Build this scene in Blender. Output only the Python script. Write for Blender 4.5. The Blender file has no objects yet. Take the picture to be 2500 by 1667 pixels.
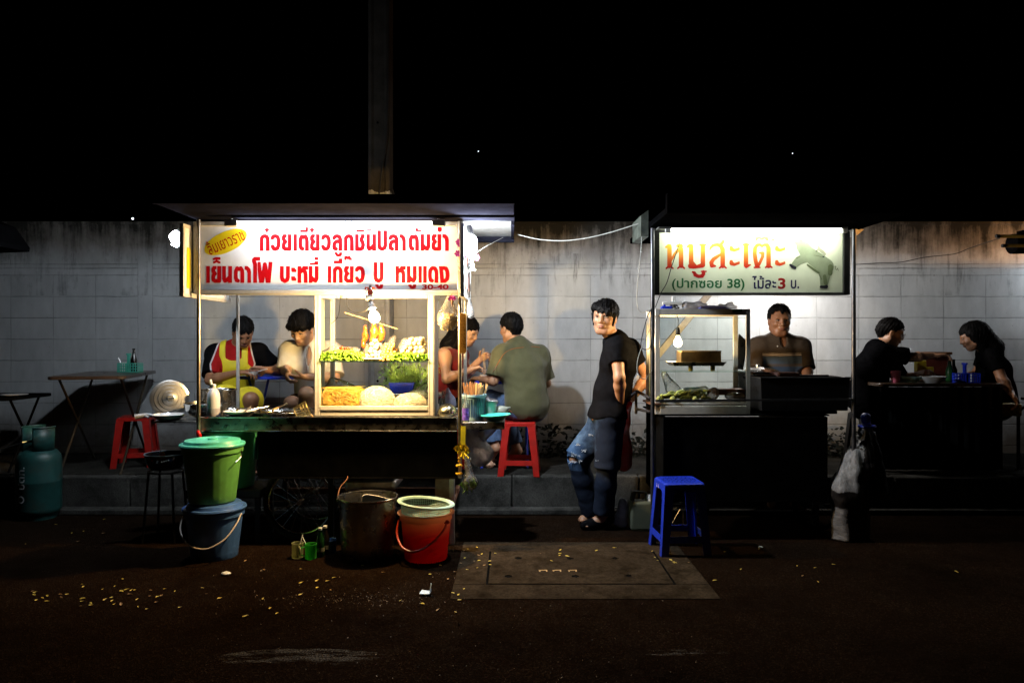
import bpy, math, random
import numpy as np
from mathutils import Vector, Matrix
R = math.radians
SC = bpy.context.scene
COL = SC.collection

# ---------------------------------------------------------------- camera, world, exposure
CAM_H, FPX = 1.33, 1807.0
cam_d = bpy.data.cameras.new("camera"); cam_d.sensor_width = 36; cam_d.lens = 36 * FPX / 2500
cam_d.clip_start = 0.05; cam_d.clip_end = 500
cam = bpy.data.objects.new("camera", cam_d); COL.objects.link(cam)
cam.location = (0, 0, CAM_H); cam.rotation_euler = (R(90), 0, 0)
SC.camera = cam
W = bpy.data.worlds.new("World"); SC.world = W; W.use_nodes = True
nt = W.node_tree; bg = nt.nodes["Background"]
sky = nt.nodes.new("ShaderNodeTexSky"); sky.sky_type = 'NISHITA'; sky.sun_disc = False
sky.sun_elevation = R(-9.5); sky.sun_rotation = R(200)
nt.links.new(sky.outputs[0], bg.inputs[0]); bg.inputs[1].default_value = 0.02     # deep night
SC.view_settings.view_transform = 'Standard'; SC.view_settings.look = 'None'
SC.view_settings.exposure = 0.0; SC.view_settings.gamma = 1.0
# lamp powers (radiance of the glowing surfaces)
E_TUBE, E_CFL, E_BULB, E_TUBE2, E_BULB2, E_RIGHT, E_RIGHTW = 64.0, 80.0, 150.0, 62.0, 22.0, 12.0, 95.0      # tubes: radiance; bulbs: watts
E_CFL_L, E_CFL_R, E_BACK = 60.0, 185.0, 54.0
C_CFL, C_BULB, C_BULB2, C_BACK = (.84, .92, 1), (1, .63, .25), (1, .62, .27), (1, .93, .86)
SC.cycles.max_bounces = 6; SC.cycles.diffuse_bounces = 2; SC.cycles.glossy_bounces = 3
SC.cycles.transmission_bounces = 5; SC.cycles.transparent_max_bounces = 12
SC.cycles.caustics_reflective = False; SC.cycles.caustics_refractive = False
SC.cycles.sample_clamp_indirect = 2.0; SC.cycles.use_adaptive_sampling = False; SC.cycles.light_sampling_threshold = 0.0

def V(u, v, Y):
    """a point of the photograph at depth Y, as a world point"""
    return Vector(((u - 1250) * Y / FPX, Y, CAM_H - (v - 833.5) * Y / FPX))
def zat(v, Y): return CAM_H - (v - 833.5) * Y / FPX
def xat(u, Y): return (u - 1250) * Y / FPX

# ---------------------------------------------------------------- objects
WL = {}
def wl(p): return Vector(WL.get(p.name, (0, 0, 0))) if p else Vector((0, 0, 0))
def tag(o, label=None, cat=None, group=None, kind=None):
    if label: o['label'] = label
    if cat: o['category'] = cat
    if group: o['group'] = group
    if kind: o['kind'] = kind
    return o
def thing(name, label, cat, loc, group=None):
    o = bpy.data.objects.new(name, None); o.empty_display_size = .05; COL.objects.link(o)
    o.location = loc; WL[o.name] = tuple(loc)
    return tag(o, label, cat, group)
def link(name, me, parent=None):
    o = bpy.data.objects.new(name, me); COL.objects.link(o)
    if parent: o.parent = parent
    WL[o.name] = tuple(wl(parent))
    return o
def copy_tree(o, parent=None):
    c = o.copy(); COL.objects.link(c)
    if parent: c.parent = parent
    for ch in [x for x in bpy.data.objects if x.parent == o]: copy_tree(ch, c)
    return c

class MB:
    def __init__(s): s.v = []; s.f = []; s.m = []
    def add(s, vs, fs, mi=0):
        n = len(s.v); s.v += [tuple(p) for p in vs]
        for f in fs: s.f.append([i + n for i in f]); s.m.append(mi)
        return s
    def box(s, c, d, rot=None, mi=0):
        x, y, z = d[0] / 2, d[1] / 2, d[2] / 2; c = Vector(c)
        vs = [Vector((a * x, b * y, e * z)) for a in (-1, 1) for b in (-1, 1) for e in (-1, 1)]
        if rot is not None: vs = [rot @ p for p in vs]
        return s.add([c + p for p in vs], [(0, 1, 3, 2), (4, 6, 7, 5), (0, 4, 5, 1), (2, 3, 7, 6), (0, 2, 6, 4), (1, 5, 7, 3)], mi)
    def bb(s, a, b, mi=0):
        return s.box([(a[i] + b[i]) / 2 for i in range(3)], [abs(a[i] - b[i]) for i in range(3)], None, mi)
    def bar(s, a, b, w, t, mi=0, up=(0, 0, 1)):
        a, b = Vector(a), Vector(b); d = b - a; x = d.normalized(); u = Vector(up)
        if abs(x.dot(u)) > .98: u = Vector((0, 1, 0))
        y = u.cross(x).normalized(); z = x.cross(y)
        return s.box((a + b) / 2, (d.length, w, t), Matrix((x, y, z)).transposed(), mi)
    def tube(s, pts, r, n=8, mi=0, closed=False):
        pts = [Vector(p) for p in pts]; k = len(pts)
        rs = r if isinstance(r, (list, tuple)) else [r] * k
        t0 = (pts[1] - pts[0]).normalized(); up = Vector((0, 0, 1)) if abs(t0.z) < .9 else Vector((1, 0, 0))
        nx = t0.cross(up).normalized(); vs = []
        for i, p in enumerate(pts):
            if closed: t = (pts[(i + 1) % k] - pts[i - 1])
            else: t = pts[min(i + 1, k - 1)] - pts[max(i - 1, 0)]
            t = t.normalized() if t.length > 1e-9 else t0
            nx = (nx - t * nx.dot(t)); nx = nx.normalized() if nx.length > 1e-6 else t.orthogonal().normalized()
            ny = t.cross(nx)
            for j in range(n):
                a = 2 * math.pi * j / n
                vs.append(p + (nx * math.cos(a) + ny * math.sin(a)) * rs[i])
        fs = []
        for i in range(k if closed else k - 1):
            i2 = (i + 1) % k
            for j in range(n): fs.append((i * n + j, i * n + (j + 1) % n, i2 * n + (j + 1) % n, i2 * n + j))
        if not closed: fs += [tuple(range(n - 1, -1, -1)), tuple(range((k - 1) * n, k * n))]
        return s.add(vs, fs, mi)
    def lathe(s, prof, c, n=32, M=None, mi=0, wob=None):
        c = Vector(c); vs = []; fs = []
        for i, (r, z) in enumerate(prof):
            for j in range(n):
                a = 2 * math.pi * j / n; rr = r if wob is None else r * (1 + wob(a, z))
                p = Vector((rr * math.cos(a), rr * math.sin(a), z))
                vs.append(c + (M @ p if M is not None else p))
        for i in range(len(prof) - 1):
            for j in range(n): fs.append((i * n + j, i * n + (j + 1) % n, (i + 1) * n + (j + 1) % n, (i + 1) * n + j))
        return s.add(vs, fs, mi)
    def ball(s, c, r, M=None, n=14, m=8, mi=0):
        r3 = r if isinstance(r, (tuple, list)) else (r, r, r); c = Vector(c); vs = []; fs = []
        for i in range(m + 1):
            th = math.pi * i / m
            for j in range(n):
                a = 2 * math.pi * j / n
                p = Vector((r3[0] * math.sin(th) * math.cos(a), r3[1] * math.sin(th) * math.sin(a), -r3[2] * math.cos(th)))
                vs.append(c + (M @ p if M is not None else p))
        for i in range(m):
            for j in range(n): fs.append((i * n + j, i * n + (j + 1) % n, (i + 1) * n + (j + 1) % n, (i + 1) * n + j))
        return s.add(vs, fs, mi)
    def prism(s, poly, ext, mi=0):
        n = len(poly); a = [Vector(p) for p in poly]; e = Vector(ext)
        fs = [tuple(range(n)), tuple(range(2 * n - 1, n - 1, -1))] + [(i, i + n, (i + 1) % n + n, (i + 1) % n) for i in range(n)]
        return s.add(a + [p + e for p in a], fs, mi)
    def build(s, name, mats, parent=None, smooth=40, bevel=0, local=False, merge=True):
        me = bpy.data.meshes.new(name); o = wl(parent) if not local else Vector((0, 0, 0))
        me.from_pydata([(p[0] - o.x, p[1] - o.y, p[2] - o.z) for p in s.v], [], s.f)
        for m in (mats if isinstance(mats, (list, tuple)) else [mats]): me.materials.append(m)
        me.polygons.foreach_set('material_index', s.m)
        import bmesh
        bm = bmesh.new(); bm.from_mesh(me)
        if merge: bmesh.ops.remove_doubles(bm, verts=bm.verts, dist=1e-6)
        bmesh.ops.recalc_face_normals(bm, faces=bm.faces); bm.to_mesh(me); bm.free()
        if smooth:
            me.shade_smooth(); me.set_sharp_from_angle(angle=R(smooth))
        o = link(name, me, parent)
        if bevel:
            b = o.modifiers.new('bevel', 'BEVEL'); b.width = bevel; b.segments = 2; b.limit_method = 'ANGLE'; b.angle_limit = R(40)
        return o
def rotm(x=0, y=0, z=0):
    return Matrix.Rotation(R(z), 3, 'Z') @ Matrix.Rotation(R(y), 3, 'Y') @ Matrix.Rotation(R(x), 3, 'X')
def arc(c, r, a0, a1, n, ax=(1, 0, 0), ay=(0, 0, 1)):
    c, ax, ay = Vector(c), Vector(ax), Vector(ay)
    return [c + ax * (r * math.cos(R(a0 + (a1 - a0) * i / n))) + ay * (r * math.sin(R(a0 + (a1 - a0) * i / n))) for i in range(n + 1)]
def curve_pts(pts, n=6):
    """Catmull-Rom through the points"""
    P = [Vector(p) for p in pts]; P = [P[0] * 2 - P[1]] + P + [P[-1] * 2 - P[-2]]; out = []
    for i in range(1, len(P) - 2):
        for k in range(n):
            t = k / n
            out.append(.5 * ((2 * P[i]) + (P[i + 1] - P[i - 1]) * t + (2 * P[i - 1] - 5 * P[i] + 4 * P[i + 1] - P[i + 2]) * t * t + (3 * P[i] - P[i - 1] - 3 * P[i + 1] + P[i + 2]) * t ** 3))
    return out + [P[-2]]

# ---------------------------------------------------------------- materials
class N:
    """tiny node-building helper"""
    def __init__(s, name):
        s.m = bpy.data.materials.new(name); s.m.use_nodes = True; s.t = s.m.node_tree
        s.p = s.t.nodes['Principled BSDF']; s.out = s.t.nodes['Material Output']
    def n(s, typ, **kw):
        x = s.t.nodes.new('ShaderNode' + typ)
        for k, v in kw.items(): setattr(x, k, v)
        return x
    def l(s, a, b): s.t.links.new(a, b)
    def inp(s, node, i, val):
        if val is None: return
        if hasattr(val, 'links') or hasattr(val, 'is_linked'): s.l(val, node.inputs[i])
        else: node.inputs[i].default_value = val
    def math(s, op, a, b=None, c=None):
        x = s.n('Math', operation=op); s.inp(x, 0, a); s.inp(x, 1, b); s.inp(x, 2, c); return x.outputs[0]
    def co(s, kind='Object'): return s.n('TexCoord').outputs[kind]
    def noise(s, vec, scale, detail=4, rough=.55, sv=None):
        if sv:
            mp = s.n('Mapping'); s.l(vec, mp.inputs[0]); mp.inputs['Scale'].default_value = sv; vec = mp.outputs[0]
        x = s.n('TexNoise'); s.l(vec, x.inputs['Vector']); x.inputs['Scale'].default_value = scale
        x.inputs['Detail'].default_value = detail; x.inputs['Roughness'].default_value = rough; return x.outputs[0]
    def ramp(s, f, stops, interp='LINEAR'):
        x = s.n('ValToRGB'); s.l(f, x.inputs[0]); x.color_ramp.interpolation = interp; e = x.color_ramp.elements
        while len(e) < len(stops): e.new(.5)
        for i, (p, c) in enumerate(stops):
            e[i].position = p; e[i].color = c if len(c) == 4 else (*c, 1)
        return x.outputs[0]
    def mix(s, f, a, b, blend='MIX'):
        x = s.n('Mix', data_type='RGBA', blend_type=blend); s.inp(x, 0, f)
        for i, q in ((6, a), (7, b)):
            if isinstance(q, (tuple, list)): x.inputs[i].default_value = q if len(q) == 4 else (*q, 1)
            else: s.l(q, x.inputs[i])
        return x.outputs[2]
    def bump(s, h, strength=.3, dist=.01):
        x = s.n('Bump'); x.inputs['Strength'].default_value = strength; x.inputs['Distance'].default_value = dist
        s.l(h, x.inputs['Height']); s.l(x.outputs[0], s.p.inputs['Normal'])
    def matte(s):
        """dry rough surface: diffuse only, same colour and relief"""
        d = s.n('BsdfDiffuse'); d.inputs['Roughness'].default_value = .6
        for a, b in (('Base Color', 0), ('Normal', 'Normal')):
            for q in list(s.p.inputs[a].links): s.l(q.from_socket, d.inputs[b])
        s.l(d.outputs[0], s.out.inputs[0]); return s.m
    def set(s, **kw):
        for k, v in kw.items():
            i = s.p.inputs[k.replace('_', ' ')]
            if hasattr(v, 'is_linked'): s.l(v, i)
            else: i.default_value = v if not (isinstance(v, tuple) and len(v) == 3 and k == 'Base_Color') else (*v, 1)
        return s.m

def mat(name, col, rough=.5, metal=0, var=.18, scale=14, bump=.0, bscale=60, spec=.5, sub=0, dirt=None, rvar=.15, sheen=0):
    """painted / plastic / metal / cloth: base colour with uneven wear and roughness"""
    k = N(name); c = k.co()
    f = k.noise(c, scale, 5, .6)
    lo = tuple(max(0, x * (1 - var)) for x in col); hi = tuple(min(1, x * (1 + var)) for x in col)
    colr = k.ramp(f, [(.3, lo), (.7, hi)])
    if dirt:
        f2 = k.noise(c, scale * .6, 7, .7)
        colr = k.mix(k.ramp(f2, [(.52, (0, 0, 0)), (.72, (dirt[3],) * 3)]), colr, dirt[:3])
    f3 = k.noise(c, scale * 2.3, 4, .6)
    rr = k.ramp(f3, [(.3, (max(.02, rough - rvar * rough),) * 3), (.7, (min(1, rough + rvar * rough),) * 3)])
    k.set(Base_Color=colr, Roughness=rr, Metallic=metal, Specular_IOR_Level=spec)
    if sub: k.p.inputs['Subsurface Weight'].default_value = sub; k.p.inputs['Subsurface Radius'].default_value = (.02, .01, .006)
    if sheen: k.p.inputs['Sheen Weight'].default_value = sheen
    if bump: k.bump(k.noise(c, bscale, 4, .6), bump, .004)
    return k.m
def dull(name, col, var=.3, scale=10):
    k = N(name); d = k.n('BsdfDiffuse'); k.l(k.ramp(k.noise(k.co(), scale, 5, .6), [(.3, tuple(x * (1 - var) for x in col)), (.7, tuple(x * (1 + var) for x in col))]), d.inputs[0]); k.l(d.outputs[0], k.out.inputs[0]); return k.m
def emit(name, col, strength):
    k = N(name); e = k.n('Emission'); e.inputs[0].default_value = (*col, 1); e.inputs[1].default_value = strength
    k.l(e.outputs[0], k.out.inputs[0]); return k.m
def glow(name, col, strength):
    """lit glass: glows itself and lets the filament's light (a real lamp inside) out"""
    k = N(name); e = k.n('Emission'); e.inputs[0].default_value = (*col, 1); e.inputs[1].default_value = strength; tr = k.n('BsdfTransparent'); ad = k.n('AddShader')
    k.l(e.outputs[0], ad.inputs[0]); k.l(tr.outputs[0], ad.inputs[1]); k.l(ad.outputs[0], k.out.inputs[0])
    k.m.cycles.emission_sampling = 'NONE'; return k.m
def filament(parent, c, power, col, r=.025):
    l = bpy.data.lights.new('filament', 'POINT'); l.energy = power; l.color = col; l.shadow_soft_size = r
    o = bpy.data.objects.new('filament', l); COL.objects.link(o); o.parent = parent; o.location = Vector(c) - wl(parent); return o
def film(name, col, clear=.6, rough=.15, gloss=.25, bump=.6, bscale=18):
    """thin plastic bag: see-through film with wrinkled shine"""
    k = N(name); c = k.co()
    tr = k.n('BsdfTransparent'); tl = k.n('BsdfTranslucent'); df = k.n('BsdfDiffuse'); gl = k.n('BsdfGlossy')
    tl.inputs[0].default_value = (*col, 1); df.inputs[0].default_value = (*col, 1); gl.inputs['Roughness'].default_value = rough
    b = k.n('Bump'); b.inputs['Strength'].default_value = bump; b.inputs['Distance'].default_value = .02
    k.l(k.noise(c, bscale, 5, .65), b.inputs['Height'])
    for x in (df, gl, tl): k.l(b.outputs[0], x.inputs['Normal'])
    a1 = k.n('MixShader'); a1.inputs[0].default_value = .5; k.l(df.outputs[0], a1.inputs[1]); k.l(tl.outputs[0], a1.inputs[2])
    a2 = k.n('MixShader'); k.l(a1.outputs[0], a2.inputs[2]); k.l(tr.outputs[0], a2.inputs[1])
    cr = k.ramp(k.noise(c, bscale * .6, 5, .7), [(.35, (max(0, 1 - clear - .22),) * 3), (.7, (min(1, 1 - clear + .22),) * 3)])
    k.l(cr, a2.inputs[0])
    a3 = k.n('MixShader'); fr = k.n('Fresnel'); fr.inputs[0].default_value = 1.45; k.l(b.outputs[0], fr.inputs['Normal'])
    k.l(k.math('MULTIPLY', fr.outputs[0], gloss * 4), a3.inputs[0]); k.l(a2.outputs[0], a3.inputs[1]); k.l(gl.outputs[0], a3.inputs[2])
    k.l(a3.outputs[0], k.out.inputs[0]); return k.m
def pane(name, col=(.93, .97, .95), refl=1.0):
    """thin window glass: clear with mirror reflections by angle"""
    k = N(name); tr = k.n('BsdfTransparent'); tr.inputs[0].default_value = (*col, 1); gl = k.n('BsdfGlossy'); gl.inputs['Roughness'].default_value = .03
    fr = k.n('Fresnel'); fr.inputs[0].default_value = 1.3; mx = k.n('MixShader')
    k.l(k.math('MULTIPLY', fr.outputs[0], refl), mx.inputs[0]); k.l(tr.outputs[0], mx.inputs[1]); k.l(gl.outputs[0], mx.inputs[2])
    k.l(mx.outputs[0], k.out.inputs[0]); return k.m

M = {}
M['white_paint'] = mat('white_paint', (.74, .76, .78), .6, var=.05, spec=.15, dirt=(.35, .33, .28, .25))
M['alu'] = mat('aluminium', (.66, .65, .62), .4, .35, var=.08, scale=30)
M['alu_old'] = mat('aluminium_old', (.5, .49, .46), .42, .9, var=.2, scale=18, dirt=(.2, .15, .1, .5))
M['steel'] = mat('stainless_steel', (.55, .55, .54), .22, 1, var=.1, scale=22, rvar=.35)
M['steel_dk'] = mat('stainless_steel_worn', (.3, .29, .27), .32, 1, var=.3, scale=9, rvar=.4, dirt=(.06, .05, .04, .7))
M['black_metal'] = mat('black_metal', (.012, .012, .013), .45, .4, var=.4, scale=20)
M['black_soot'] = dull('sooty_sheet', (.004, .004, .004), .5)
M['roof'] = dull('roof_sheet', (.006, .006, .009))
M['roof_dk'] = dull('roof_sheet_dark', (.0016, .0016, .0018))
M['bar_dark'] = mat('dark_iron_bar', (.05, .035, .02), .5, .5, var=.4)
M['rust'] = mat('rusty_iron', (.16, .07, .035), .75, .3, var=.5, scale=40, bump=.3)
M['gold_pipe'] = mat('galvanised_pipe', (.5, .45, .37), .32, 1, var=.25, scale=30, dirt=(.2, .1, .05, .6))
M['red_plastic'] = mat('red_plastic', (.40, .012, .008), .38, var=.15, bump=.05, dirt=(.12, .02, .01, .4))
M['blue_plastic'] = mat('blue_plastic', (.012, .035, .48), .3, var=.15, dirt=(.01, .02, .15, .4))
M['blue_bucket'] = mat('blue_bucket_plastic', (.05, .13, .38), .35, var=.12, dirt=(.03, .05, .12, .4))
M['teal_plastic'] = mat('teal_plastic', (.08, .48, .36), .35, var=.1, dirt=(.05, .2, .15, .3))
M['teal_pale'] = mat('pale_teal_plastic', (.38, .58, .5), .4, var=.12, dirt=(.25, .25, .18, .4))
M['green_bucket'] = mat('green_bucket_plastic', (.10, .30, .07), .4, var=.15, dirt=(.08, .14, .04, .4))
M['white_plastic'] = mat('white_plastic', (.72, .72, .7), .35, var=.05)
M['ceramic'] = mat('white_ceramic', (.75, .73, .7), .15, var=.05)
M['skin'] = mat('skin_tan', (.40, .205, .115), .48, var=.1, scale=30, sub=.08, bump=.06, bscale=220)
M['skin_fair'] = mat('skin_fair', (.52, .31, .2), .48, var=.08, scale=30, sub=.08, bump=.06, bscale=220)
M['skin_dark'] = mat('skin_brown', (.29, .135, .07), .46, var=.12, scale=30, sub=.06, bump=.06, bscale=220)
M['hair'] = mat('black_hair', (.004, .0035, .0035), .62, var=.4, scale=60, spec=.07)
M['lip'] = mat('lips', (.30, .11, .08), .4, var=.1)
M['eye_white'] = mat('eye_white', (.42, .38, .34), .3, var=.03)
M['iris'] = mat('dark_iris', (.01, .007, .005), .15, var=.1)
M['denim'] = mat('blue_denim', (.075, .13, .25), .85, var=.45, scale=24, bump=.4, bscale=160)
M['denim_dk'] = mat('dark_denim', (.02, .03, .07), .85, var=.4, scale=24, bump=.4, bscale=160)
M['bone'] = mat('pale_wood', (.5, .33, .15), .6, var=.3, scale=30)
M['wood'] = mat('brown_wood', (.16, .075, .03), .5, var=.4, scale=8, bump=.15, bscale=40)
M['glass'] = pane('cabinet_glass')
M['bag'] = film('clear_bag', (.92, .92, .92), .84, .12, .3)
M['bag_lamp'] = film('lamp_bag', (.7, .7, .72), .82, .2, .1)
M['bag_white'] = film('milky_bag', (.8, .8, .82), .45)
M['black_cable'] = mat('black_cable', (.01, .01, .01), .5)
M['white_cable'] = mat('white_cable', (.34, .34, .31), .45)
M['tube'] = emit('fluorescent_glow', (.86, .93, 1), E_TUBE)
M['tube_in'] = emit('fluorescent_glow_inner', (.88, .94, 1), E_CFL)
M['tube2'] = emit('fluorescent_glow_weak', (.95, 1, .82), E_TUBE2)
M['cfl'] = glow('lamp_glow_white', C_CFL, 14)
M['bulb'] = glow('bulb_glow', (1, .80, .45), 14); M['bulb2'] = glow('bulb_glow_small', (1, .74, .4), 10)
M['red_paint'] = mat('red_paint', (.42, .002, .006), .7, var=.06, spec=.08)
M['yellow_paint'] = mat('yellow_paint', (.78, .6, .01), .35, var=.05)
# ================================================================ SETTING
KERB_Y, WALL_Y, SIDE_Z = 5.80, 7.05, .27
# --- road
k = N('asphalt'); c = k.co()
vo = k.n('TexVoronoi'); vo.inputs['Scale'].default_value = 150; k.l(c, vo.inputs['Vector'])
agg = k.ramp(vo.outputs['Color'], [(.62, (.0, .0, .0)), (.97, (1, 1, 1))])
big = k.noise(c, 1.3, 6, .65); mid = k.noise(c, 9, 5, .6)
base = k.ramp(big, [(.3, (.003, .0014, .0007)), (.7, (.011, .0055, .0028))])
base = k.mix(k.ramp(mid, [(.45, (0, 0, 0)), (.7, (.5, .5, .5))]), base, (.012, .008, .0055))
col = k.mix(k.math('MULTIPLY', k.math('MULTIPLY', agg, k.ramp(big, [(.35, (.25,) * 3), (.65, (1,) * 3)])), .34), base, (.10, .066, .044))
col = k.mix(k.ramp(k.noise(c, 60, 3, .7), [(.42, (0, 0, 0)), (.62, (.5, .5, .5))]), col, (.009, .006, .004))
# worn paint patches on the tarmac
pw = k.noise(c, 3.2, 8, .8, sv=(.5, 2.6, 1))
sx = k.n('SeparateXYZ'); k.l(c, sx.inputs[0])
def gate(cx, cy, rx, ry):
    d = k.math('ADD', k.math('POWER', k.math('MULTIPLY', k.math('SUBTRACT', sx.outputs[0], cx), 1 / rx), 2), k.math('POWER', k.math('MULTIPLY', k.math('SUBTRACT', sx.outputs[1], cy), 1 / ry), 2))
    return k.math('LESS_THAN', d, 1)
g = k.math('MAXIMUM', gate(-.88, 3.12, .36, .09), gate(.72, 3.17, .22, .03))
g = k.math('MULTIPLY', g, k.ramp(pw, [(.5, (0, 0, 0)), (.56, (1, 1, 1))]))
g = k.math('MULTIPLY', g, k.ramp(k.noise(c, 130, 3, .7), [(.44, (0, 0, 0)), (.58, (1, 1, 1))]))
col = k.mix(k.math('MULTIPLY', g, .32), col, (.34, .32, .29))
k.set(Base_Color=col, Roughness=k.ramp(mid, [(.3, (.7, .7, .7)), (.7, (.98, .98, .98))]), Specular_IOR_Level=.12)
k.bump(k.math('ADD', vo.outputs['Distance'], k.math('MULTIPLY', mid, .6)), .55, .006)
M['asphalt'] = k.matte()
# --- old concrete
def concrete(name, lo, hi, stain, grain=40):
    k = N(name); c = k.co(); a = k.noise(c, 2.2, 8, .68); b = k.noise(c, grain, 4, .6)
    col = k.ramp(a, [(.28, lo), (.72, hi)])
    col = k.mix(k.ramp(k.noise(c, 5, 8, .75), [(.45, (0, 0, 0)), (.66, (.85, .85, .85))]), col, stain)
    col = k.mix(k.ramp(b, [(.35, (.5, .5, .5)), (.55, (0, 0, 0))]), col, tuple(x * .5 for x in lo))
    k.set(Base_Color=col, Roughness=.9, Specular_IOR_Level=.12); k.bump(k.math('ADD', k.math('MULTIPLY', a, 2), b), .5, .006); return k.matte()
M['slab'] = concrete('slab_concrete', (.024, .017, .011), (.060, .045, .030), (.007, .0045, .0025), 70)
M['kerb'] = concrete('kerb_concrete', (.03, .03, .028), (.105, .103, .095), (.007, .007, .006), 90)
M['pave'] = concrete('pavement_concrete', (.018, .018, .016), (.045, .042, .038), (.01, .01, .009), 60)

b = MB()
b.add([(-60, -6, 0), (60, -6, 0), (60, 60, 0), (-60, 60, 0)], [(0, 1, 2, 3)])
tag(b.build('road', M['asphalt']), kind='structure')
b = MB(); b.bb((-12, KERB_Y + .12, 0), (12, WALL_Y + .3, SIDE_Z))
tag(b.build('pavement', M['pave']), kind='structure')
b = MB()
x = -12.0
random.seed(3)
while x < 12:                                          # kerb laid in cast lengths
    b.bb((x + .004, KERB_Y, 0), (x + .996, KERB_Y + .117, SIDE_Z + random.uniform(-.004, .004))); x += 1
tag(b.build('kerb', M['kerb'], bevel=.012), kind='structure')
b = MB(); b.bb((-12, KERB_Y - .13, 0), (12, KERB_Y - .003, .04))
tag(b.build('gutter', M['kerb'], bevel=.008), kind='structure')

# --- concrete access cover set in the road
t = thing('access_cover', 'flat concrete access cover with six lifting holes set in a frame in the road', 'cover', (.38, 4.36, 0))
fr = MB()
X0, X1, Y0, Y1 = -.32, 1.08, 3.82, 4.90; cx0, cx1, cy0, cy1 = -.13, .885, 4.055, 4.675
for a, bq in (((X0, Y0), (X1, cy0 - .008)), ((X0, cy1 + .01), (X1, Y1)), ((X0, cy0 - .006), (cx0 - .012, cy1 + .008)), ((cx1 + .014, cy0 - .006), (X1, cy1 + .008))):
    fr.bb((a[0], a[1], -.05), (bq[0], bq[1], .004))
fr.build('frame', M['slab'], t, bevel=.004)
holes = [(.355, 4.52), (.632, 4.53), (-.02, 4.18), (.36, 4.18), (.66, 4.19), (.04, 4.53)]
cv = MB()
nx, ny = 102, 62                                       # the cover, with real holes through it
def inhole(x, y): return any((x - hx) ** 2 + (y - hy) ** 2 < .021 ** 2 for hx, hy in holes)
idx = {}
dx, dy = (cx1 - cx0) / nx, (cy1 - cy0) / ny
for i in range(nx):
    for j in range(ny):
        mx_, my_ = cx0 + (i + .5) * dx, cy0 + (j + .5) * dy
        if inhole(mx_, my_): continue
        q = []
        for a, bq in ((i, j), (i + 1, j), (i + 1, j + 1), (i, j + 1)):
            if (a, bq) not in idx: idx[(a, bq)] = len(cv.v); cv.v.append((cx0 + a * dx, cy0 + bq * dy, .006))
            q.append(idx[(a, bq)])
        cv.f.append(q); cv.m.append(0)
o = cv.build('cover_plate', M['slab'], t, smooth=0)
sm = o.modifiers.new('thick', 'SOLIDIFY'); sm.thickness = .004; sm.offset = -1
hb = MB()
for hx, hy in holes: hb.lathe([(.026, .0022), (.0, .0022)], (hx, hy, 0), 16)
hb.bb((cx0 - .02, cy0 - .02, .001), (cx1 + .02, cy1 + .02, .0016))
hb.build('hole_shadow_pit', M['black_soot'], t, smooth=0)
mk = MB()                                              # worn cast lettering, unreadable
for q, sx_ in enumerate((.155, .235, .325)):
    mk.bar((sx_, 4.285, .0065), (sx_ + .05, 4.29, .0065), .008, .003); mk.bar((sx_ + .005, 4.262, .0065), (sx_ + .005, 4.29, .0065), .008, .003)
    mk.bar((sx_ + .045, 4.262, .0065), (sx_ + .045, 4.288, .0065), .008, .003)
mk.build('cast_mark', M['bone'], t)

# --- boundary wall of painted concrete blocks
PER, PIL, BX, BZ = 759 * WALL_Y / FPX, 36 * WALL_Y / FPX, .4035, .2029
WX0 = xat(336, WALL_Y); WTOP = zat(541, WALL_Y); Z1 = zat(672, WALL_Y); Z2 = zat(655, WALL_Y); Z3 = zat(645, WALL_Y)
k = N('painted_block_wall'); g = k.n('NewGeometry'); s = k.n('SeparateXYZ'); k.l(g.outputs['Position'], s.inputs[0]); c = g.outputs['Position']
wob = k.math('MULTIPLY', k.math('SUBTRACT', k.noise(c, 7, 3, .5), .5), .012)
px, pz = k.math('ADD', s.outputs[0], wob), k.math('ADD', s.outputs[2], wob)
tt = k.math('FLOORED_MODULO', k.math('SUBTRACT', px, WX0), PER)
inb = k.math('GREATER_THAN', tt, PIL)
below = k.math('LESS_THAN', s.outputs[2], Z1 + .006)
lx = k.math('FLOORED_MODULO', k.math('SUBTRACT', tt, PIL), BX); lx = k.math('MINIMUM', lx, k.math('SUBTRACT', BX, lx))
lz = k.math('FLOORED_MODULO', k.math('SUBTRACT', pz, Z1), BZ); lz = k.math('MINIMUM', lz, k.math('SUBTRACT', BZ, lz))
def line(d, w): return k.math('SUBTRACT', 1, k.math('MINIMUM', k.math('MULTIPLY', d, 1 / w), 1))
brk = k.ramp(k.noise(c, 2.6, 6, .7), [(.36, (.12,) * 3), (.62, (1,) * 3)])
jh = k.math('MULTIPLY', line(lz, .0065), k.math('MULTIPLY', below, inb))
jv = k.math('MULTIPLY', line(lx, .0055), k.math('MULTIPLY', below, inb))
pil = k.math('MINIMUM', k.math('ABSOLUTE', k.math('SUBTRACT', tt, PIL)), tt)
jp = k.math('MULTIPLY', line(pil, .006), .8)
zz = lambda z, w: line(k.math('ABSOLUTE', k.math('SUBTRACT', pz, z)), w)
jb = k.math('MULTIPLY', k.math('MAXIMUM', zz(Z2, .008), zz(Z3, .007)), inb)
joint = k.math('MAXIMUM', k.math('MAXIMUM', jh, k.math('MULTIPLY', jv, .7)), k.math('MAXIMUM', jp, jb))
jd = k.math('MULTIPLY', joint, brk)
tone = k.ramp(k.noise(c, 1.6, 6, .6), [(.3, (.44, .46, .48)), (.7, (.60, .62, .63))])
tone = k.mix(.35, tone, k.ramp(k.noise(c, 14, 5, .6, sv=(1, 1, .35)), [(.3, (.36, .375, .385)), (.7, (.62, .64, .65))]))
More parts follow.
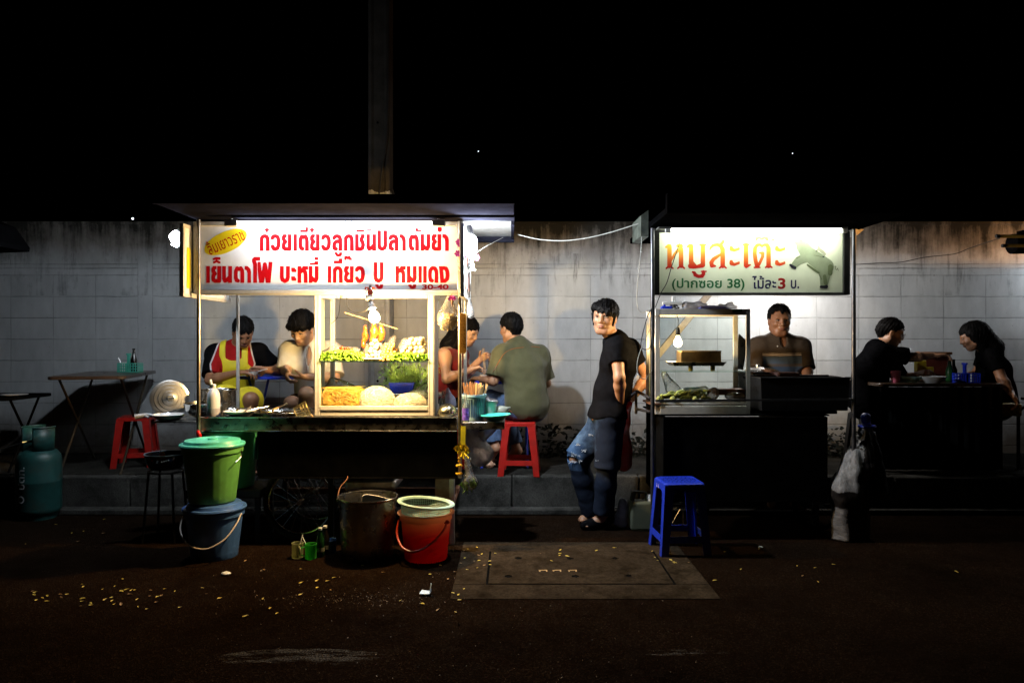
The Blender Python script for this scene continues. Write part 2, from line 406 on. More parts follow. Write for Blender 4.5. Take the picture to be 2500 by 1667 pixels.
grm = k.ramp(k.math('ADD', k.math('MULTIPLY', k.math('SUBTRACT', s.outputs[2], Z2), 2.2), k.math('MULTIPLY', k.noise(c, 2.2, 6, .7, sv=(1, 1, .5)), .8)), [(.35, (0,) * 3), (.95, (.85,) * 3)])
tone = k.mix(grm, tone, (.17, .145, .12))
# each block its own shade
bxi = k.math('FLOOR', k.math('DIVIDE', k.math('SUBTRACT', tt, PIL), BX)); bzi = k.math('FLOOR', k.math('DIVIDE', k.math('SUBTRACT', pz, Z1), BZ))
wn = k.n('TexWhiteNoise', noise_dimensions='2D'); cmb = k.n('CombineXYZ'); k.l(bxi, cmb.inputs[0]); k.l(bzi, cmb.inputs[1]); k.l(cmb.outputs[0], wn.inputs[0])
tone = k.mix(k.math('MULTIPLY', k.math('MULTIPLY', wn.outputs['Value'], .16), below), tone, (.28, .29, .3))
# mould: thick along the coping, running down; also drips below the beam, damp at the foot
drip = k.noise(c, 6.5, 8, .72, sv=(1.6, 1, .16)); blot = k.noise(c, 2.4, 8, .75)
hz = k.math('MULTIPLY', k.math('SUBTRACT', s.outputs[2], WTOP - .44), 1 / .44)
mo = k.math('ADD', k.math('MULTIPLY', k.math('POWER', k.math('MAXIMUM', hz, 0), 1.4), .75), k.math('MULTIPLY', k.math('SUBTRACT', k.math('ADD', drip, k.math('ADD', k.math('MULTIPLY', blot, .8), k.math('MULTIPLY', k.noise(c, 1.1, 5, .6), .5))), 1.12), 1.7))
mo = k.math('MULTIPLY', mo, k.math('GREATER_THAN', hz, -.6))
mould = k.ramp(mo, [(.16, (0,) * 3), (.8, (.94,) * 3)])
hb_ = k.math('MULTIPLY', k.math('SUBTRACT', s.outputs[2], Z1 - .16), 1 / .16)
dr2 = k.math('MULTIPLY', k.math('MULTIPLY', k.ramp(k.noise(c, 4.5, 8, .75, sv=(2, 1, .25)), [(.56, (0,) * 3), (.72, (1,) * 3)]), k.ramp(hb_, [(.0, (0,) * 3), (.9, (.85,) * 3)])), k.math('LESS_THAN', s.outputs[2], Z3 + .1))
ft = k.ramp(k.math('ADD', k.math('MULTIPLY', k.math('SUBTRACT', .75, s.outputs[2]), 1.6), k.math('MULTIPLY', k.math('SUBTRACT', blot, .5), 1.2)), [(.1, (0,) * 3), (.7, (.85,) * 3)])
specks = k.ramp(k.noise(c, 34, 3, .6), [(.70, (0,) * 3), (.76, (.6,) * 3)])
col = k.mix(mould, tone, (.012, .012, .010)); col = k.mix(dr2, col, (.05, .045, .04)); col = k.mix(ft, col, (.10, .075, .05))
col = k.mix(specks, col, (.12, .115, .11)); col = k.mix(k.math('MULTIPLY', jd, .8), col, (.045, .043, .04))
k.set(Base_Color=col, Roughness=.75, Specular_IOR_Level=.3)
k.bump(k.math('SUBTRACT', k.math('MULTIPLY', k.noise(c, 30, 5, .6), .35), k.math('MULTIPLY', joint, .9)), .5, .006)
M['wall'] = k.matte()
t = thing('boundary_wall', 'long grey painted block wall with black mould under its coping', 'wall', (0, WALL_Y, 0))
b = MB(); b.bb((-12, WALL_Y, 0), (12, WALL_Y + .14, WTOP - .03)); b.build('block_face', M['wall'], t, smooth=0)
b = MB(); b.bb((-12, WALL_Y - .012, WTOP - .03), (12, WALL_Y + .16, WTOP)); b.build('coping', M['wall'], t, smooth=0, bevel=.006)

# --- concrete utility pole
k = N('pole_whitewashed_foot_unlit_top'); g = k.n('NewGeometry').outputs['Position']; sp = k.n('SeparateXYZ'); k.l(g, sp.inputs[0]); nz = k.noise(g, 9, 6, .65)  # whitewashed foot; the unlit upper shaft is painted dark
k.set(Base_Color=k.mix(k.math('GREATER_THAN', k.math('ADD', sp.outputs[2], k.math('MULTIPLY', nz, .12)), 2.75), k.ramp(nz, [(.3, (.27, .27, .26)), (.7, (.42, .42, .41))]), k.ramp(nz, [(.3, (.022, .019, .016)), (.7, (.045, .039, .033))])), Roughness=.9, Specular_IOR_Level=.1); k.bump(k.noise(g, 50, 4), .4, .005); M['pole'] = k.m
t = thing('utility_pole', 'tall square concrete utility pole in front of the wall behind the noodle cart', 'pole', (-1.2, 6.78, SIDE_Z))
PY = 6.70; xa, xb = xat(899, PY), xat(951, PY)
b = MB()
b.prism([(xa, PY, SIDE_Z), (xa + .028, PY - .012, SIDE_Z), (xa + .05, PY + .004, SIDE_Z), (xb - .05, PY + .004, SIDE_Z), (xb - .028, PY - .012, SIDE_Z), (xb, PY, SIDE_Z), (xb, PY + .2, SIDE_Z), (xa, PY + .2, SIDE_Z)], (0, 0, 8.6))
b.build('shaft', M['pole'], t, smooth=0, bevel=.004)
b = MB()
for v in (930, 480, 700, 300): b.tube([V(922, v, PY + .001), V(922, v, PY + .012)], .011, 12)
b.build('bolt_hole', M['black_soot'], t)
b = MB(); b.tube(curve_pts([V(918, 560, PY - .02), V(930, 430, PY - .02), V(944, 330, PY - .02), V(948, 100, PY - .02), V(950, -200, PY - .02)]), .008, 6)
b.tube([V(962, 480, PY + .05), V(958, 465, PY + .05), V(952, 470, PY + .05)], .012, 6)
b.build('cable', M['black_cable'], t)

# --- black rubbish and weeds along the foot of the wall: uncountable
random.seed(11); b = MB()
for i in range(2200):
    x = random.uniform(-1.2, 3.6); y = random.uniform(6.72, 7.0); z = SIDE_Z + random.random() ** 2 * (.24 + .06 * math.sin(x * 5))
    a = random.uniform(0, 6.28); s_ = random.uniform(.015, .045); n = Vector((math.cos(a), math.sin(a), random.uniform(-.6, .9))).normalized() * s_
    m_ = n.orthogonal().normalized() * s_ * .5; p = Vector((x, y, z))
    b.add([p - n, p + m_, p + n, p - m_], [(0, 1, 2, 3)])
M['weed'] = mat('dark_weeds', (.008, .009, .006), .7, var=.5, spec=.1)
tag(b.build('leaf_litter', M['weed'], smooth=0, merge=False), 'dark heap of dead leaves and weeds along the foot of the wall', 'leaf litter', kind='stuff')
# ================================================================ IMPLICIT-SURFACE KIT (bodies, cloth, bags)
def rc(a, b, ra, rb, k=.02): return ('rc', np.array(a, float), np.array(b, float), ra, rb, k)
def el(c, r, M3=None, k=.02): return ('el', np.array(c, float), np.array(r, float), np.eye(3) if M3 is None else np.array(M3, float).T, 0, k)
def cut(p): return ('sub',) + tuple(p[1:])                    # smooth-subtract a rc/el (marked below)
def sd(p, X):
    if p[0] in ('rc', 'srcc'):
        a, b, ra, rb = p[1:5]; d = b - a; L = d @ d
        t = np.clip(((X - a) @ d) / L, 0, 1) if L > 1e-12 else np.zeros(len(X))
        return np.linalg.norm(X - a - t[:, None] * d, axis=1) - (ra + (rb - ra) * t)
    c, r, Mi = p[1:4]; q = (X - c) @ Mi.T
    k0 = np.linalg.norm(q / r, axis=1); k1 = np.linalg.norm(q / (r * r), axis=1)
    return k0 * (k0 - 1) / np.maximum(k1, 1e-9)
def bound(p):
    if p[0] in ('rc', 'srcc'):
        m = max(p[3], p[4]); return np.minimum(p[1], p[2]) - m, np.maximum(p[1], p[2]) + m
    m = max(p[2]); return p[1] - m, p[1] + m
def minus(p): return ('s' + p[0] + ('c' if p[0] == 'rc' else ''),) + tuple(p[1:])
def field(prims, X, post=None, cull=None):
    d = None
    for p in prims:
        if cull is not None and not cull(p): continue
        e = sd(p, X); k = p[5]
        if p[0][0] == 's':
            if d is None: continue
            h = np.maximum(k - np.abs(d + e), 0) / k; d = np.maximum(d, -e) + h * h * k * .25
        elif d is None: d = e
        else: h = np.maximum(k - np.abs(d - e), 0) / k; d = np.minimum(d, e) - h * h * k * .25
    if d is None: d = np.full(len(X), .5)
    return post(X, d) if post else d
def surf(prims, h, post=None, pad=.03, B=14):
    """surface-net mesh of the prims' smooth union -> (verts, quads)"""
    bs = [bound(p) for p in prims if p[0][0] != 's']
    lo = np.min([b[0] for b in bs], 0) - pad; hi = np.max([b[1] for b in bs], 0) + pad
    nb = np.ceil((hi - lo) / (h * B)).astype(int); n = nb * B + 1
    F = np.full(n, .5, np.float32)
    cen = np.stack(np.meshgrid(*[np.arange(q) for q in nb], indexing='ij'), -1).reshape(-1, 3)
    C = lo + (cen + .5) * B * h; rad = .5 * 1.7321 * B * h
    dc = field(prims, C, post)
    ax = np.arange(B + 1) * h; loc = np.stack(np.meshgrid(ax, ax, ax, indexing='ij'), -1).reshape(-1, 3)
    pb = {id(p): ((bound(p)[0] + bound(p)[1]) / 2, np.linalg.norm(bound(p)[1] - bound(p)[0]) / 2) for p in prims}
    for ci, c0, d0 in zip(cen, C, dc):
        i, j, k = ci * B
        if abs(d0) > rad + .05:
            if d0 < 0: F[i:i + B + 1, j:j + B + 1, k:k + B + 1] = -.5
            continue
    for ci, c0, d0 in zip(cen, C, dc):
        if abs(d0) > rad + .05: continue
        i, j, k = ci * B
        cu = lambda p: np.linalg.norm(c0 - pb[id(p)][0]) < rad + pb[id(p)][1] + .09
        F[i:i + B + 1, j:j + B + 1, k:k + B + 1] = field(prims, lo + ci * B * h + loc, post, cu).reshape(B + 1, B + 1, B + 1)
    return nets(F, lo, h)
def nets(F, lo, h):
    S = F < 0
    c = S[:-1, :-1, :-1].astype(np.int8)
    for o in ((1, 0, 0), (0, 1, 0), (0, 0, 1), (1, 1, 0), (1, 0, 1), (0, 1, 1), (1, 1, 1)):
        c = c + S[o[0]:S.shape[0] - 1 + o[0], o[1]:S.shape[1] - 1 + o[1], o[2]:S.shape[2] - 1 + o[2]]
    act = np.argwhere((c > 0) & (c < 8))
    if len(act) == 0: return [], []
    P = np.zeros((len(act), 3)); W_ = np.zeros(len(act))
    co = [(0, 0, 0), (1, 0, 0), (0, 1, 0), (1, 1, 0), (0, 0, 1), (1, 0, 1), (0, 1, 1), (1, 1, 1)]
    val = np.stack([F[act[:, 0] + o[0], act[:, 1] + o[1], act[:, 2] + o[2]] for o in co], 1).astype(float)
    for a, b in ((0, 1), (2, 3), (4, 5), (6, 7), (0, 2), (1, 3), (4, 6), (5, 7), (0, 4), (1, 5), (2, 6), (3, 7)):
        va, vb = val[:, a], val[:, b]; m = (va < 0) != (vb < 0)
        t = np.where(m, va / np.where(m, va - vb, 1), 0)
        P += np.where(m[:, None], np.array(co[a]) + t[:, None] * (np.array(co[b]) - np.array(co[a])), 0); W_ += m
    P = P / W_[:, None] + act
    vid = np.full([q - 1 for q in F.shape], -1, np.int32); vid[act[:, 0], act[:, 1], act[:, 2]] = np.arange(len(act))
    quads = []
    for ax in range(3):
        u, w = (ax + 1) % 3, (ax + 2) % 3
        s0 = [slice(None)] * 3; s1 = [slice(None)] * 3; s0[ax] = slice(0, -1); s1[ax] = slice(1, None)
        E = np.argwhere(S[tuple(s0)] != S[tuple(s1)])
        E = E[(E[:, u] > 0) & (E[:, w] > 0) & (E[:, u] < F.shape[u] - 1) & (E[:, w] < F.shape[w] - 1)]
        eu = np.zeros(3, int); eu[u] = 1; ew = np.zeros(3, int); ew[w] = 1
        q = np.stack([vid[tuple((E - x).T)] for x in (eu + ew, ew, 0 * eu, eu)], 1)
        fl = S[tuple(E.T)]; q = np.where(fl[:, None], q, q[:, ::-1]); quads.append(q)
    Q = np.concatenate(quads); Q = Q[(Q >= 0).all(1)]
    return lo + P * h, Q
def sobj(name, prims, h, m, parent=None, post=None, extra=None, local=False, smooth_it=0):
    v, q = surf(prims, h, post)
    me = bpy.data.meshes.new(name); o = np.array(wl(parent)) if not local else np.zeros(3)
    v = np.asarray(v, float)
    if smooth_it and len(v):                      # light Laplacian smoothing
        for _ in range(smooth_it):
            acc = np.zeros_like(v); cnt = np.zeros(len(v))
            for a, b in ((0, 1), (1, 2), (2, 3), (3, 0)):
                np.add.at(acc, q[:, a], v[q[:, b]]); np.add.at(cnt, q[:, a], 1)
                np.add.at(acc, q[:, b], v[q[:, a]]); np.add.at(cnt, q[:, b], 1)
            v = v * .5 + .5 * acc / np.maximum(cnt, 1)[:, None]
    me.from_pydata((v - o).tolist(), [], np.asarray(q).tolist())
    for x in (m if isinstance(m, (list, tuple)) else [m]): me.materials.append(x)
    me.shade_smooth(); return link(name, me, parent)
def wav(X, s, seed=0, amp=1, n=5, st=(1, 1, 1)):
    """cheap smooth noise: sum of warped sines"""
    rg = np.random.RandomState(seed); X = X * np.array(st); o = 0
    w = X + .35 / s * np.sin(X[:, [1, 2, 0]] * s * 1.3 + rg.rand(3) * 6)
    for i in range(n):
        d = rg.randn(3); d /= np.linalg.norm(d); o = o + np.sin(w @ d * s * (1 + .5 * i) + rg.rand() * 6.28) / (1 + .6 * i)
    return amp * o / n

# ---------------------------------------------------------------- flat lettering: 2-D strokes -> filled outline meshes
def glyph_mesh(shapes, res):
    """shapes: list of (list of (x,y,r) stroke points, clip(x0,y0,x1,y1) or None); returns verts2d, faces"""
    xs = [p[0] for s in shapes for p in s[0]]; ys = [p[1] for s in shapes for p in s[0]]; rm = max(p[2] for s in shapes for p in s[0])
    x0, y0 = min(xs) - rm - 2 * res, min(ys) - rm - 2 * res
    nx, ny = int((max(xs) + rm + 2 * res - x0) / res) + 2, int((max(ys) + rm + 2 * res - y0) / res) + 2
    gx, gy = x0 + np.arange(nx) * res, y0 + np.arange(ny) * res
    F = np.full((nx, ny), 1e3)
    for pts, cl in shapes:
        r = max(p[2] for p in pts) + 3 * res
        a0, a1 = np.searchsorted(gx, [min(p[0] for p in pts) - r, max(p[0] for p in pts) + r])
        b0, b1 = np.searchsorted(gy, [min(p[1] for p in pts) - r, max(p[1] for p in pts) + r])
        GX, GY = np.meshgrid(gx[a0:a1], gy[b0:b1], indexing='ij'); d = np.full(GX.shape, 1e3)
        if len(pts) == 1: pts = pts * 2
        for (xa, ya, ra), (xb, yb, rb) in zip(pts, pts[1:]):
            dx, dy = xb - xa, yb - ya; L = dx * dx + dy * dy
            t = np.clip(((GX - xa) * dx + (GY - ya) * dy) / L, 0, 1) if L > 0 else 0
            d = np.minimum(d, np.hypot(GX - xa - t * dx, GY - ya - t * dy) - (ra + (rb - ra) * t))
        if cl: d = np.maximum(d, np.maximum(np.maximum(cl[0] - GX, GX - cl[2]), np.maximum(cl[1] - GY, GY - cl[3])))
        F[a0:a1, b0:b1] = np.minimum(F[a0:a1, b0:b1], d)
    vs, vi, fs = [], {}, []
    def vert(key, p):
        if key not in vi: vi[key] = len(vs); vs.append(p)
        return vi[key]
    I = np.argwhere(np.minimum.reduce([F[:-1, :-1], F[1:, :-1], F[:-1, 1:], F[1:, 1:]]) < 0)
    for i, j in I:
        cs = [(i, j), (i + 1, j), (i + 1, j + 1), (i, j + 1)]; poly = []
        for a in range(4):
            p, q = cs[a], cs[(a + 1) % 4]; fa, fb = F[p], F[q]
            if fa < 0: poly.append(vert(p, (gx[p[0]], gy[p[1]])))
            if (fa < 0) != (fb < 0):
                t = fa / (fa - fb); key = (min(p, q), max(p, q))
                poly.append(vert(key, (gx[p[0]] + (gx[q[0]] - gx[p[0]]) * t, gy[p[1]] + (gy[q[1]] - gy[p[1]]) * t)))
        if len(poly) >= 3: fs.append(poly)
    return vs, fs
def flat(name, shapes, res, conv, Y, m, parent):
    """build strokes given in zoomed-photo pixels (conv -> photo pixels) as a flat sheet at depth Y"""
    v2, fs = glyph_mesh(shapes, res)
    me = bpy.data.meshes.new(name); o = wl(parent)
    me.from_pydata([tuple(V(*conv(x, y), Y) - o) for x, y in v2], [], fs); me.materials.append(m)
    return link(name, me, parent)
def text_mesh(body, off=0.0):
    c = bpy.data.curves.new('lettering', 'FONT'); c.body = body; c.offset = off; c.resolution_u = 6
    o = bpy.data.objects.new('lettering', c); COL.objects.link(o); bpy.context.view_layer.update()
    dg = bpy.context.evaluated_depsgraph_get(); me = bpy.data.meshes.new_from_object(o.evaluated_get(dg))
    vs = [v.co.copy() for v in me.vertices]; fs = [tuple(p.vertices) for p in me.polygons]
    bpy.data.objects.remove(o); bpy.data.meshes.remove(me); bpy.data.curves.remove(c)
    return vs, fs
def text(name, body, box, m, parent, place, off=0.0):
    """fit lettering into box (x0,y0,x1,y1) of a 2-D frame; place(x,y) -> world point"""
    vs, fs = text_mesh(body, off)
    ax, bx = min(v.x for v in vs), max(v.x for v in vs); ay, by = min(v.y for v in vs), max(v.y for v in vs)
    me = bpy.data.meshes.new(name); o = wl(parent)
    me.from_pydata([tuple(Vector(place(box[0] + (v.x - ax) / (bx - ax) * (box[2] - box[0]), box[1] + (v.y - ay) / (by - ay) * (box[3] - box[1]))) - o) for v in vs], [], fs)
    me.materials.append(m); return link(name, me, parent)
# ================================================================ NOODLE CART
CY = 4.80
base = Vector((xat(800, CY), 5.1, 0))
cart = thing('noodle_cart', 'stainless noodle cart with white signboard in red lettering, lit by a fluorescent tube', 'food cart', base)
XL, XR = xat(485, CY), xat(1122, CY)
# --- counter
b = MB(); zt, zb = zat(1018, CY), zat(1051, CY)
b.bb((XL + .02, CY - .01, zb), (XR - .015, CY + .012, zt)); b.bb((XL + .02, 5.46, zb), (XR - .015, 5.48, zt))
b.bb((XL + .02, CY + .013, zb), (XL + .035, 5.459, zt)); b.bb((XR - .03, CY + .013, zb), (XR - .015, 5.459, zt))
wx0, wx1 = xat(617, 5.0), xat(727, 5.0)
for a0, a1, y0, y1 in ((XL + .036, wx0, CY + .013, 5.459), (wx1, XR - .031, CY + .013, 5.459), (wx0, wx1, CY + .013, 4.90), (wx0, wx1, 5.32, 5.459)):
    b.bb((a0 + .0005, y0, zt - .016), (a1 - .0005, y1, zt - .008))
b.build('counter', M['steel_dk'], cart, bevel=.003)
b = MB(); b.tube([(XL + .02, CY - .012, zt), (XR - .015, CY - .012, zt)], .0045, 6); b.tube([(XL + .02, CY - .012, zb), (XR - .015, CY - .012, zb)], .004, 6)
b.build('counter_edge', M['steel'], cart)
b = MB(); mx_, my_ = (wx0 + wx1) / 2, 5.11
b.lathe([(.205, zt + .012), (.2, zt + .004), (.185, zt - .01), (.18, zt - .3), (0, zt - .3)], (mx_, my_, 0), 40)
wl_ = b.build('cooking_well', M['steel'], cart); o = wl_.modifiers.new('thick', 'SOLIDIFY'); o.thickness = .003
b = MB(); b.lathe([(0, zt - .05), (.178, zt - .05)], (mx_, my_, 0), 32); M['broth'] = mat('broth', (.1, .06, .03), .06, spec=.6); b.build('broth', M['broth'], wl_)
# --- front panel and legs
b = MB(); b.bb((xat(629, CY), CY + .004, zat(1168, CY)), (XR - .015, CY + .02, zb - .004)); b.bb((xat(629, CY), CY - .006, zat(1168, CY) - .001), (XR - .015, CY + .003, zat(1168, CY) + .008))
b.build('front_panel', M['black_soot'], cart, bevel=.003)
b = MB(); b.bb((xat(847, 4.95), 4.84, zat(1192, 4.95)), (xat(972, 4.95), 5.3, zat(1160, 4.95))); b.build('sink_bottom', M['alu_old'], cart, bevel=.03)
b = MB(); b.bb((xat(1063, 4.9), 4.885, .06), (xat(1110, 4.9), 4.91, .44)); b.build('back_board', mat('beige_board', (.42, .33, .22), .6, var=.2, dirt=(.12, .07, .04, .6)), cart)
b = MB(); b.bb((XL + .1, 5.40, .22), (XR - .05, 5.44, .26)); b.bb((XL + .1, 4.86, .4), (XL + .13, 5.4, .43)); b.bb((XR - .07, 4.86, .25), (XR - .04, 5.42, .28))
b.build('chassis', M['rust'], cart)
for xx in (XR - .055, XR - .85):
    b = MB(); b.bar((xx, 4.87, .0), (xx, 4.87, zb - .01), .035, .035); b.build('leg', M['alu_old' if xx > XR - .1 else 'black_metal'], cart, bevel=.003)
# --- wheels
for q, wy in enumerate((4.96, 5.36)):
    c = Vector((xat(734, 4.96), wy, .257)); w_ = MB(); w_.tube(arc(c, .238, 0, 360, 48)[:-1], .0145, 8, closed=True)
    wo = w_.build('wheel', mat('tyre_rubber', (.012, .012, .012), .7), cart)
    b = MB(); b.tube(arc(c, .215, 0, 360, 48)[:-1], .008, 6, closed=True); b.build('rim', M['steel'], wo)
    b = MB(); b.tube([c + Vector((0, -.045, 0)), c + Vector((0, .045, 0))], .016, 12); b.build('hub', M['steel_dk'], wo)
    b = MB()
    for i in range(20):
        a = 2 * math.pi * i / 20; a2 = a + (.55 if i % 2 else -.55); y_ = -.03 if i % 4 < 2 else .03
        b.tube([c + Vector((math.cos(a2) * .016, y_, math.sin(a2) * .016)), c + Vector((math.cos(a) * .212, 0, math.sin(a) * .212))], .0016, 5)
    b.build('spokes', M['steel'], wo)
# --- side shelves
b = MB(); b.bb((xat(379, 4.9), 4.86, zat(1031, 4.9)), (XL + .018, 5.3, zat(1027, 4.9))); b.build('side_shelf', M['steel_dk'], cart, bevel=.002)
b = MB(); b.bb((XR + .014, 4.86, zat(1046, 4.9)), (xat(1232, 4.9), 5.25, zat(1029, 4.9))); b.build('side_shelf', M['steel_dk'], cart, bevel=.004)
# --- poles
ZR = 2.118
def pole(u, v0, Y, m, r=.0125, ztop=ZR):
    b = MB(); x = xat(u, Y); b.tube([(x, Y, zat(v0, Y)), (x, Y, ztop - .004)], r, 14); return b.build('pole', M[m], cart)
pole(485, 1062, CY - .03, 'gold_pipe'); pole(581, 1030, 5.46, 'alu'); pole(1123, 1166, CY - .03, 'gold_pipe'); pole(1136, 1000, 5.46, 'alu')
# --- roof
b = MB(); x0, x1 = -2.05, .016
b.bb((x0, 4.24, ZR), (x1, 5.54, ZR + .035)); b.build('roof', M['roof'], cart, bevel=.006)
b = MB(); b.bb((x0, 4.21, ZR - .004), (x1, 4.238, ZR + .05)); b.bb((x0 + .3, 4.62, ZR - .014), (x1, 4.76, ZR - .002)); b.bb((x0, 5.5, ZR - .05), (x1, 5.538, ZR - .002)); b.bb((x1 - .022, 4.82, ZR - .03), (x1 - .001, 5.498, ZR - .002))
b.build('roof_trim', M['roof'], cart, bevel=.002)
b = MB(); b.bb((-.33, 4.83, ZR - .009), (x1 - .023, 5.499, ZR - .003)); b.build('roof_liner', M['alu_old'], cart)
# --- front sign
SY = 4.80
b = MB(); xa, xb, za, zb2 = xat(473, SY), xat(1127, SY), zat(718, SY), zat(541, SY)
b.bb((xa + .03, SY + .012, za + .03), (xb - .03, SY + .1, zb2 - .03)); sign = b.build('sign_board', M['white_paint'], cart)
fr = MB()
for (p, q) in (((xa, za), (xb, za + .027)), ((xa, zb2 - .029), (xb, zb2)), ((xa, za + .0275), (xa + .029, zb2 - .0295)), ((xb - .026, za + .0275), (xb, zb2 - .0295))):
    fr.bb((p[0], SY - .012, p[1]), (q[0], SY + .11, q[1]))
fr.build('sign_frame', M['alu'], sign, bevel=.004)
C1 = lambda x, y: (580 + x / 8.4, 550 + y / 8.4)
T = 40.5
G = {
 'ก': [[(37, -60), (37, 205)], [(22, 222), (40, 240)], [(37, 225), (42, 265), (68, 294), (102, 303), (138, 292), (160, 258), (164, 200), (164, -60)]],
 'ว': [[(32, 262), (60, 296), (98, 304), (140, 285), (160, 230), (163, 170), (158, 105), (138, 55), (98, 36), (62, 45), (36, 90)]],
 'ย': [[(66, 330), (66, 303), (42, 285), (38, 240), (60, 205), (76, 186)], [(76, 186), (50, 160), (38, 110), (42, 62), (75, 37), (163, 37), (163, 400)]],
 'เ': [[(37, -60), (37, 400)]],
 'ต': [[(82, 42), (55, 50), (40, 100), (37, 170), (42, 245), (68, 296), (106, 276), (140, 298), (168, 250), (173, 190), (173, -60)]],
 'ล': [[(36, 262), (62, 294), (105, 304), (150, 285), (168, 235), (168, -60)], [(150, 190), (100, 196), (58, 170), (38, 110), (44, 55), (78, 40)]],
 'ช': [[(37, 400), (37, 37), (120, 37), (155, 62), (165, 120), (155, 180), (128, 215), (135, 250), (160, 300), (160, 400)]],
 'น': [[(37, 400), (37, 85), (60, 40), (95, 55), (130, 90)], [(163, -60), (163, 400)], [(110, 70), (150, 110)]],
 'ป': [[(37, 400), (37, 110), (52, 60), (100, 36), (148, 60), (163, 110), (163, 480)]],
 'บ': [[(37, 400), (37, 110), (52, 60), (100, 36), (148, 60), (163, 110), (163, 400)]],
 'า': [[(0, 304), (45, 300), (80, 265), (96, 200), (97, -60)]],
 'ม': [[(37, -60), (37, 400)], [(163, 400), (163, 85), (140, 40), (105, 55), (50, 110)]],
 'โ': [[(110, -60), (110, 380), (86, 440), (86, 470), (110, 492), (250, 492)]],
 'ฟ': [[(22, 420), (80, -60)], [(80, -60), (150, 380)], [(150, 380), (220, -60)], [(220, -60), (268, 420)]],
 'ห': [[(37, -60), (37, 400)], [(60, 222), (110, 268), (135, 262)], [(135, 305), (240, 305)], [(120, 250), (158, 215), (167, 160), (167, -60)]],
 'ด': [[(82, 42), (55, 50), (40, 100), (37, 170), (45, 250), (75, 292), (105, 304), (145, 290), (168, 245), (173, 190), (173, -60)]],
 'ง': [[(34, 400), (72, -20)], [(66, 37), (125, 37), (165, 75), (178, 150), (172, 230), (145, 290), (85, 304)]],
}
CLIP = {'ป': 420, 'โ': 530, 'ฟ': 428, 'ง': 340}
SHP = []
def put(ch, x, base, w=None):
    wd = w or (132 if ch in 'า' else 320 if ch in 'ฟ' else 215); top = CLIP.get(ch, 341)
    x1 = x + (75 if ch == 'เ' else 215 if ch in 'โ' else 132 if ch == 'า' else 310 if ch == 'ฟ' else 216)
    for st in G[ch]: SHP.append(([(x + p[0], base - p[1], T) for p in st], (x, base - top, x1, base + 3)))
D = 2184
for ch, x in (('ก', 455), ('ว', 680), ('ย', 905), ('เ', 1145), ('ต', 1250), ('ย', 1483), ('ว', 1713), ('ล', 1940), ('ก', 2180), ('ช', 2409), ('น', 2639), ('ป', 2866), ('ล', 3094), ('า', 3320), ('ต', 3508), ('ม', 3750), ('ย', 3975), ('า', 4200)):
    put(ch, x, 525)
for ch, x in (('เ', -642), ('ย', -538), ('น', -316), ('ต', -75), ('า', 145), ('โ', 250), ('ฟ', 410), ('บ', 870), ('ะ', 1100), ('ห', 1230), ('ม', 1460), ('เ', 1848), ('ก', 1955), ('ย', 2180), ('ว', 2409), ('ป', 2792), ('ห', 3234), ('ม', 3469), ('เ', 3704), ('เ', 3803), ('ด', 3904), ('ง', 4128)):
    if ch == 'ะ':
        for yy in (870, 1048): SHP.append(([(1112, yy + 24, 24), (1165, yy + 24, 24)], (1100, yy, 1180, yy + 92))); SHP.append(([(1135, yy + 60, 34), (1185, yy + 62, 34)], (1100, yy + 24, 1206, yy + 92)))
    else: put(ch, x, 1178)
def rects(*L):
    for x0, y0, x1, y1 in L: SHP.append(([(x0 - 9, (y0 + y1) / 2, 200), (x1 + 9, (y0 + y1) / 2, 200)], (x0, y0, x1, y1)))
def sub_u(x, y):                                       # the vowel under a letter
    SHP.append(([(x + 10, y + 16, 24), (x + 45, y + 20, 24), (x + 48, y + 55, 26), (x + 85, y + 66, 30), (x + 125, y + 52, 30), (x + 131, y - 10, 34)], (x, y, x + 165, y + 92)))
sub_u(1985, 555); sub_u(2824, 1212); sub_u(3502, 1212)
rects((1280, 92, 1445, 146), (1398, 40, 1445, 100), (2433, 90, 2600, 140), (2650, 85, 2750, 116), (3645, 95, 3770, 128), (3650, 60, 3700, 100))
for cx_ in (600, 1525): rects((cx_ - 52, 78, cx_ + 52, 108), (cx_ - 28, 60, cx_ + 28, 146))
SHP.append(([(4143, 76, 46), (4143, 96, 46)], None))
rects((1480, 772, 1655, 812), (1580, 742, 1655, 800), (1580, 656, 1655, 712), (1975, 726, 2150, 786), (2075, 682, 2150, 740))
SHP.append(([(2210, 700, 24), (2212, 655, 26), (2235, 650, 24), (2262, 680, 22), (2290, 650, 26), (2310, 700, 26), (2335, 700, 16)], (2184, 620, 2350, 716)))
SHP.append(([(-500, 760, 26), (-490, 700, 28), (-440, 682, 28), (-350, 682, 28)], (-512, 655, -350, 712))); SHP.append(([(-480, 762, 24), (-430, 735, 24), (-370, 765, 26)], (-512, 712, -350, 785)))
SHP = [s for s in SHP]
flat('lettering', SHP, 5.0, C1, SY + .0112, M['red_paint'], sign)
text('price_lettering', '30-40', (1030.5, -706.5, 1095, -694), M['red_paint'], sign, lambda x, y: V(x, -y, SY + .0112), off=.03)
C0 = lambda x, y: (400 + x / 4.704, 450 + y / 4.704)
ca, sa = math.cos(R(24)), math.sin(R(24))
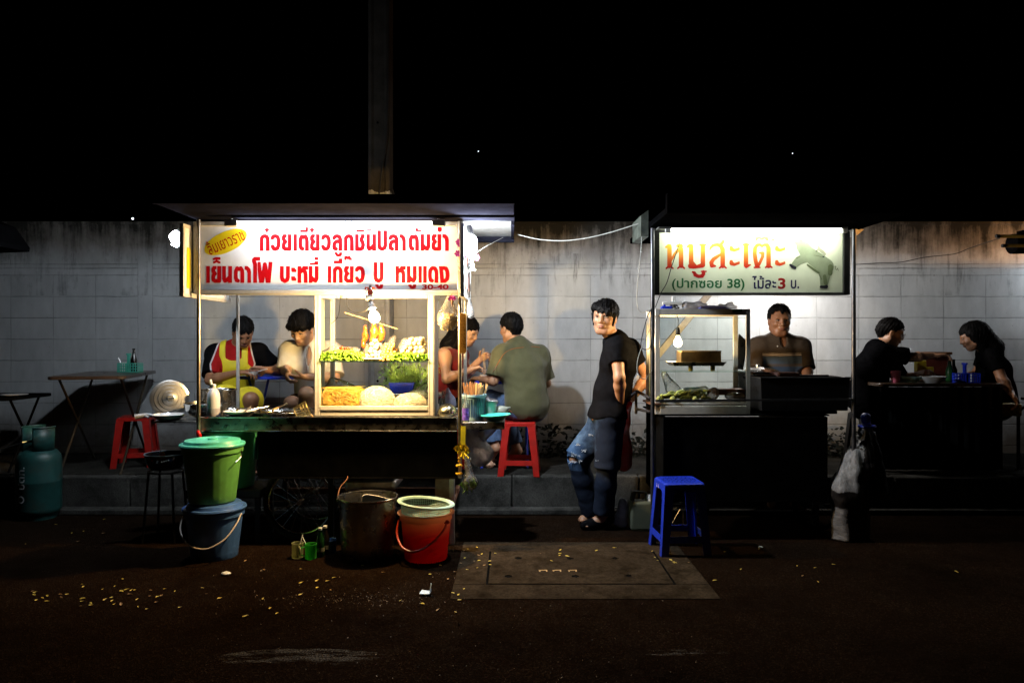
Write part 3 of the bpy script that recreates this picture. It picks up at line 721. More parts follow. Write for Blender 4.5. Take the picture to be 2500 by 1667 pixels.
# yellow oval with the shop's name
v2 = [(710 + 262 * math.cos(a) * ca + 118 * math.sin(a) * sa, 664 - 262 * math.cos(a) * sa + 118 * math.sin(a) * ca) for a in [i * math.pi / 32 for i in range(64)]]
b = MB(); b.add([V(*C0(*p), SY + .0112) for p in v2], [tuple(range(64))]); b.build('oval_badge', M['yellow_paint'], sign, smooth=0)
def pl(x, y): return V(*C0(712 + x * ca - y * sa, 668 - x * sa - y * ca), SY + .0103)   # turned upward to the right
text('badge_lettering', 'ลิ้มเยาวราช', (-222, -62, 222, 96), M['red_paint'], sign, pl, off=.004)
# --- side signs
for side, u in (('l', 470), ('r', 1129)):
    x = xat(u, CY) - (.012 if side == 'l' else -.006); zl, zh = 1.612, 2.075
    b = MB(); b.bb((x - .008, 4.70, zl + .02), (x + .008, 5.42, zh - .02)); so = b.build('side_sign', M['white_paint'], cart)
    b = MB()
    b.bb((x - .014, 4.665, zl), (x + .014, 5.45, zl + .022)); b.bb((x - .014, 4.665, zh - .022), (x + .014, 5.45, zh)); b.bb((x - .014, 4.665, zl + .0225), (x + .014, 4.69, zh - .0225)); b.bb((x - .014, 5.425, zl + .0225), (x + .014, 5.45, zh - .0225)); 
    b.build('side_frame', M['alu'], so, bevel=.002)
    sx_ = x + .010
    if side == 'l':
        b = MB(); b.bb((sx_, 4.72, 1.67), (sx_ + .002, 4.775, 1.93)); b.build('yellow_patch', M['yellow_paint'], so, smooth=0)
    else:
        b = MB()
        for yy, zz_, cc in ((4.86, 1.85, 0), (5.06, 1.85, 1), (5.26, 1.85, 0), (4.86, 1.68, 1), (5.06, 1.68, 0), (5.26, 1.68, 1)): b.bb((sx_, yy - .07, zz_), (sx_ + .002, yy + .07, zz_ + .13), mi=cc)
        b.build('picture_panel', [mat('photo_print', (.25, .28, .32), .4, var=.6, scale=30), mat('photo_print_red', (.4, .15, .1), .4, var=.6, scale=30)], so, smooth=0)
# --- fluorescent tube in front of the sign
TYY, TZ = 4.655, zat(547, 4.655)
xa, xb = xat(583, TYY), xat(1054, TYY)
b = MB(); b.tube([(xa, TYY, TZ), (xb, TYY, TZ)], .0145, 16); tb = b.build('fluorescent_tube', M['tube'], cart)
for x0, x1 in ((xa - .085, xa - .002), (xb + .002, xb + .085)):
    b = MB(); b.bb((x0, TYY - .022, TZ - .018), (x1, TYY + .022, TZ + .022)); b.bb(((x0 + x1) / 2 - .008, TYY - .008, TZ + .0225), ((x0 + x1) / 2 + .008, TYY + .008, ZR - .015)); b.build('lamp_holder', M['white_plastic'], tb, bevel=.006)
b = MB(); b.tube([(-1.62, 5.24, 2.088), (-.62, 5.24, 2.088)], .0145, 14); tb = b.build('added_inner_tube', M['tube_in'], cart)      # unseen tube added behind the sign to light cart and wall
for x0 in (-1.70, -.615): b = MB(); b.bb((x0, 5.22, 2.07), (x0 + .078, 5.26, 2.112)); b.build('lamp_holder', M['white_plastic'], tb, bevel=.005)
# --- glass cabinet on the counter
KY0, KY1 = 4.94, 5.34; kz0 = zt - .006; kx0, kx1 = xat(767, KY0), xat(1061, KY0); kzt = 1.655
def post(u0, u1, Y, m):
    a, c = xat(u0, Y), xat(u1, Y); b = MB(); b.bb((a, Y, kz0), (c, Y + .03, kzt)); b.bb((a + .006, Y - .003, kz0), (a + .009, Y - .0005, kzt)); b.bb((c - .010, Y - .003, kz0), (c - .007, Y - .0005, kzt)); return b
za = zat(1001, KY0); zb_ = zat(991.5, KY0)
b = MB(); b.bb((xat(781.5, KY0), KY0 + .004, kz0), (xat(1044.5, KY0), KY0 + .02, za - .0006)); cab_o = b.build('cabinet_base', M['alu'], cart, bevel=.002)
for a_ in ((767, 781, KY0), (1045, 1060, KY0), (806, 816, KY1), (1058, 1068, KY1)): post(*a_, 0).build('cabinet_post', M['alu'], cab_o, bevel=.002)
b = MB(); za = zat(1001, KY0); zb_ = zat(991.5, KY0)
b.bb((xat(781.5, KY0), KY0 - .004, za), (xat(1044.5, KY0), KY0 + .026, zb_));
b.bb((kx0 + .03, KY0 + .03, zb_ - .014), (kx1 - .03, KY1, zb_ - .004)); b.bb((xat(785, KY0 + .1), KY0 + .05, zat(729, KY0 + .1)), (xat(1046, KY0 + .1), KY0 + .07, zat(722, KY0 + .1)))
b.bb((kx0 + .032, KY1 + .004, kz0), (kx1 - .032, KY1 + .014, zb_ - .016))
for xx in (kx0 + .004, kx1 - .024): b.bb((xx, KY0 + .031, kzt - .025), (xx + .02, KY1 - .001, kzt)); b.bb((xx, KY0 + .031, kz0), (xx + .02, KY1 - .001, zb_ - .016))
b.build('cabinet_rails', M['alu'], cab_o, bevel=.002)
SHZ = zat(884.5, KY0)
b = MB(); b.bb((kx0 + .028, KY0 - .01, SHZ), (kx1 - .028, KY1 - .02, SHZ + .006)); b.build('glass_shelf', pane('shelf_glass', (.75, .92, .8), .6), cab_o, smooth=0)
for a0 in (kx0 + .008, kx1 - .011): b = MB(); b.bb((a0, KY0 + .032, zb_), (a0 + .003, KY1 - .002, kzt - .027)); b.build('side_pane', pane('side_glass', (.94, .97, .95), .15), cab_o, smooth=0)
for a0, a1, nm in ((kx0 + .0005, kx0 + .0075, 'side_stile'), (kx1 - .0075, kx1 - .0005, 'side_stile')): b = MB(); b.bb((a0, KY0 + .031, kz0 + .03), (a1, KY0 + .25, kzt - .028)); b.bb((a0 + .0071, KY0 + .09, kz0 + .03), (a1 + .002, KY0 + .095, kzt - .03)); b.build(nm, M['alu'], cab_o)
CAB = dict(x0=kx0, x1=kx1, y0=KY0, y1=KY1, zs=SHZ + .006, zf=zb_ - .004, ct=zt - .008)

# ================================================================ LAMPS ON THE NOODLE CART
def cfl(name, label, c, M3, power, col=C_CFL):
    t = thing(name, label, 'lamp', c)
    b = MB(); b.lathe([(0, .075), (.014, .075), (.019, .055), (.019, .03), (.024, .028), (.024, 0)], c, 20, M3); b.build('socket', M['white_plastic'], t)
    b = MB()
    for q in range(3):
        a = q * 2.094; p = [Vector((.017 * math.cos(a), .017 * math.sin(a), 0)), Vector((.017 * math.cos(a), .017 * math.sin(a), -.085)), Vector((.017 * math.cos(a + .9), .017 * math.sin(a + .9), -.085)), Vector((.017 * math.cos(a + .9), .017 * math.sin(a + .9), 0))]
        b.tube([c + M3 @ x for x in p], .0065, 8)
    b.build('glowing_tube', M['cfl'], t); filament(t, c + M3 @ Vector((0, 0, -.05)), power, col, .03); return t
cL = V(438, 572, 4.92); mL = rotm(0, 25, 0)
tl_ = cfl('bagged_lamp', 'white lamp wrapped in a plastic bag at left corner of the noodle cart roof', cL, mL, E_CFL_L)
def crumple(name, t, c, r, h, m, seed, tail=None, amp=.012):
    pr = [el(c, r, k=.03)]
    if tail: pr.append(rc(np.array(c), np.array(tail), min(r) * .7, .008, .04))
    return sobj(name, pr, h, m, t, lambda X, d: d + wav(X, 42, seed, amp, 6))
crumple('plastic_wrap', tl_, cL + Vector((-.01, 0, -.02)), (.048, .042, .042), .005, M['bag_lamp'], 4, V(449, 606, 4.92), .022)
cR = V(1150, 578, 4.76); tr_ = cfl('bagged_lamp', 'glaring white lamp in a plastic bag at right corner of the noodle cart roof', cR, rotm(0, -10, 0), E_CFL_R)
crumple('plastic_wrap', tr_, cR + Vector((.0, 0, -.035)), (.042, .038, .062), .005, M['bag_lamp'], 8, V(1160, 616, 4.74), .02)
# incandescent bulb clamped to the sign's lower edge
c0 = V(906, 742, 4.72); c1 = V(916, 783, 4.70); ax = (c1 - c0).normalized()
q = ax.to_track_quat('-Z', 'Y').to_matrix()
t = thing('clip_lamp', 'bare glowing bulb in white socket on a red clamp under the white sign', 'lamp', V(902, 716, 4.75))
b = MB(); b.bb(V(890, 708, 4.755), V(916, 701, 4.782)); b.bb(V(897, 738, 4.72), V(911, 708.3, 4.75)); b.build('clamp', mat('clamp_red', (.45, .05, .02), .45), t, bevel=.004)
b = MB(); b.tube(curve_pts([V(896, 704, 4.74), V(893, 718, 4.72), V(900, 728, 4.71), V(910, 716, 4.72), V(905, 702, 4.74)]), .004, 6); b.tube([V(904, 696, 4.75), V(904, 706, 4.75)], .009, 8); b.build('clamp_spring', M['steel_dk'], t)
b = MB(); b.lathe([(0, .052), (.026, .052), (.029, .04), (.016, .012), (.018, .006), (.022, -.004), (.022, -.03), (0, -.03)], c0, 20, q); b.build('socket', M['ceramic'], t)
b = MB(); b.lathe([(.011, -.03), (.014, -.045), (.029, -.068), (.035, -.088), (.033, -.107), (.02, -.123), (0, -.127)], c0, 20, q); b.build('glass_bulb', M['bulb'], t); filament(t, c0 + q @ Vector((0, 0, -.088)), E_BULB, C_BULB, .028)
b = MB(); b.tube(curve_pts([V(905, 745, 4.75), V(890, 760, 4.8), V(862, 762, 4.88), V(848, 745, 4.93), V(847, 722, 4.95)]), .0028, 6); b.tube(curve_pts([V(831, 722, 4.95), V(829, 750, 5.0), V(824, 775, 5.1), V(809, 790, 5.2)]), .0022, 6)
b.build('flex', M['black_cable'], t)
# ================================================================ FOOD AND GEAR ON THE NOODLE CART
random.seed(5)
zs, zf, ct = CAB['zs'], CAB['zf'], CAB['ct']
M['lettuce'] = mat('lettuce', (.16, .32, .03), .45, var=.55, scale=60, spec=.4)
M['fishball'] = mat('fish_ball', (.62, .5, .32), .4, var=.12, scale=40, sub=.1, bump=.1)
M['fried'] = mat('fried_dough', (.55, .3, .08), .5, var=.3, scale=60, bump=.3)
M['noodle_y'] = mat('egg_noodle', (.58, .36, .06), .5, var=.25, scale=40)
M['noodle_w'] = mat('rice_noodle', (.62, .57, .45), .45, var=.15, scale=40)
M['pork'] = mat('roast_pork', (.36, .075, .012), .22, var=.75, scale=70, bump=.6, bscale=120)
M['tomato'] = mat('tomato_slice', (.6, .07, .02), .25, var=.3, scale=30)
M['herb'] = mat('herb_green', (.30, .5, .10), .5, var=.4, scale=30)
def lettuce(name, label, x0, x1, y0, y1, z, h, n):
    b = MB()
    for i in range(n):
        x = random.uniform(x0, x1); y = y0 + (y1 - y0) * random.random() ** 1.6
        zz_ = z + .004 + random.random() * h * (1 - .3 * abs((x - (x0 + x1) / 2) / (x1 - x0) * 2) ** 2)
        s_ = random.uniform(.005, .012); M3 = rotm(random.uniform(0, 360), random.uniform(0, 360), random.uniform(0, 360))
        v = [M3 @ Vector(p) for p in ((-s_, -s_ * .6, .2 * s_), (0, -s_ * .9, -.3 * s_), (s_, -s_ * .5, .3 * s_), (s_ * 1.1, s_ * .5, -.2 * s_), (0, s_, .5 * s_), (-s_, s_ * .5, -.2 * s_), (0, 0, -.5 * s_))]
        b.add([Vector((x, y, max(zz_, z + .012))) + p for p in v], [(0, 1, 6), (1, 2, 6), (2, 3, 6), (3, 4, 6), (4, 5, 6), (5, 0, 6)])
    return tag(b.build(name, M['lettuce'], smooth=0, merge=False), label, 'greens', kind='stuff')
Yc = KY0 + .0
lettuce('chopped_greens', 'heap of chopped green lettuce at the left of the cabinet shelf', xat(783, 4.95), xat(886, 4.97), KY0, KY0 + .16, zs, .066, 1000)
lettuce('chopped_greens', 'bed of chopped green lettuce under the big pile of fish balls', xat(950, 4.95), xat(1044, 4.95), KY0, KY0 + .1, zs, .05, 800)
# tray with tomato and crab sticks
t = thing('plastic_tray', 'clear plastic tray of red tomato slices behind the lettuce', 'tray', V(835, 868, 5.12))
b = MB(); b.add([V(792, 866, 5.06), V(874, 866, 5.06), V(878, 862, 5.25), V(800, 862, 5.25), V(786, 857, 5.05), V(879, 853, 5.05), V(883, 848, 5.27), V(806, 846, 5.27)], [(0, 1, 2, 3), (0, 1, 5, 4), (1, 2, 6, 5), (2, 3, 7, 6), (3, 0, 4, 7)])
o = b.build('tray', M['bag'], t, smooth=0); o.modifiers.new('thick', 'SOLIDIFY').thickness = .002
b = MB()
for i in range(16): b.ball(V(random.uniform(832, 862), random.uniform(849, 860), random.uniform(5.08, 5.2)), (.016, .012, .007), rotm(random.uniform(0, 90), random.uniform(0, 90), random.uniform(0, 360)), 10, 6)
b.build('tomato_slices', M['tomato'], t)
# fish balls, every one a thing
def pile(label, group, spots, r0, m, name='fish_ball', cat='fish ball'):
    b = MB(); b.ball((0, 0, 0), r0, None, 14, 9)
    proto = None
    for (x, y, z, s_) in spots:
        if proto is None: proto = tag(b.build(name, m, smooth=80), label, cat, group); o = proto
        else: o = proto.copy(); COL.objects.link(o)
        o.location = (x, y, z); o.scale = (s_, s_ * random.uniform(.92, 1.06), s_ * random.uniform(.9, 1)); o.rotation_euler = (random.uniform(0, 3), random.uniform(0, 3), 0)
def heap(u0, u1, vt, Y0, Y1, r, seed, shape=None, zbase=None):
    """stack spheres in rows: a natural heap"""
    rg = random.Random(seed); out = []; x0, x1 = xat(u0, Y0), xat(u1, Y0); z = (zs if zbase is None else zbase) + r; lay = 0
    ztop = zat(vt, Y0)
    while z - r < ztop - r:
        ins = lay * r * .8; y = Y0 + r + ins * .3 + rg.uniform(0, .5) * r
        while y < Y1 - ins * .5:
            x = x0 + r + ins * (shape or .6) + rg.uniform(0, r)
            while x < x1 - r - ins * .3:
                out.append((x + rg.uniform(-.5, .5) * r, y + rg.uniform(-.4, .4) * r, z + rg.uniform(-.3, .3) * r, rg.uniform(.9, 1.08))); x += 2.02 * r
            y += 1.8 * r
        z += 1.55 * r; lay += 1
    return out
pile('pale round fish ball in the bagged heap under the bulb', 'fish balls heaped under the bulb', heap(882, 932, 829, 5.02, 5.2, .0155, 1, 1.0), .0155, M['fishball'])
pile('pale round fish ball in the large bagged heap at the right of the shelf', 'fish balls heaped at the right', [p for p in heap(968, 1043, 822, 5.0, 5.16, .0172, 2, 1.2, zs + .022) if p[0] < kx1 - .045], .0172, M['fishball'])
pile('small golden fried dough puff in the bag between the fish balls', 'fried puffs', heap(922, 968, 838, 5.0, 5.13, .011, 3, .7), .011, M['fried'], 'fried_puff', 'fried puff')
def bagobj(name, label, cat, prims, m, h, seed, amp=.008, loc=None, s=30):
    t = sobj(name, prims, h, m, None, lambda X, d: d + wav(X, s, seed, amp, 6)); return tag(t, label, cat)
P3 = lambda u, v, Y: np.array(V(u, v, Y))
bagobj('plastic_bag', 'open clear plastic bag standing behind the fried puffs', 'plastic bag', [rc(P3(945, 860, 5.16), P3(962, 826, 5.2), .04, .022, .02), el(P3(944, 850, 5.12), (.06, .035, .035), k=.03)], M['bag'], .006, 21)
bagobj('plastic_bag', 'clear plastic bag folded round the big heap of fish balls', 'plastic bag', [el(P3(1000, 852, 5.18), (.085, .05, .065), k=.03), rc(P3(990, 835, 5.2), P3(1005, 828, 5.2), .03, .02, .02)], M['bag'], .006, 22)
bagobj('plastic_bag', 'clear plastic bag round the small heap of fish balls', 'plastic bag', [el(P3(908, 852, 5.19), (.075, .035, .055), k=.03), rc(P3(930, 836, 5.2), P3(936, 826, 5.2), .028, .012, .02)], M['bag'], .006, 23)
tag(MB().bb(V(886, 877, 5.0) , V(945, 872, 5.2)).build('paper_sheet', mat('cream_paper', (.6, .5, .3), .7), bevel=.002), 'cream paper board lying under the small fish balls', 'paper')
# skewer rod with roast pork
b = MB(); b.tube([V(842, 763, 5.02), V(970, 803, 5.1)], .0025, 6); tag(b.build('skewer_rod', M['bone']), 'thin bamboo rod slanting across the cabinet behind the bulb', 'rod')
for i, (u0, v0, v1, w_, Y, lb) in enumerate(((889, 790, 852, .015, 5.13, 'narrow strip of glazed roast pork hanging left of the bulb'), (911, 784, 838, .020, 5.09, 'broad piece of glazed roast pork hanging just under the bulb'), (929, 788, 836, .017, 5.1, 'short piece of glazed roast pork hanging right of the bulb'))):
    o = sobj('roast_pork', [rc(P3(u0 + 2, v0 + 8, Y), P3(u0 - 1, v1 - 8, Y), w_ * .8, w_, .02), el(P3(u0 + 4, (v0 + v1) / 2, Y), (w_ * 1.1, .014, w_ * 1.8), k=.02)], .0035, M['pork'], None, lambda X, d: np.maximum(d + wav(X, 70, i, .009, 6) + wav(X, 190, i + 5, .004, 4), np.abs(X[:, 1] - Y * 1.0) - .02)); tag(o, lb, 'roast pork', 'roast pork hung in the cabinet')
# noodles
def strands(name, label, cat, m, u0, u1, vt, vb, Y0, Y1, n, r, seed, dome=True, curl=.03, block=False):
    rg = random.Random(seed); b = MB(); x0, x1 = xat(u0, Y0), xat(u1, Y0); z0, z1 = zf + .003, zat(vt, Y0); cx_ = (x0 + x1) / 2
    core = sobj(name, [el(((x0 + x1) / 2, (Y0 + Y1) / 2, z0), ((x1 - x0) / 2 * (.98 if block else .86), (Y1 - Y0) / 2 * .9, (z1 - z0) * (1.0 if block else .86)), k=.02)], .008, m, None,
        (lambda X, d: np.maximum(np.maximum(d, z0 - X[:, 2]), -1)) if not block else (lambda X, d: np.maximum.reduce([np.abs(X[:, 0] - cx_) - (x1 - x0) / 2 * .96, np.abs(X[:, 1] - (Y0 + Y1) / 2) - (Y1 - Y0) / 2, z0 - X[:, 2], X[:, 2] - z1 + .012 + wav(X, 25, seed, .012)]) + wav(X, 60, seed, .003)))
    for i in range(n):
        a = rg.uniform(0, 6.28); rr = rg.random() ** .6
        x = cx_ + (x1 - x0) / 2 * rr * math.cos(a) * .95; y = (Y0 + Y1) / 2 + (Y1 - Y0) / 2 * rr * math.sin(a) * .95 if rg.random() < .45 else Y0 + rg.uniform(-.004, .01)
        f = max(0, 1 - ((x - cx_) / ((x1 - x0) / 2)) ** 2)
        hmax = (z1 - z0) * (1 if block else f ** .85); z = z0 + hmax * (rg.random() if y < Y0 + .02 else 1)
        pts = []; d = Vector((rg.uniform(-1, 1), rg.uniform(-.25, .25), rg.uniform(-.5, .5))).normalized(); p = Vector((x, y, z))
        for s_ in range(6):
            pts.append(p.copy()); d = (d + Vector((rg.uniform(-1, 1), rg.uniform(-.4, .4), rg.uniform(-1, 1))) * .55).normalized(); p = p + d * curl
            lim = z0 + hmax * 1.05; p.z = min(max(p.z, z0), lim); p.x = min(max(p.x, x0), x1); p.y = max(p.y, Y0 - .006)
        b.tube(curve_pts(pts, 2), r, 4)
    me2 = b.build('loose_strands', m, core, merge=False)
    return tag(core, label, cat)
strands('egg_noodles', 'block of yellow egg noodles at the left of the cabinet floor', 'noodles', M['noodle_y'], 785, 876, 949, 990, 4.965, 5.2, 520, .0009, 1, curl=.02, block=True)
def mound(name, label, u0, u1, vt, n, r, seed, b_=.11):
    rg = random.Random(seed); Yc_ = 5.08; a = (xat(u1, Yc_) - xat(u0, Yc_)) / 2; c = Vector(((xat(u0, Yc_) + xat(u1, Yc_)) / 2, Yc_, zf + .002)); h = zat(vt, Yc_) - c.z
    core = tag(sobj(name, [el(c, (a * .97, b_ * .97, h * .97), k=.02)], .007, M['noodle_w'], None, lambda X, d: np.maximum(d + wav(X, 70, seed, .004), c.z - X[:, 2])), label, 'noodles'); b = MB()
    for i in range(n):
        u, v = rg.uniform(-.3, 3.44), math.asin(rg.random() ** .8); du, dv = rg.gauss(0, .16), rg.gauss(0, .12); P_ = []; k_ = rg.uniform(.96, 1.05)
        for q in range(8):
            P_.append(c + Vector((a * math.cos(u) * math.cos(v), -b_ * math.sin(u) * math.cos(v), max(.002, h * math.sin(v)))) * k_); u += du; v += dv; du += rg.gauss(0, .06); dv += rg.gauss(0, .06)
        b.tube(curve_pts(P_, 2), r, 4)
    b.build('loose_strands', M['noodle_w'], core, merge=False)
mound('rice_noodles', 'round mound of white rice noodles in the middle of the cabinet floor', 872, 966, 944, 520, .0016, 2)
mound('vermicelli', 'low mound of thin pale noodles at the right of the cabinet floor', 960, 1042, 960, 500, .001, 3, .1)
bagobj('plastic_bag', 'clear plastic bag pulled over the yellow egg noodles', 'plastic bag', [el(P3(826, 952, 5.14), (.115, .05, .05), k=.03), rc(P3(880, 955, 5.12), P3(812, 930, 5.15), .018, .03, .04)], M['bag'], .007, 31)
bagobj('plastic_bag', 'crumpled clear plastic bag on the thin noodles', 'plastic bag', [el(P3(1022, 966, 5.16), (.075, .06, .05), k=.03), rc(P3(1030, 952, 5.2), P3(1040, 940, 5.2), .03, .02, .03)], M['bag'], .007, 32)
# morning glory in a blue basket on the back of the counter
t = thing('vegetable_basket', 'blue plastic basket of long green water spinach behind the cabinet', 'basket', V(980, 975, 5.43))
BY = 5.62
b = MB(); x0, x1 = xat(949, BY), xat(1012, BY); z0, z1 = zat(960, BY), zat(934, BY)
b.add([(x0 + .02, BY, z0), (x1 - .02, BY, z0), (x1 - .02, BY + .16, z0), (x0 + .02, BY + .16, z0), (x0, BY - .015, z1), (x1, BY - .015, z1), (x1, BY + .175, z1), (x0, BY + .175, z1)], [(0, 1, 2, 3), (0, 1, 5, 4), (1, 2, 6, 5), (2, 3, 7, 6), (3, 0, 4, 7)])
o = b.build('basket', M['blue_plastic'], t, bevel=.004); o.modifiers.new('thick', 'SOLIDIFY').thickness = .004
b = MB(); b.tube(arc(V(982, 935, BY + .08), .125, 4, 176, 20), .006, 8); b.build('handle', M['black_metal'], t)
b = MB(); xs = (x0 + x1) / 2
b.bb((xs - .25, BY - .03, z0 - .022), (xs + .3, BY + .2, z0 - .002)); rs = b.build('rear_shelf', M['alu_old'], cart, bevel=.003)
b = MB(); rg = random.Random(8)
for i in range(140):
    p = Vector((rg.uniform(x0 - .0, x1 + .1), rg.uniform(BY, BY + .15), z0 + .02)); tip = p + Vector((rg.gauss(.0, .06), rg.uniform(-.04, .04), rg.uniform(.13, .215)))
    mid = (p + tip) / 2 + Vector((rg.gauss(0, .01), 0, .01)); b.tube([p, mid, tip], [.003, .0026, .0014], 5)
    for q in range(3):
        c = p.lerp(tip, rg.uniform(.55, 1.05)) + Vector((rg.gauss(0, .015), rg.gauss(0, .012), rg.gauss(0, .01))); M3 = rotm(rg.uniform(0, 360), rg.uniform(0, 360), rg.uniform(0, 360)); s_ = rg.uniform(.012, .024)
        b.add([c + M3 @ Vector(w) for w in ((-s_, 0, 0), (0, s_ * .3, .003), (s_, 0, 0), (0, -s_ * .3, .003))], [(0, 1, 2, 3)])
for i in range(30):
    c = Vector((rg.uniform(x0 - .09, x0 + .03), rg.uniform(BY, BY + .1), rg.uniform(z1 - .02, z1 + .13))); b.tube([Vector((x0 + .04, BY + .06, z1)), c], .0014, 4)
    for q in range(3):
        M3 = rotm(rg.uniform(0, 360), rg.uniform(0, 360), rg.uniform(0, 360)); s_ = rg.uniform(.008, .016); d = c + Vector((rg.gauss(0, .012),) * 3)
        b.add([d + M3 @ Vector(w) for w in ((-s_, 0, 0), (0, s_ * .35, .002), (s_, 0, 0), (0, -s_ * .35, .002))], [(0, 1, 2, 3)])
b.build('water_spinach', M['herb'], t, smooth=0, merge=False)
# ---- things on the counter, left part
def vessel(name, label, cat, c, prof, m, n=40, M3=None, th=.002):
    b = MB(); b.lathe(prof, c, n, M3); o = b.build(name, m, None); s_ = o.modifiers.new('thick', 'SOLIDIFY'); s_.thickness = th; return tag(o, label, cat)
c = V(521.5, 1019, 4.86); c.z = ct
t = thing('squeeze_bottle', 'half full milky plastic squeeze bottle at the left end of the counter', 'bottle', c)
kk = N('milky_plastic'); kk.set(Base_Color=(.62, .62, .66, 1), Roughness=.4); kk.p.inputs['Subsurface Weight'].default_value = .3; kk.p.inputs['Subsurface Radius'].default_value = (.02, .02, .02); M['milky'] = kk.m
b = MB(); b.lathe([(0, .061), (.0395, .061), (.0405, .07), (.041, .13), (.036, .162), (.022, .186), (.015, .193), (.015, .206), (0, .206)], c, 28); b.build('bottle', M['milky'], t)
b = MB(); b.lathe([(0, .001), (.038, .001), (.041, .008), (.041, .0605), (0, .0605)], c, 28); b.build('liquid_part', mat('liquid_in_bottle', (.36, .36, .42), .35, var=.05), t)
b = MB(); b.lathe([(.016, .207), (.016, .217), (.006, .219), (0, .219)], c, 20); b.box(c + Vector((-.018, 0, .232)), (.008, .024, .034), rotm(0, -14, 0)); b.build('flip_cap', M['white_plastic'], t)
c = V(533, 1004, 5.22); c.z = ct
t = thing('stock_pot', 'tall polished steel stock pot behind the squeeze bottle', 'pot', c)
b = MB(); R_ = 41 * 5.22 / FPX; hz_ = zat(953, 5.22 - R_) - ct
b.lathe([(0, .002), (R_, .002), (R_, hz_ - .012), (R_ + .008, hz_), (R_ + .006, hz_ + .003), (R_ - .004, hz_ - .01), (R_ - .004, .006), (0, .006)], c, 48); b.build('pot_body', M['steel'], t)
c = V(503, 1020, 5.02); c.z = zat(1027, 4.9) + .001
t = thing('mixing_bowl', 'wide steel mixing bowl on the left side shelf', 'bowl', c)
b = MB(); b.lathe([(0, 0), (.05, .002), (.1, .028), (.13, .065), (.143, .105), (.149, .106), (.142, .11), (.128, .068), (.098, .031), (0, .004)], c, 48); b.build('bowl', M['steel'], t)
c = V(566, 1000, 4.98)
t = thing('ladle', 'round steel ladle turned bowl down beside the white bowl', 'ladle', c)
b = MB(); b.lathe([(.058, 0), (.056, .02), (.042, .044), (.02, .056), (0, .059)], Vector((c.x, c.y, ct + .005)), 28); b.build('ladle_bowl', M['steel'], t).modifiers.new('thick', 'SOLIDIFY').thickness = .002
b = MB(); b.tube([Vector((c.x + .05, c.y + .02, ct + .02)), Vector((c.x + .2, c.y + .17, ct + .05))], .005, 8); b.build('handle', M['steel'], t)
c = V(585, 1019, 4.88); c.z = ct
t = thing('rice_bowl', 'shallow white bowl holding a spoon on the front edge of the counter', 'bowl', c)
b = MB(); b.lathe([(0, 0), (.05, 0), (.06, .012), (.088, .030), (.107, .041), (.103, .041), (.07, .024), (.05, .008), (0, .007)], c, 48); b.build('bowl', M['ceramic'], t)
b = MB(); b.tube([c + Vector((.02, 0, .028)), c + Vector((.07, -.01, .062)), c + Vector((.078, -.01, .066))], [.005, .005, .004], 8); tag(b.build('spoon', M['ceramic']), 'white spoon resting in the shallow white bowl', 'spoon')
M['wire'] = mat('brass_wire', (.35, .29, .12), .4, 1, var=.3)
def strainer(label, c, M3, r=.045, h=.07):
    t = thing('noodle_strainer', label, 'strainer', c, 'wire noodle strainers'); b = MB()
    for zz_, rr in ((0, r), (.02, r * .97), (.04, r * .92), (h, r * .7)): b.tube([c + M3 @ Vector((rr * math.cos(a), rr * math.sin(a), -zz_)) for a in [i * .2618 for i in range(24)]], .0022 if zz_ == 0 else .0014, 5, closed=True)
    for i in range(14):
        a = i * .4488; b.tube([c + M3 @ Vector((r * math.cos(a), r * math.sin(a), 0)), c + M3 @ Vector((r * .92 * math.cos(a), r * .92 * math.sin(a), -.04)), c + M3 @ Vector((r * .7 * math.cos(a), r * .7 * math.sin(a), -h)), c + M3 @ Vector((0, 0, -h * 1.02))], .0012, 4)
    b.build('wire_basket', M['wire'], t)
    b = MB(); b.tube([c + M3 @ Vector((r, 0, 0)), c + M3 @ Vector((r + .17, .05, .02))], .007, 8); b.build('handle', M['bone'], t)
strainer('wire noodle strainer standing upright in the cooking well', V(653, 1002, 5.0), rotm(10, 0, 60))
strainer('wire noodle strainer lying on its side against the cabinet', V(752, 1000, 4.9) + Vector((.0, 0, .012)), rotm(0, 68, 12), .048, .085)
# steel lid on edge, enamel pan on the side shelf
c = V(415, 972, 5.12); sh = zat(1027, 4.9)
t = thing('pot_lid', 'big ridged aluminium pot lid standing on edge at the left end of the cart', 'lid', c)
Rl = .127; c.z = sh + Rl + .004; q = Vector((.50, -.86, .12)).to_track_quat('Z', 'Y').to_matrix()
prof = [(0, .034), (.02, .034), (.024, .028), (.03, .026), (.05, .024), (.053, .018), (.075, .016), (.078, .010), (.1, .008), (.104, .002), (.12, .0), (Rl, -.003), (Rl, -.015)]
b = MB(); b.lathe(prof[::-1], c, 56, q); b.build('lid_plate', mat('lid_aluminium', (.6, .6, .58), .36, 1, var=.04, rvar=.05), t, smooth=25).modifiers.new('thick', 'SOLIDIFY').thickness = .0015
b = MB(); b.tube([c + q @ Vector(p) for p in ((.02, 0, .034), (.02, 0, .058), (-.02, 0, .058), (-.02, 0, .034))], .004, 8); b.build('knob', M['steel_dk'], t)
c = V(412, 1024, 4.95); c.z = sh + .001
t = thing('enamel_pan', 'white enamel pan with a grey handle on the left side shelf', 'pan', c)
b = MB(); b.lathe([(0, 0), (.06, 0), (.085, .014), (.1, .036), (.106, .037), (.1, .04), (.08, .018), (.058, .005), (0, .005)], c, 44); b.build('pan', M['ceramic'], t)
b = MB(); b.tube([c + Vector((-.1, -.02, .03)), c + Vector((-.13, -.03, .035)), c + Vector((-.2, -.05, .025))], [.012, .015, .017], 12); b.tube([c + Vector((-.11, -.05, .02)), c + Vector((-.14, -.04, .032))], .008, 8)
b.build('handle', mat('grey_handle', (.35, .36, .38), .4), t)
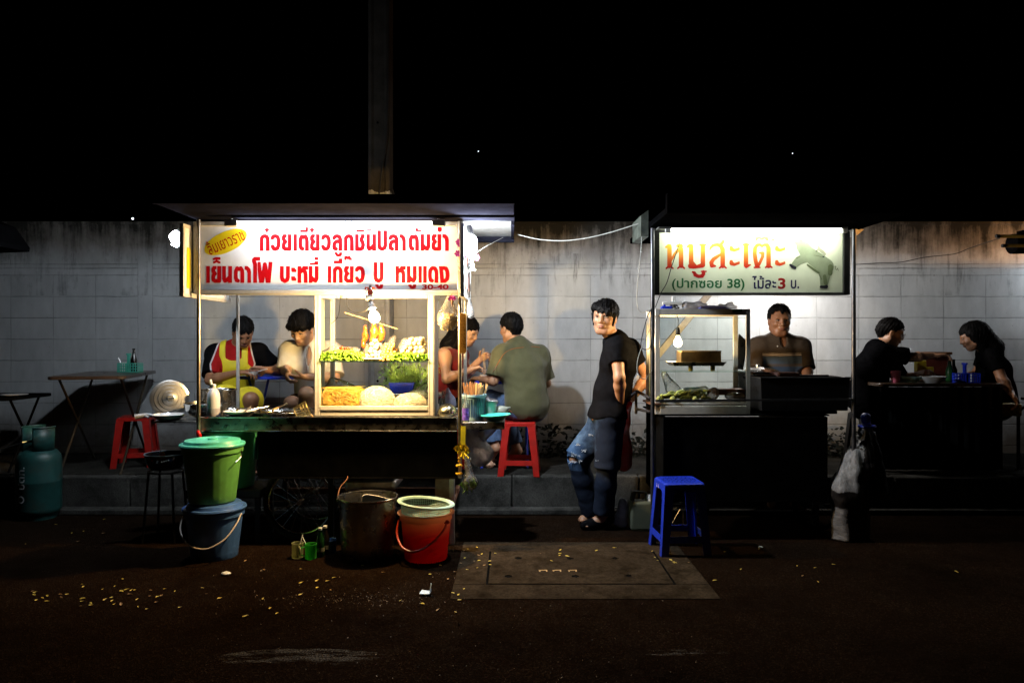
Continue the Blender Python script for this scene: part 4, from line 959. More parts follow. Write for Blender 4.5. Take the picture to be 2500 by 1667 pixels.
# red tail lamp on the left pole, broken reflector
b = MB(); c = V(486, 1062, 4.75); b.ball(c, (.016, .012, .034), rotm(0, -18, 0), 14, 8); tag(b.build('rear_reflector', mat('red_reflector', (.5, .01, .01), .12, var=.4)), 'red plastic reflector tied at the foot of the left pole', 'reflector')
# ---- right end of the counter and side shelf
c = V(1092, 1006, 4.95); c.z = ct
t = thing('steel_bowl', 'upturned steel bowl leaning at the right end of the counter', 'bowl', c)
b = MB(); b.lathe([(.066, 0), (.062, .028), (.045, .05), (.02, .06), (0, .062)], c + Vector((0, 0, .018)), 36, rotm(24, -14, 0)); b.build('bowl', mat('dull_steel', (.36, .36, .28), .25, 1, var=.2), t).modifiers.new('thick', 'SOLIDIFY').thickness = .002
def bottle(label, c, prof, m, cap=None, capm=None, name='glass_bottle', grp=None):
    t = thing(name, label, 'bottle', c, grp); b = MB(); b.lathe(prof, c, 24); b.build('bottle_body', m, t)
    if cap: b = MB(); b.lathe(cap, c, 20); b.build('cap', capm, t)
    return t
M['clear_glass'] = film('clear_bottle_glass', (.7, .75, .72), .72, .05, .5, .05)
kk = N('green_glass'); kk.set(Base_Color=(.01, .05, .015, 1), Roughness=.08); M['green_glass'] = kk.m
c = V(1083, 1000, 5.1); c.z = ct
bottle('clear glass sauce bottle standing beside the cabinet', c, [(0, 0), (.028, 0), (.03, .006), (.03, .085), (.013, .125), (.011, .15), (.013, .152), (.013, .16), (0, .16)], M['clear_glass'])
bagobj('plastic_bag', 'crumpled plastic bag with blue print beside the sauce bottle', 'plastic bag', [el(P3(1100, 985, 5.08), (.04, .04, .055), k=.03), rc(P3(1097, 970, 5.08), P3(1093, 950, 5.08), .025, .012, .03)], film('blue_print_bag', (.5, .52, .75), .45), .006, 41)
c = V(1156, 1029, 5.02); c.z = zat(1029, 4.9) + .001
t = thing('chopstick_basket', 'light blue slotted plastic basket full of chopsticks', 'basket', c)
b = MB(); rb, rt, hh = .068, .084, .172; n = 40
b.lathe([(0, 0), (rb, 0), (rb + .002, .012), (rt - .002, hh - .014), (rt + .004, hh - .014), (rt + .005, hh), (rt - .002, hh), (rb - .002, .004), (0, .004)], c, 48)
b.build('basket_wall', mat('light_blue_plastic', (.3, .5, .62), .4, var=.12), t)
b = MB()
for i in range(36):
    a = i * 2 * math.pi / 36; u = Vector((math.cos(a), math.sin(a), 0)); b.bar(c + u * (rb + .0045) + Vector((0, 0, .025)), c + u * (rt + .0005) + Vector((0, 0, hh - .024)), .005, .002, up=u)
b.build('slots', mat('slot_dark', (.02, .06, .1), .6), t, smooth=0)
b = MB(); rg = random.Random(4); pro = None
b.tube([(0, 0, 0), (0, 0, .23)], [.0026, .0036], 6); b.m = [0] * len(b.f)
for i in range(62):
    a = rg.uniform(0, 6.28); rr = rt * .82 * math.sqrt(rg.random()); bx_ = Vector((math.cos(a) * rr * .7, math.sin(a) * rr * .7, .012)); tx = Vector((math.cos(a) * rr * 1.12 + rg.gauss(0, .012), math.sin(a) * rr * 1.1 + rg.gauss(0, .012), .23))
    pale = tx.x > .015; key = 'p' if pale else 'd'
    if pro is None: pro = {}
    if key not in pro:
        pro[key] = tag(b.build('chopstick', M['bone'] if pale else mat('dark_chopstick', (.3, .14, .05), .5, var=.3), smooth=60), 'pale bamboo chopstick standing in the blue basket' if pale else 'brown wooden chopstick standing in the blue basket', 'chopstick', 'pale chopsticks in the basket' if pale else 'brown chopsticks in the basket'); o = pro[key]
    else: o = pro[key].copy(); COL.objects.link(o)
    o.location = c + bx_; o.rotation_euler = (tx - bx_).to_track_quat('Z', 'Y').to_euler(); o.scale = (1, 1, rg.uniform(.9, 1.06))
c = V(1137, 1030, 4.885); c.z = zat(1029, 4.9) + .001
t = bottle('small clear bottle with a purple label beside the chopstick basket', c, [(0, 0), (.022, 0), (.023, .004), (.023, .1), (.01, .135), (.009, .19), (0, .19)], M['clear_glass'])
b = MB(); b.lathe([(.0235, .012), (.0235, .09)], c, 24); o = b.build('label_band', mat('purple_label', (.12, .07, .42), .4, var=.9, scale=50), t)
c = V(1198, 1028, 5.08); c.z = zat(1029, 4.9) + .001
t = thing('plastic_tub', 'white plastic tub in a knotted bag behind the teal plate', 'tub', c)
b = MB(); b.lathe([(0, 0), (.034, 0), (.044, .12), (.046, .124), (.04, .126), (.031, .004), (0, .004)], c, 32); b.build('tub', mat('soft_white', (.62, .56, .56), .4, var=.1), t)
sobj('wrapper', [el(np.array(c) + (0, 0, .115), (.05, .05, .025), k=.02), rc(np.array(c) + (-.02, 0, .12), np.array(c) + (-.03, 0, .155), .02, .012, .02)], .005, M['bag'], t, lambda X, d: d + wav(X, 50, 3, .008))
bagobj('plastic_bag', 'small bag of bean sprouts behind the teal plate', 'plastic bag', [el(P3(1223, 1005, 5.1), (.05, .04, .042), k=.03), rc(P3(1232, 1000, 5.1), P3(1244, 995, 5.08), .02, .01, .02)], film('sprout_bag', (.72, .72, .58), .3), .006, 43)
c = V(1211, 1027, 4.94); c.z = zat(1029, 4.9) + .004
t = thing('teal_plate', 'shallow teal plastic plate on the corner of the right side shelf', 'plate', c)
b = MB(); b.lathe([(0, 0), (.045, 0), (.06, .01), (.094, .036), (.101, .037), (.1, .04), (.06, .015), (.045, .005), (0, .005)], c, 44, rotm(0, -3, 0)); b.build('plate', mat('bright_teal_plastic', (.06, .52, .4), .3, var=.05), t)
bagobj('plastic_bag', 'white plastic bag of waste hanging under the right side shelf', 'plastic bag', [rc(P3(1150, 1052, 5.02), P3(1170, 1110, 5.02), .05, .075, .05), rc(P3(1185, 1060, 5.0), P3(1206, 1046, 5.0), .035, .02, .03), el(P3(1175, 1105, 5.02), (.085, .06, .07), k=.05)], M['bag_white'], .007, 51, .012, s=26)
# hanging bag of crackers
t = thing('cracker_bag', 'clear bag of fried crackers hanging beside the cabinet', 'bag', V(1097, 722, 4.9))
sobj('bag', [el(P3(1095, 782, 4.92), (.072, .05, .07), k=.04), rc(P3(1095, 765, 4.92), P3(1098, 722, 4.92), .055, .02, .05)], .006, M['bag'], t, lambda X, d: d + wav(X, 34, 61, .006))
b = MB(); rg = random.Random(9)
for i in range(150):
    a = Vector((rg.gauss(0, 1), rg.gauss(0, 1), rg.gauss(0, 1))).normalized() * rg.random() ** .4
    p = V(1095, 785, 4.92) + Vector((a.x * .064, a.y * .042, a.z * .056)); b.tube(arc(p, .012, 0, rg.uniform(90, 240), 4, rotm(rg.uniform(0, 360), rg.uniform(0, 360), 0) @ Vector((1, 0, 0)), rotm(rg.uniform(0, 360), 0, rg.uniform(0, 360)) @ Vector((0, 0, 1))), .004, 5)
b.build('crackers', mat('cracker', (.62, .46, .24), .5, var=.25), t, merge=False)
bagobj('plastic_bag', 'empty clear bag hung behind the right pole of the noodle cart', 'plastic bag', [rc(P3(1144, 735, 5.1), P3(1148, 768, 5.1), .02, .03, .02)], M['bag'], .005, 62)
# orchids, garlands, plaque
M['orchid'] = mat('orchid_pink', (.42, .02, .25), .5, var=.4); M['garland_w'] = mat('jasmine_white', (.7, .68, .5), .6, var=.15); M['yellow_fl'] = mat('yellow_ribbon', (.75, .52, .01), .4, var=.2)
def petals(b, c, s_, n, rg, mi=0):
    for i in range(n):
        a = 2 * math.pi * i / n + rg.uniform(-.3, .3); d = Vector((math.cos(a), rg.uniform(-.4, .1), math.sin(a))).normalized(); e = d.cross(Vector((0, 1, 0))).normalized() * s_ * .35
        b.add([c, c + d * s_ * .55 + e, c + d * s_, c + d * s_ * .55 - e], [(0, 1, 2, 3)], mi)
t = thing('orchid_sprig', 'purple orchid hanging from the lower right corner of the white sign', 'flower', V(1103, 720, 4.76))
b = MB(); rg = random.Random(2); petals(b, V(1103, 727, 4.755), .022, 6, rg); petals(b, V(1098, 730, 4.755), .014, 5, rg); petals(b, V(1109, 729, 4.755), .016, 5, rg)
b.tube([V(1103, 718, 4.76), V(1103, 728, 4.76)], .003, 5, 1); b.tube([V(1103, 731, 4.757), V(1104, 747, 4.757)], [.008, .003], 6, 1); b.build('blossom', [M['orchid'], M['rust']], t, smooth=0)
for k_, (u, v0, v1, Y, lb) in enumerate(((1122, 583, 660, 4.73, 'jasmine garland with purple orchids hung in front of the right corner of the white sign'), (1153, 585, 662, 4.92, 'jasmine garland with purple orchids hung on the right side sign'))):
    t = thing('flower_garland', lb, 'garland', V(u, v0, Y), 'jasmine garlands on the noodle cart'); b = MB(); rg = random.Random(20 + k_)
    for i in range(70):
        f = rg.random(); b.ball(V(u + rg.gauss(0, 1.6), v0 + 14 + f * (v1 - v0 - 24), Y), .005, None, 6, 4)
    for i in range(7): b.tube([V(u, v1 - 12, Y), V(u + rg.gauss(0, 5), v1 + rg.uniform(-5, 3), Y - .01)], .002, 4)
    b.build('jasmine_string', M['garland_w'], t, merge=False); b = MB()
    for dv, du in ((8, -2), (14, 2), (36, -5), (40, 6), (44, 9)): petals(b, V(u + du, v0 + dv, Y - .012), .025, 6, rg)
    b.build('orchid', M['orchid'], t, smooth=0)
t = thing('wooden_plaque', 'narrow golden wooden plaque with dark vertical writing hung on the right pole', 'plaque', V(1130, 762, 4.73))
x0, x1, zt_, zb__ = xat(1121.5, 4.73), xat(1138.5, 4.73), zat(764, 4.73), zat(863, 4.73); ch = .011
b = MB(); b.prism([(x0 + ch, 4.728, zt_), (x1 - ch, 4.728, zt_), (x1, 4.728, zt_ - ch), (x1, 4.728, zb__ + ch), (x1 - ch, 4.728, zb__), (x0 + ch, 4.728, zb__), (x0, 4.728, zb__ + ch), (x0, 4.728, zt_ - ch)], (0, .012, 0)); b.build('board', mat('golden_wood', (.42, .22, .04), .4, var=.2, scale=25), t, bevel=.002)
b = MB(); rg = random.Random(6)
for col_ in (-.008, .0085):
    zz_ = zt_ - (.035 if col_ > 0 else .055)
    while zz_ > zb__ + .03:
        for i in range(3): q = Vector(((x0 + x1) / 2 + col_ + rg.uniform(-.003, .003), 4.7265, zz_ + rg.uniform(-.006, .006))); b.bar(q, q + Vector((rg.uniform(-.007, .007), 0, rg.uniform(-.008, .008))), .0016, .0016)
        zz_ -= .02
b.tube([V(1130, 764, 4.72), V(1126, 752, 4.735), V(1123, 744, 4.74)], .0012, 4)
b.build('inked_marks', M['black_soot'], t, smooth=0)
# yellow ribbon garland and bag of herbs on the lower part of the right pole
t = thing('ribbon_garland', 'yellow plastic ribbon bow with marigold rings hanging on the right pole', 'garland', V(1130, 1040, 4.73))
b = MB(); rg = random.Random(14); b.add([V(1125, 1040, 4.735), V(1137, 1040, 4.735), V(1136, 1086, 4.725), V(1124, 1086, 4.725)], [(0, 1, 2, 3)]); o = b.build('ribbon', mat('yellow_ribbon_film', (.6, .5, .02), .3, var=.3), t, smooth=0); o.modifiers.new('thick', 'SOLIDIFY').thickness = .004
b = MB()
for i in range(26):
    c = V(1129 + rg.gauss(0, 8), 1095 + rg.gauss(0, 5), 4.72); petals(b, c, .02, 4, rg)
for q in range(4): b.tube([V(1130, 1100, 4.72), V(1126 + q * 6, 1112 + rg.uniform(0, 8), 4.71)], [.003, .006], 4)
b.build('bow', M['yellow_fl'], t, smooth=0)
b = MB(); b.tube([V(1121, 1100, 4.725), V(1121, 1158, 4.725)], .0012, 4)
for vv, rr in ((1118, .006), (1125, .006), (1136, .017), (1156, .018)):
    for i in range(22): a = i * .2856; b.ball(V(1121, vv, 4.725) + Vector((math.cos(a) * rr, math.sin(a) * rr, rg.uniform(-.003, .003))), .0055 if rr > .01 else .003, None, 6, 4)
b.build('marigold_rings', mat('marigold', (.75, .42, .01), .6, var=.2), t, merge=False)
t = thing('herb_bag', 'clear bag of limes and herbs tied low on the right pole', 'bag', V(1140, 1105, 4.72))
sobj('bag', [rc(P3(1138, 1105, 4.73), P3(1147, 1170, 4.73), .008, .035, .03), el(P3(1148, 1180, 4.73), (.048, .04, .04), k=.03)], .005, M['bag'], t, lambda X, d: d + wav(X, 45, 71, .005))
b = MB(); b.ball(V(1155, 1183, 4.73), .024); b.ball(V(1152, 1172, 4.74), .02); 
for i in range(40): p = V(1136 + rg.gauss(0, 4), 1184 + rg.gauss(0, 5), 4.72); b.add([p, p + Vector((rg.gauss(0, .014), rg.gauss(0, .008), rg.gauss(0, .014))), p + Vector((rg.gauss(0, .014), 0, rg.gauss(0, .014)))], [(0, 1, 2)])
b.build('limes', mat('lime_green', (.2, .36, .04), .35, var=.3), t)
# ================================================================ STOOLS, TABLES
def make_stool(label, mats, h=.45, w=.27, Wd=.34):
    t = thing('plastic_stool', label, 'stool', (0, 0, 0)); th = .004
    def Q(k, s, z, inn=0.0):
        D = Wd / 2 + (w / 2 - Wd / 2) * z / h - inn; a = R(90 * k); return Vector((s * math.cos(a) + D * math.sin(a), s * math.sin(a) - D * math.cos(a), z))
    hw = lambda z: Wd / 2 + (w / 2 - Wd / 2) * z / h
    legs = [MB() for _ in range(4)]; ap = MB(); st = MB()
    def slab(b, k, pts):
        n = len(pts); b.add([Q(k, *p) for p in pts] + [Q(k, p[0] * .985, p[1], th) for p in pts], [tuple(range(n)), tuple(range(2 * n - 1, n - 1, -1))] + [(i, (i + 1) % n, (i + 1) % n + n, i + n) for i in range(n)])
    lw = lambda z: .058 - .012 * (1 - z / h)
    for k in range(4):
        for sgn, b in ((-1, legs[k]), (1, legs[(k + 1) % 4])):
            slab(b, k, [(sgn * hw(0), 0), (sgn * (hw(0) - lw(0)), 0), (sgn * (hw(.36) - lw(.36)), .36), (sgn * hw(.36), .36)])
        slab(st, k, [(-(hw(.085) - lw(.085)), .085), ((hw(.085) - lw(.085)), .085), ((hw(.125) - lw(.125)), .125), (-(hw(.125) - lw(.125)), .125)])
        zt_ = h - .012; i0 = hw(.36) - lw(.36)
        for i in range(8):                              # the arched apron
            a0, a1 = math.pi * i / 8, math.pi * (i + 1) / 8; f = lambda a: (-math.copysign(abs(math.cos(a)) ** .6, math.cos(a)) * i0, .36 + .038 * math.sin(a) ** .6 if math.sin(a) > 0 else .36)
            (sa_, za), (sb_, zb_) = f(a0), f(a1); slab(ap, k, [(sa_, za), (sb_, zb_), (sb_ * hw(zt_) / i0 if i < 7 else hw(zt_), zt_), (sa_ * hw(zt_) / i0 if i > 0 else -hw(zt_), zt_)])
        slab(ap, k, [(-hw(.36), .3602), (-i0, .3602), (-hw(zt_), zt_)]); slab(ap, k, [(hw(.36), .3602), (i0, .3602), (hw(zt_), zt_)])
    for b in legs: b.build('leg', mats, t, bevel=.0015, merge=True)
    ap.build('apron', mats, t); st.build('stretcher', mats, t)
    b = MB(); rr = .05; hs = w / 2 + .004
    ring = lambda r_, z, cr: [(math.copysign(1, math.cos(a)) * (r_ - cr) + math.cos(a) * cr, math.copysign(1, math.sin(a)) * (r_ - cr) + math.sin(a) * cr, z) for a in [math.pi * 2 * (i + .5) / 32 for i in range(32)]]
    v = ring(hs, h - .03, .03) + ring(hs, h - .008, .03) + ring(hs - .008, h, .028) + ring(hs - .02, h - .001, .026)
    b.add(v, [(a + i, a + (i + 1) % 32, a + 32 + (i + 1) % 32, a + 32 + i) for a in (0, 32, 64) for i in range(32)] + [tuple(range(96, 128))]); b.build('seat', mats, t)
    b = MB()
    for ir, n in ((.025, 6), (.05, 12), (.075, 18), (.1, 22)):
        for i in range(n): a = 2 * math.pi * i / n; b.lathe([(.0052, .0008), (0, .0008)], (ir * math.cos(a), ir * math.sin(a), h - .0008), 8)
    b.build('drain_holes', M['black_soot'], t, smooth=0)
    return t
def place(o, x, y, z, rz=0): o.location = (x, y, z); o.rotation_euler = (0, 0, R(rz)); return o
blue_stool = place(make_stool('blue plastic stool with a perforated seat standing alone on the road', M['blue_plastic'], .45, .25, .315), xat(1658, 4.72), 4.72, 0, 4)
rs1 = place(make_stool('red plastic stool under the man in the olive shirt', M['red_plastic'], .42, .25, .33), xat(1268, 5.97), 5.97, SIDE_Z, -3)
def stool_copy(label, x, y, z, rz):
    o = copy_tree(rs1); o['label'] = label; return place(o, x, y, z, rz)
stool_copy('empty red plastic stool beside the brown folding table', xat(333, 6.35), 6.35, SIDE_Z, 14)
stool_copy('red plastic stool under the man in the yellow apron', xat(556, 6.28), 6.28, SIDE_Z, 20)
stool_copy('red plastic stool under the man in the white shirt', xat(776, 6.1), 6.1, SIDE_Z, -15)
stool_copy('red plastic stool under the woman in the sleeveless red top', xat(1090, 6.3), 6.3, SIDE_Z, 5)
place(make_stool('dark plastic stool under the man in glasses', M['black_metal'], .44, .25, .32), xat(2122, 6.45), 6.45, SIDE_Z, 2)
def table(name, label, c, sx, sy, top, m, legm, rz=0, lw=.01, z0=SIDE_Z, rnd=.06):
    t = thing(name, label, 'table', (0, 0, 0)); b = MB()
    pl_ = [(math.copysign(1, math.cos(a)) * (sx / 2 - rnd) + math.cos(a) * rnd, math.copysign(1, math.sin(a)) * (sy / 2 - rnd) + math.sin(a) * rnd, top - .026) for a in [2 * math.pi * (i + .5) / 32 for i in range(32)]]
    b.prism(pl_, (0, 0, .026)); b.build('table_top', m, t, bevel=.004)
    for sgn in (-1, 1):
        for q in (-1, 1):
            b = MB(); b.tube([(sgn * (sx / 2 - .06), q * (sy / 2 - .1), z0), (sgn * (sx / 2 - .06), -q * (sy / 2 - .12), top - .03)], lw, 8); b.build('leg', legm, t)
    place(t, c[0], c[1], 0, rz); WL[t.name] = (0, 0, 0); return t
M['brown_lam'] = mat('brown_table_top', (.05, .03, .018), .3, var=.3, scale=5)
table('folding_table', 'brown folding table with rounded corners near the wall at left', (-3.44, 6.28), .56, 1.12, 1.06, M['brown_lam'], M['bar_dark'], 14)
table('folding_table', 'blue folding table between the man in the apron and the man in the white shirt', (-1.97, 6.33), .5, .74, 1.05, M['blue_plastic'], M['blue_plastic'], 0, .011)
table('folding_table', 'blue folding table between the woman in red and the olive shirted man', (xat(1232, 6.35), 6.42), .5, .66, 1.005, M['blue_plastic'], M['blue_plastic'], 0, .011)
rt = table('folding_table', 'dark folding table with bowls and an added black shade sheet between the two people at far right', (xat(2262, 6.3), 6.42), 1.02, .7, .985, M['brown_lam'], M['black_metal'], 0)
b = MB(); sk = [(-.58 + 1.07 * i / 60, -.352 + .012 * math.sin(i * 1.1) + .006 * math.sin(i * 2.7)) for i in range(61)]
b.add([(x, y, z) for x, y in sk for z in (.958, SIDE_Z + .01)], [(2 * i, 2 * i + 2, 2 * i + 3, 2 * i + 1) for i in range(60)]); b.build('shade_sheet', mat('black_shade_sheet', (.004, .004, .004), .9, spec=.05), rt)  # black sheet added for the darkness under the table
# ================================================================ LEFT SIDE
def caddy(label, c, m, pots):
    t = thing('condiment_caddy', label, 'caddy', c); b = MB()
    def basket(x, w):
        for i in range(5):
            for sgn in (-1, 1): b.bb((x - w / 2 + i * w / 4 - .003, sgn * w / 2 - .002, 0), (x - w / 2 + i * w / 4 + .003, sgn * w / 2 + .002, .075))
            for sgn in (-1, 1): b.bb((x + sgn * w / 2 - .002, -w / 2 + i * w / 4 - .003, 0), (x + sgn * w / 2 + .002, -w / 2 + i * w / 4 + .003, .075))
        for z in (.002, .026, .05, .074):
            for sgn in (-1, 1): b.bb((x - w / 2, sgn * w / 2 - .0028, z), (x + w / 2, sgn * w / 2 + .0028, z + .006)); b.bb((x + sgn * w / 2 - .0028, -w / 2, z), (x + sgn * w / 2 + .0028, w / 2, z + .006))
        b.bb((x - w / 2, -w / 2, 0), (x + w / 2, w / 2, .002))
    basket(-.055, .07); basket(.05, .085); b.bb((-.018, -.015, 0), (-.002, .015, .15)); b.bb((-.018, -.03, .1501), (-.002, .03, .165))
    b.v = [tuple(Vector(p) + c) for p in b.v]; b.build('caddy', m, t, smooth=0, merge=False); return t
c = V(317, 903, 6.5); c.z = 1.061
caddy('teal plastic condiment caddy on the brown folding table', c, M['teal_plastic'], 0)
def jar(label, c, r, h, m, spoon=True):
    t = thing('sauce_jar', label, 'jar', c); b = MB(); b.lathe([(0, 0), (r * .85, 0), (r, .006), (r, h), (r * .9, h), (r * .85, .01), (0, .01)], c, 20); b.build('jar', m, t)
    if spoon: b = MB(); b.tube([c + Vector((0, 0, .02)), c + Vector((-.045, 0, h + .045))], .003, 6); b.build('spoon', M['steel'], t)
jar('white sauce jar with a spoon in the teal caddy', c + Vector((-.055, 0, .003)), .03, .082, M['white_plastic'])
def sauce(label, c, m, h=.2, r=.026, name='sauce_bottle'):
    t = thing(name, label, 'bottle', c); b = MB(); b.lathe([(0, 0), (r, 0), (r + .001, .005), (r + .001, h * .52), (r * .5, h * .72), (r * .42, h * .93), (0, h * .93)], c, 20); b.build('bottle_body', m, t)
    b = MB(); b.lathe([(r * .47, h * .93), (r * .47, h), (0, h)], c, 16); b.build('cap', M['black_metal'], t)
M['soy'] = mat('dark_sauce_glass', (.012, .01, .008), .08, spec=.7)
sauce('tall dark sauce bottle in the teal caddy', c + Vector((.035, 0, .003)), M['soy'], .205)
c = V(645, 905, 6.45); c.z = 1.051
caddy('teal condiment caddy at the back of the blue table under the apron man', c + Vector((.03, .03, 0)), M['teal_plastic'], 0)
sauce('dark sauce bottle standing beside the man in the white shirt', Vector((xat(689, 6.5), 6.5, 1.051)), M['green_glass'], .24)
# gas cylinder
c = Vector((xat(95, 5.6), 5.6, 0))
M['gas_teal'] = mat('teal_steel_paint', (.012, .065, .06), .45, var=.2, dirt=(.06, .045, .03, .7), bump=.1)
t = thing('gas_cylinder', 'teal cooking gas cylinder with white lettering standing at far left', 'gas cylinder', c)
b = MB(); b.lathe([(.12, 0), (.125, .03), (.13, .035), (.15, .06), (.152, .08), (.152, .27), (.1535, .275), (.1535, .285), (.152, .29), (.152, .43), (.145, .47), (.12, .505), (.08, .525), (.03, .53), (0, .53)], c, 48); b.build('tank', M['gas_teal'], t)
b = MB()
for a0, a1 in ((-80, 10), (100, 235)):
    n = 14; v = []
    for i in range(n + 1):
        a = R(a0 + (a1 - a0) * i / n); zt_ = .685 if i in range(0, n + 1) else .6; u = Vector((math.cos(a), math.sin(a), 0))
        v += [c + u * .108 + Vector((0, 0, .505)), c + u * .112 + Vector((0, 0, zt_))]
    b.add(v, [(2 * i, 2 * i + 2, 2 * i + 3, 2 * i + 1) for i in range(n)])
    b.tube([c + Vector((math.cos(R(a0 + (a1 - a0) * i / n)) * .112, math.sin(R(a0 + (a1 - a0) * i / n)) * .112, .685)) for i in range(n + 1)], .007, 6)
o = b.build('valve_guard', M['gas_teal'], t); o.modifiers.new('thick', 'SOLIDIFY').thickness = .004
b = MB(); b.tube([c + Vector((0, 0, .53)), c + Vector((0, 0, .6))], .016, 10); b.tube([c + Vector((0, -.02, .585)), c + Vector((-.06, -.1, .58))], .009, 8); b.lathe([(0, 0), (.022, 0), (.024, .012), (.015, .018), (0, .018)], c + Vector((0, 0, .6)), 14); b.build('valve', mat('brass', (.45, .3, .1), .35, 1), t)
b = MB(); b.tube(curve_pts([c + Vector((-.06, -.1, .58)), c + Vector((-.25, -.15, .5)), c + Vector((-.5, -.1, .3)), c + Vector((-.8, 0, .02))]), .007, 6); b.build('hose', M['black_cable'], t)
def oncyl(s, z): a = R(-104) + s / .153; return c + Vector((math.cos(a) * .1545, math.sin(a) * .1545, z))
text('white_lettering', 'ปตท.', (.24, -.03, .405, .03), M['white_paint'], t, lambda x, y: oncyl(-y, x), off=.012)
b = MB(); n = 28
b.add([oncyl(.028 * math.cos(6.2832 * i / n), .165 + .028 * math.sin(6.2832 * i / n)) for i in range(n)] + [oncyl(.018 * math.cos(6.2832 * i / n), .165 + .018 * math.sin(6.2832 * i / n)) for i in range(n)], [(i, (i + 1) % n, n + (i + 1) % n, n + i) for i in range(n)]); b.build('ring_emblem', M['white_paint'], t, smooth=0)
# black basin on a stand, with vegetables
c = Vector((xat(405, 4.98), 4.98, .0))
t = thing('enamel_basin', 'black enamel basin with a pale rim and small white flowers on an iron stand', 'basin', c); b = MB()
b.lathe([(.07, .47), (.1, .48), (.125, .53), (.132, .575), (.137, .576), (.131, .58), (.122, .535), (.095, .488), (0, .478)], c, 40); bs = b.build('basin', mat('black_enamel', (.01, .01, .012), .12), t)
b = MB(); b.tube([c + Vector((.134 * math.cos(a), .134 * math.sin(a), .578)) for a in [i * .157 for i in range(40)]], .0035, 6, closed=True); b.build('rim', mat('pale_rim', (.45, .5, .58), .3), bs)
b = MB()
for a, z, mi in ((-88, .545, 0), (-76, .54, 0), (-70, .543, 0), (-64, .545, 0), (-104, .55, 1), (-58, .548, 0), (-90, .535, 0)): u = Vector((math.cos(R(a)), math.sin(R(a)), 0)); b.ball(c + u * (.118 + (z - .5) * .22) + Vector((0, 0, z)), (.006, .006, .005), None, 8, 5, mi)
b.build('painted_flowers', [M['white_paint'], M['red_paint']], bs)
b = MB(); b.tube(arc(c + Vector((0, 0, .46)), .11, 0, 360, 24, (1, 0, 0), (0, 1, 0))[:-1], .007, 6, closed=True)
for a in (45, 135, 225, 315): u = Vector((math.cos(R(a)), math.sin(R(a)), 0)); b.tube([c + u * .11 + Vector((0, 0, .46)), c + u * .15], .008, 6)
b.build('iron_stand', M['black_metal'], t)
b = MB(); b.ball(c + Vector((-.01, -.03, .57)), .02); tag(b.build('chilli', M['tomato']), 'red tomato lying in the black enamel basin', 'tomato')
# dark canopy corner of the neighbouring stall, far left
t = thing('neighbour_canopy', 'dark sloping canopy corner of another stall at the left edge', 'canopy', V(0, 590, 5.2)); b = MB()
b.prism([V(-260, 430, 5.2), V(38, 556, 5.2), V(73, 605, 5.2), V(72, 615, 5.2), V(-260, 628, 5.2)], (0, -.9, 0)); b.build('canopy_sheet', M['roof_dk'], t, smooth=0)
b = MB(); b.tube([V(-40, 600, 5.3), V(-40, 600, 5.3) * 1 + Vector((0, 0, -zat(600, 5.3)))], .02, 10); b.build('post', M['black_metal'], t)
table('folding_table', 'dark table edge just inside the left border of the picture', (xat(-60, 6.2), 6.2), .95, .6, .88, M['black_soot'], M['black_soot'], 0)
c = V(35, 962, 6.1); c.z = .881
b = MB(); b.lathe([(0, 0), (.05, 0), (.1, .012), (.1, .016), (.05, .006), (0, .005)], c, 28); tag(b.build('plate', M['ceramic']), 'pale plate on the dark table at the left border', 'plate')
# ================================================================ BUCKETS, POTS AND CUPS UNDER THE CART
def bucket(name, label, c, r0, r1, h, m, ribs=24, lip=.012, th=.004):
    t = thing(name, label, 'bucket', c); b = MB()
    pr = [(0, .006), (r0 - .01, .006), (r0, 0), (r0 + .002, .004)] + [(r0 + (r1 - r0) * i / 8, h * i / 8) for i in range(1, 8)] + [(r1 - .002, h - .045), (r1 + .004, h - .043), (r1 + .004, h - .008), (r1 + lip, h - .006), (r1 + lip, h), (r1 - .003, h), (r0 - .003, .012), (0, .012)]
    b.lathe(pr, c, 96, wob=(lambda a, z: .006 * abs(math.sin(a * ribs / 2)) if z < h - .05 else 0) if ribs else None); b.build('bucket_body', m, t); return t
def lid(t, c, r, m):
    b = MB(); b.lathe([(r - .006, -.012), (r, -.014), (r + .004, -.004), (r, .004), (r - .02, .006), (r - .028, .024), (r - .06, .03), (r * .5, .034), (r * .46, .028), (r * .4, .024), (.03, .024), (.028, .034), (.018, .037), (0, .037)], c, 64); b.build('lid', m, t)
c = V(524, 1300, 4.6); c.z = 0
t = bucket('bucket', 'blue plastic bucket with a lid and a white handle, under the green bucket', c, .135, .172, .30, M['blue_bucket']); lid(t, c + Vector((0, 0, .306)), .186, M['blue_bucket'])
b = MB(); hp = [c + Vector(p) for p in ((-.176, -.03, .27), (-.16, -.12, .19), (-.08, -.19, .12), (.03, -.21, .10), (.12, -.17, .14), (.165, -.1, .21), (.178, -.03, .27))]; b.tube(curve_pts(hp), .0045, 8); b.build('handle', mat('white_handle', (.6, .55, .5), .4), t)
c2 = V(519, 1180, 4.6); c2.z = .345
t = bucket('bucket', 'green plastic bucket with a teal lid standing on the blue bucket', c2, .135, .176, .345, M['green_bucket']); lid(t, c2 + Vector((0, 0, .352)), .19, M['teal_plastic'])
b = MB(); b.tube(curve_pts([c2 + Vector(p) for p in ((.185, -.02, .32), (.19, -.03, .28), (.175, -.08, .25))]), .003, 6); b.build('handle', M['steel'], t)
c = V(561, 1160, 4.99); c.z = .36
t = bucket('bucket', 'larger green bin behind the stacked buckets under the counter', c, .155, .193, .375, mat('bin_green', (.05, .28, .13), .4, var=.15), 0)
b = MB(); b.bb((c.x - .25, 4.86, .30), (c.x + .25, 5.2, .355)); tag(b.build('low_bench', M['black_metal'], bevel=.004), 'dark low bench carrying the green bin under the cart', 'bench')
bl = MB(); 
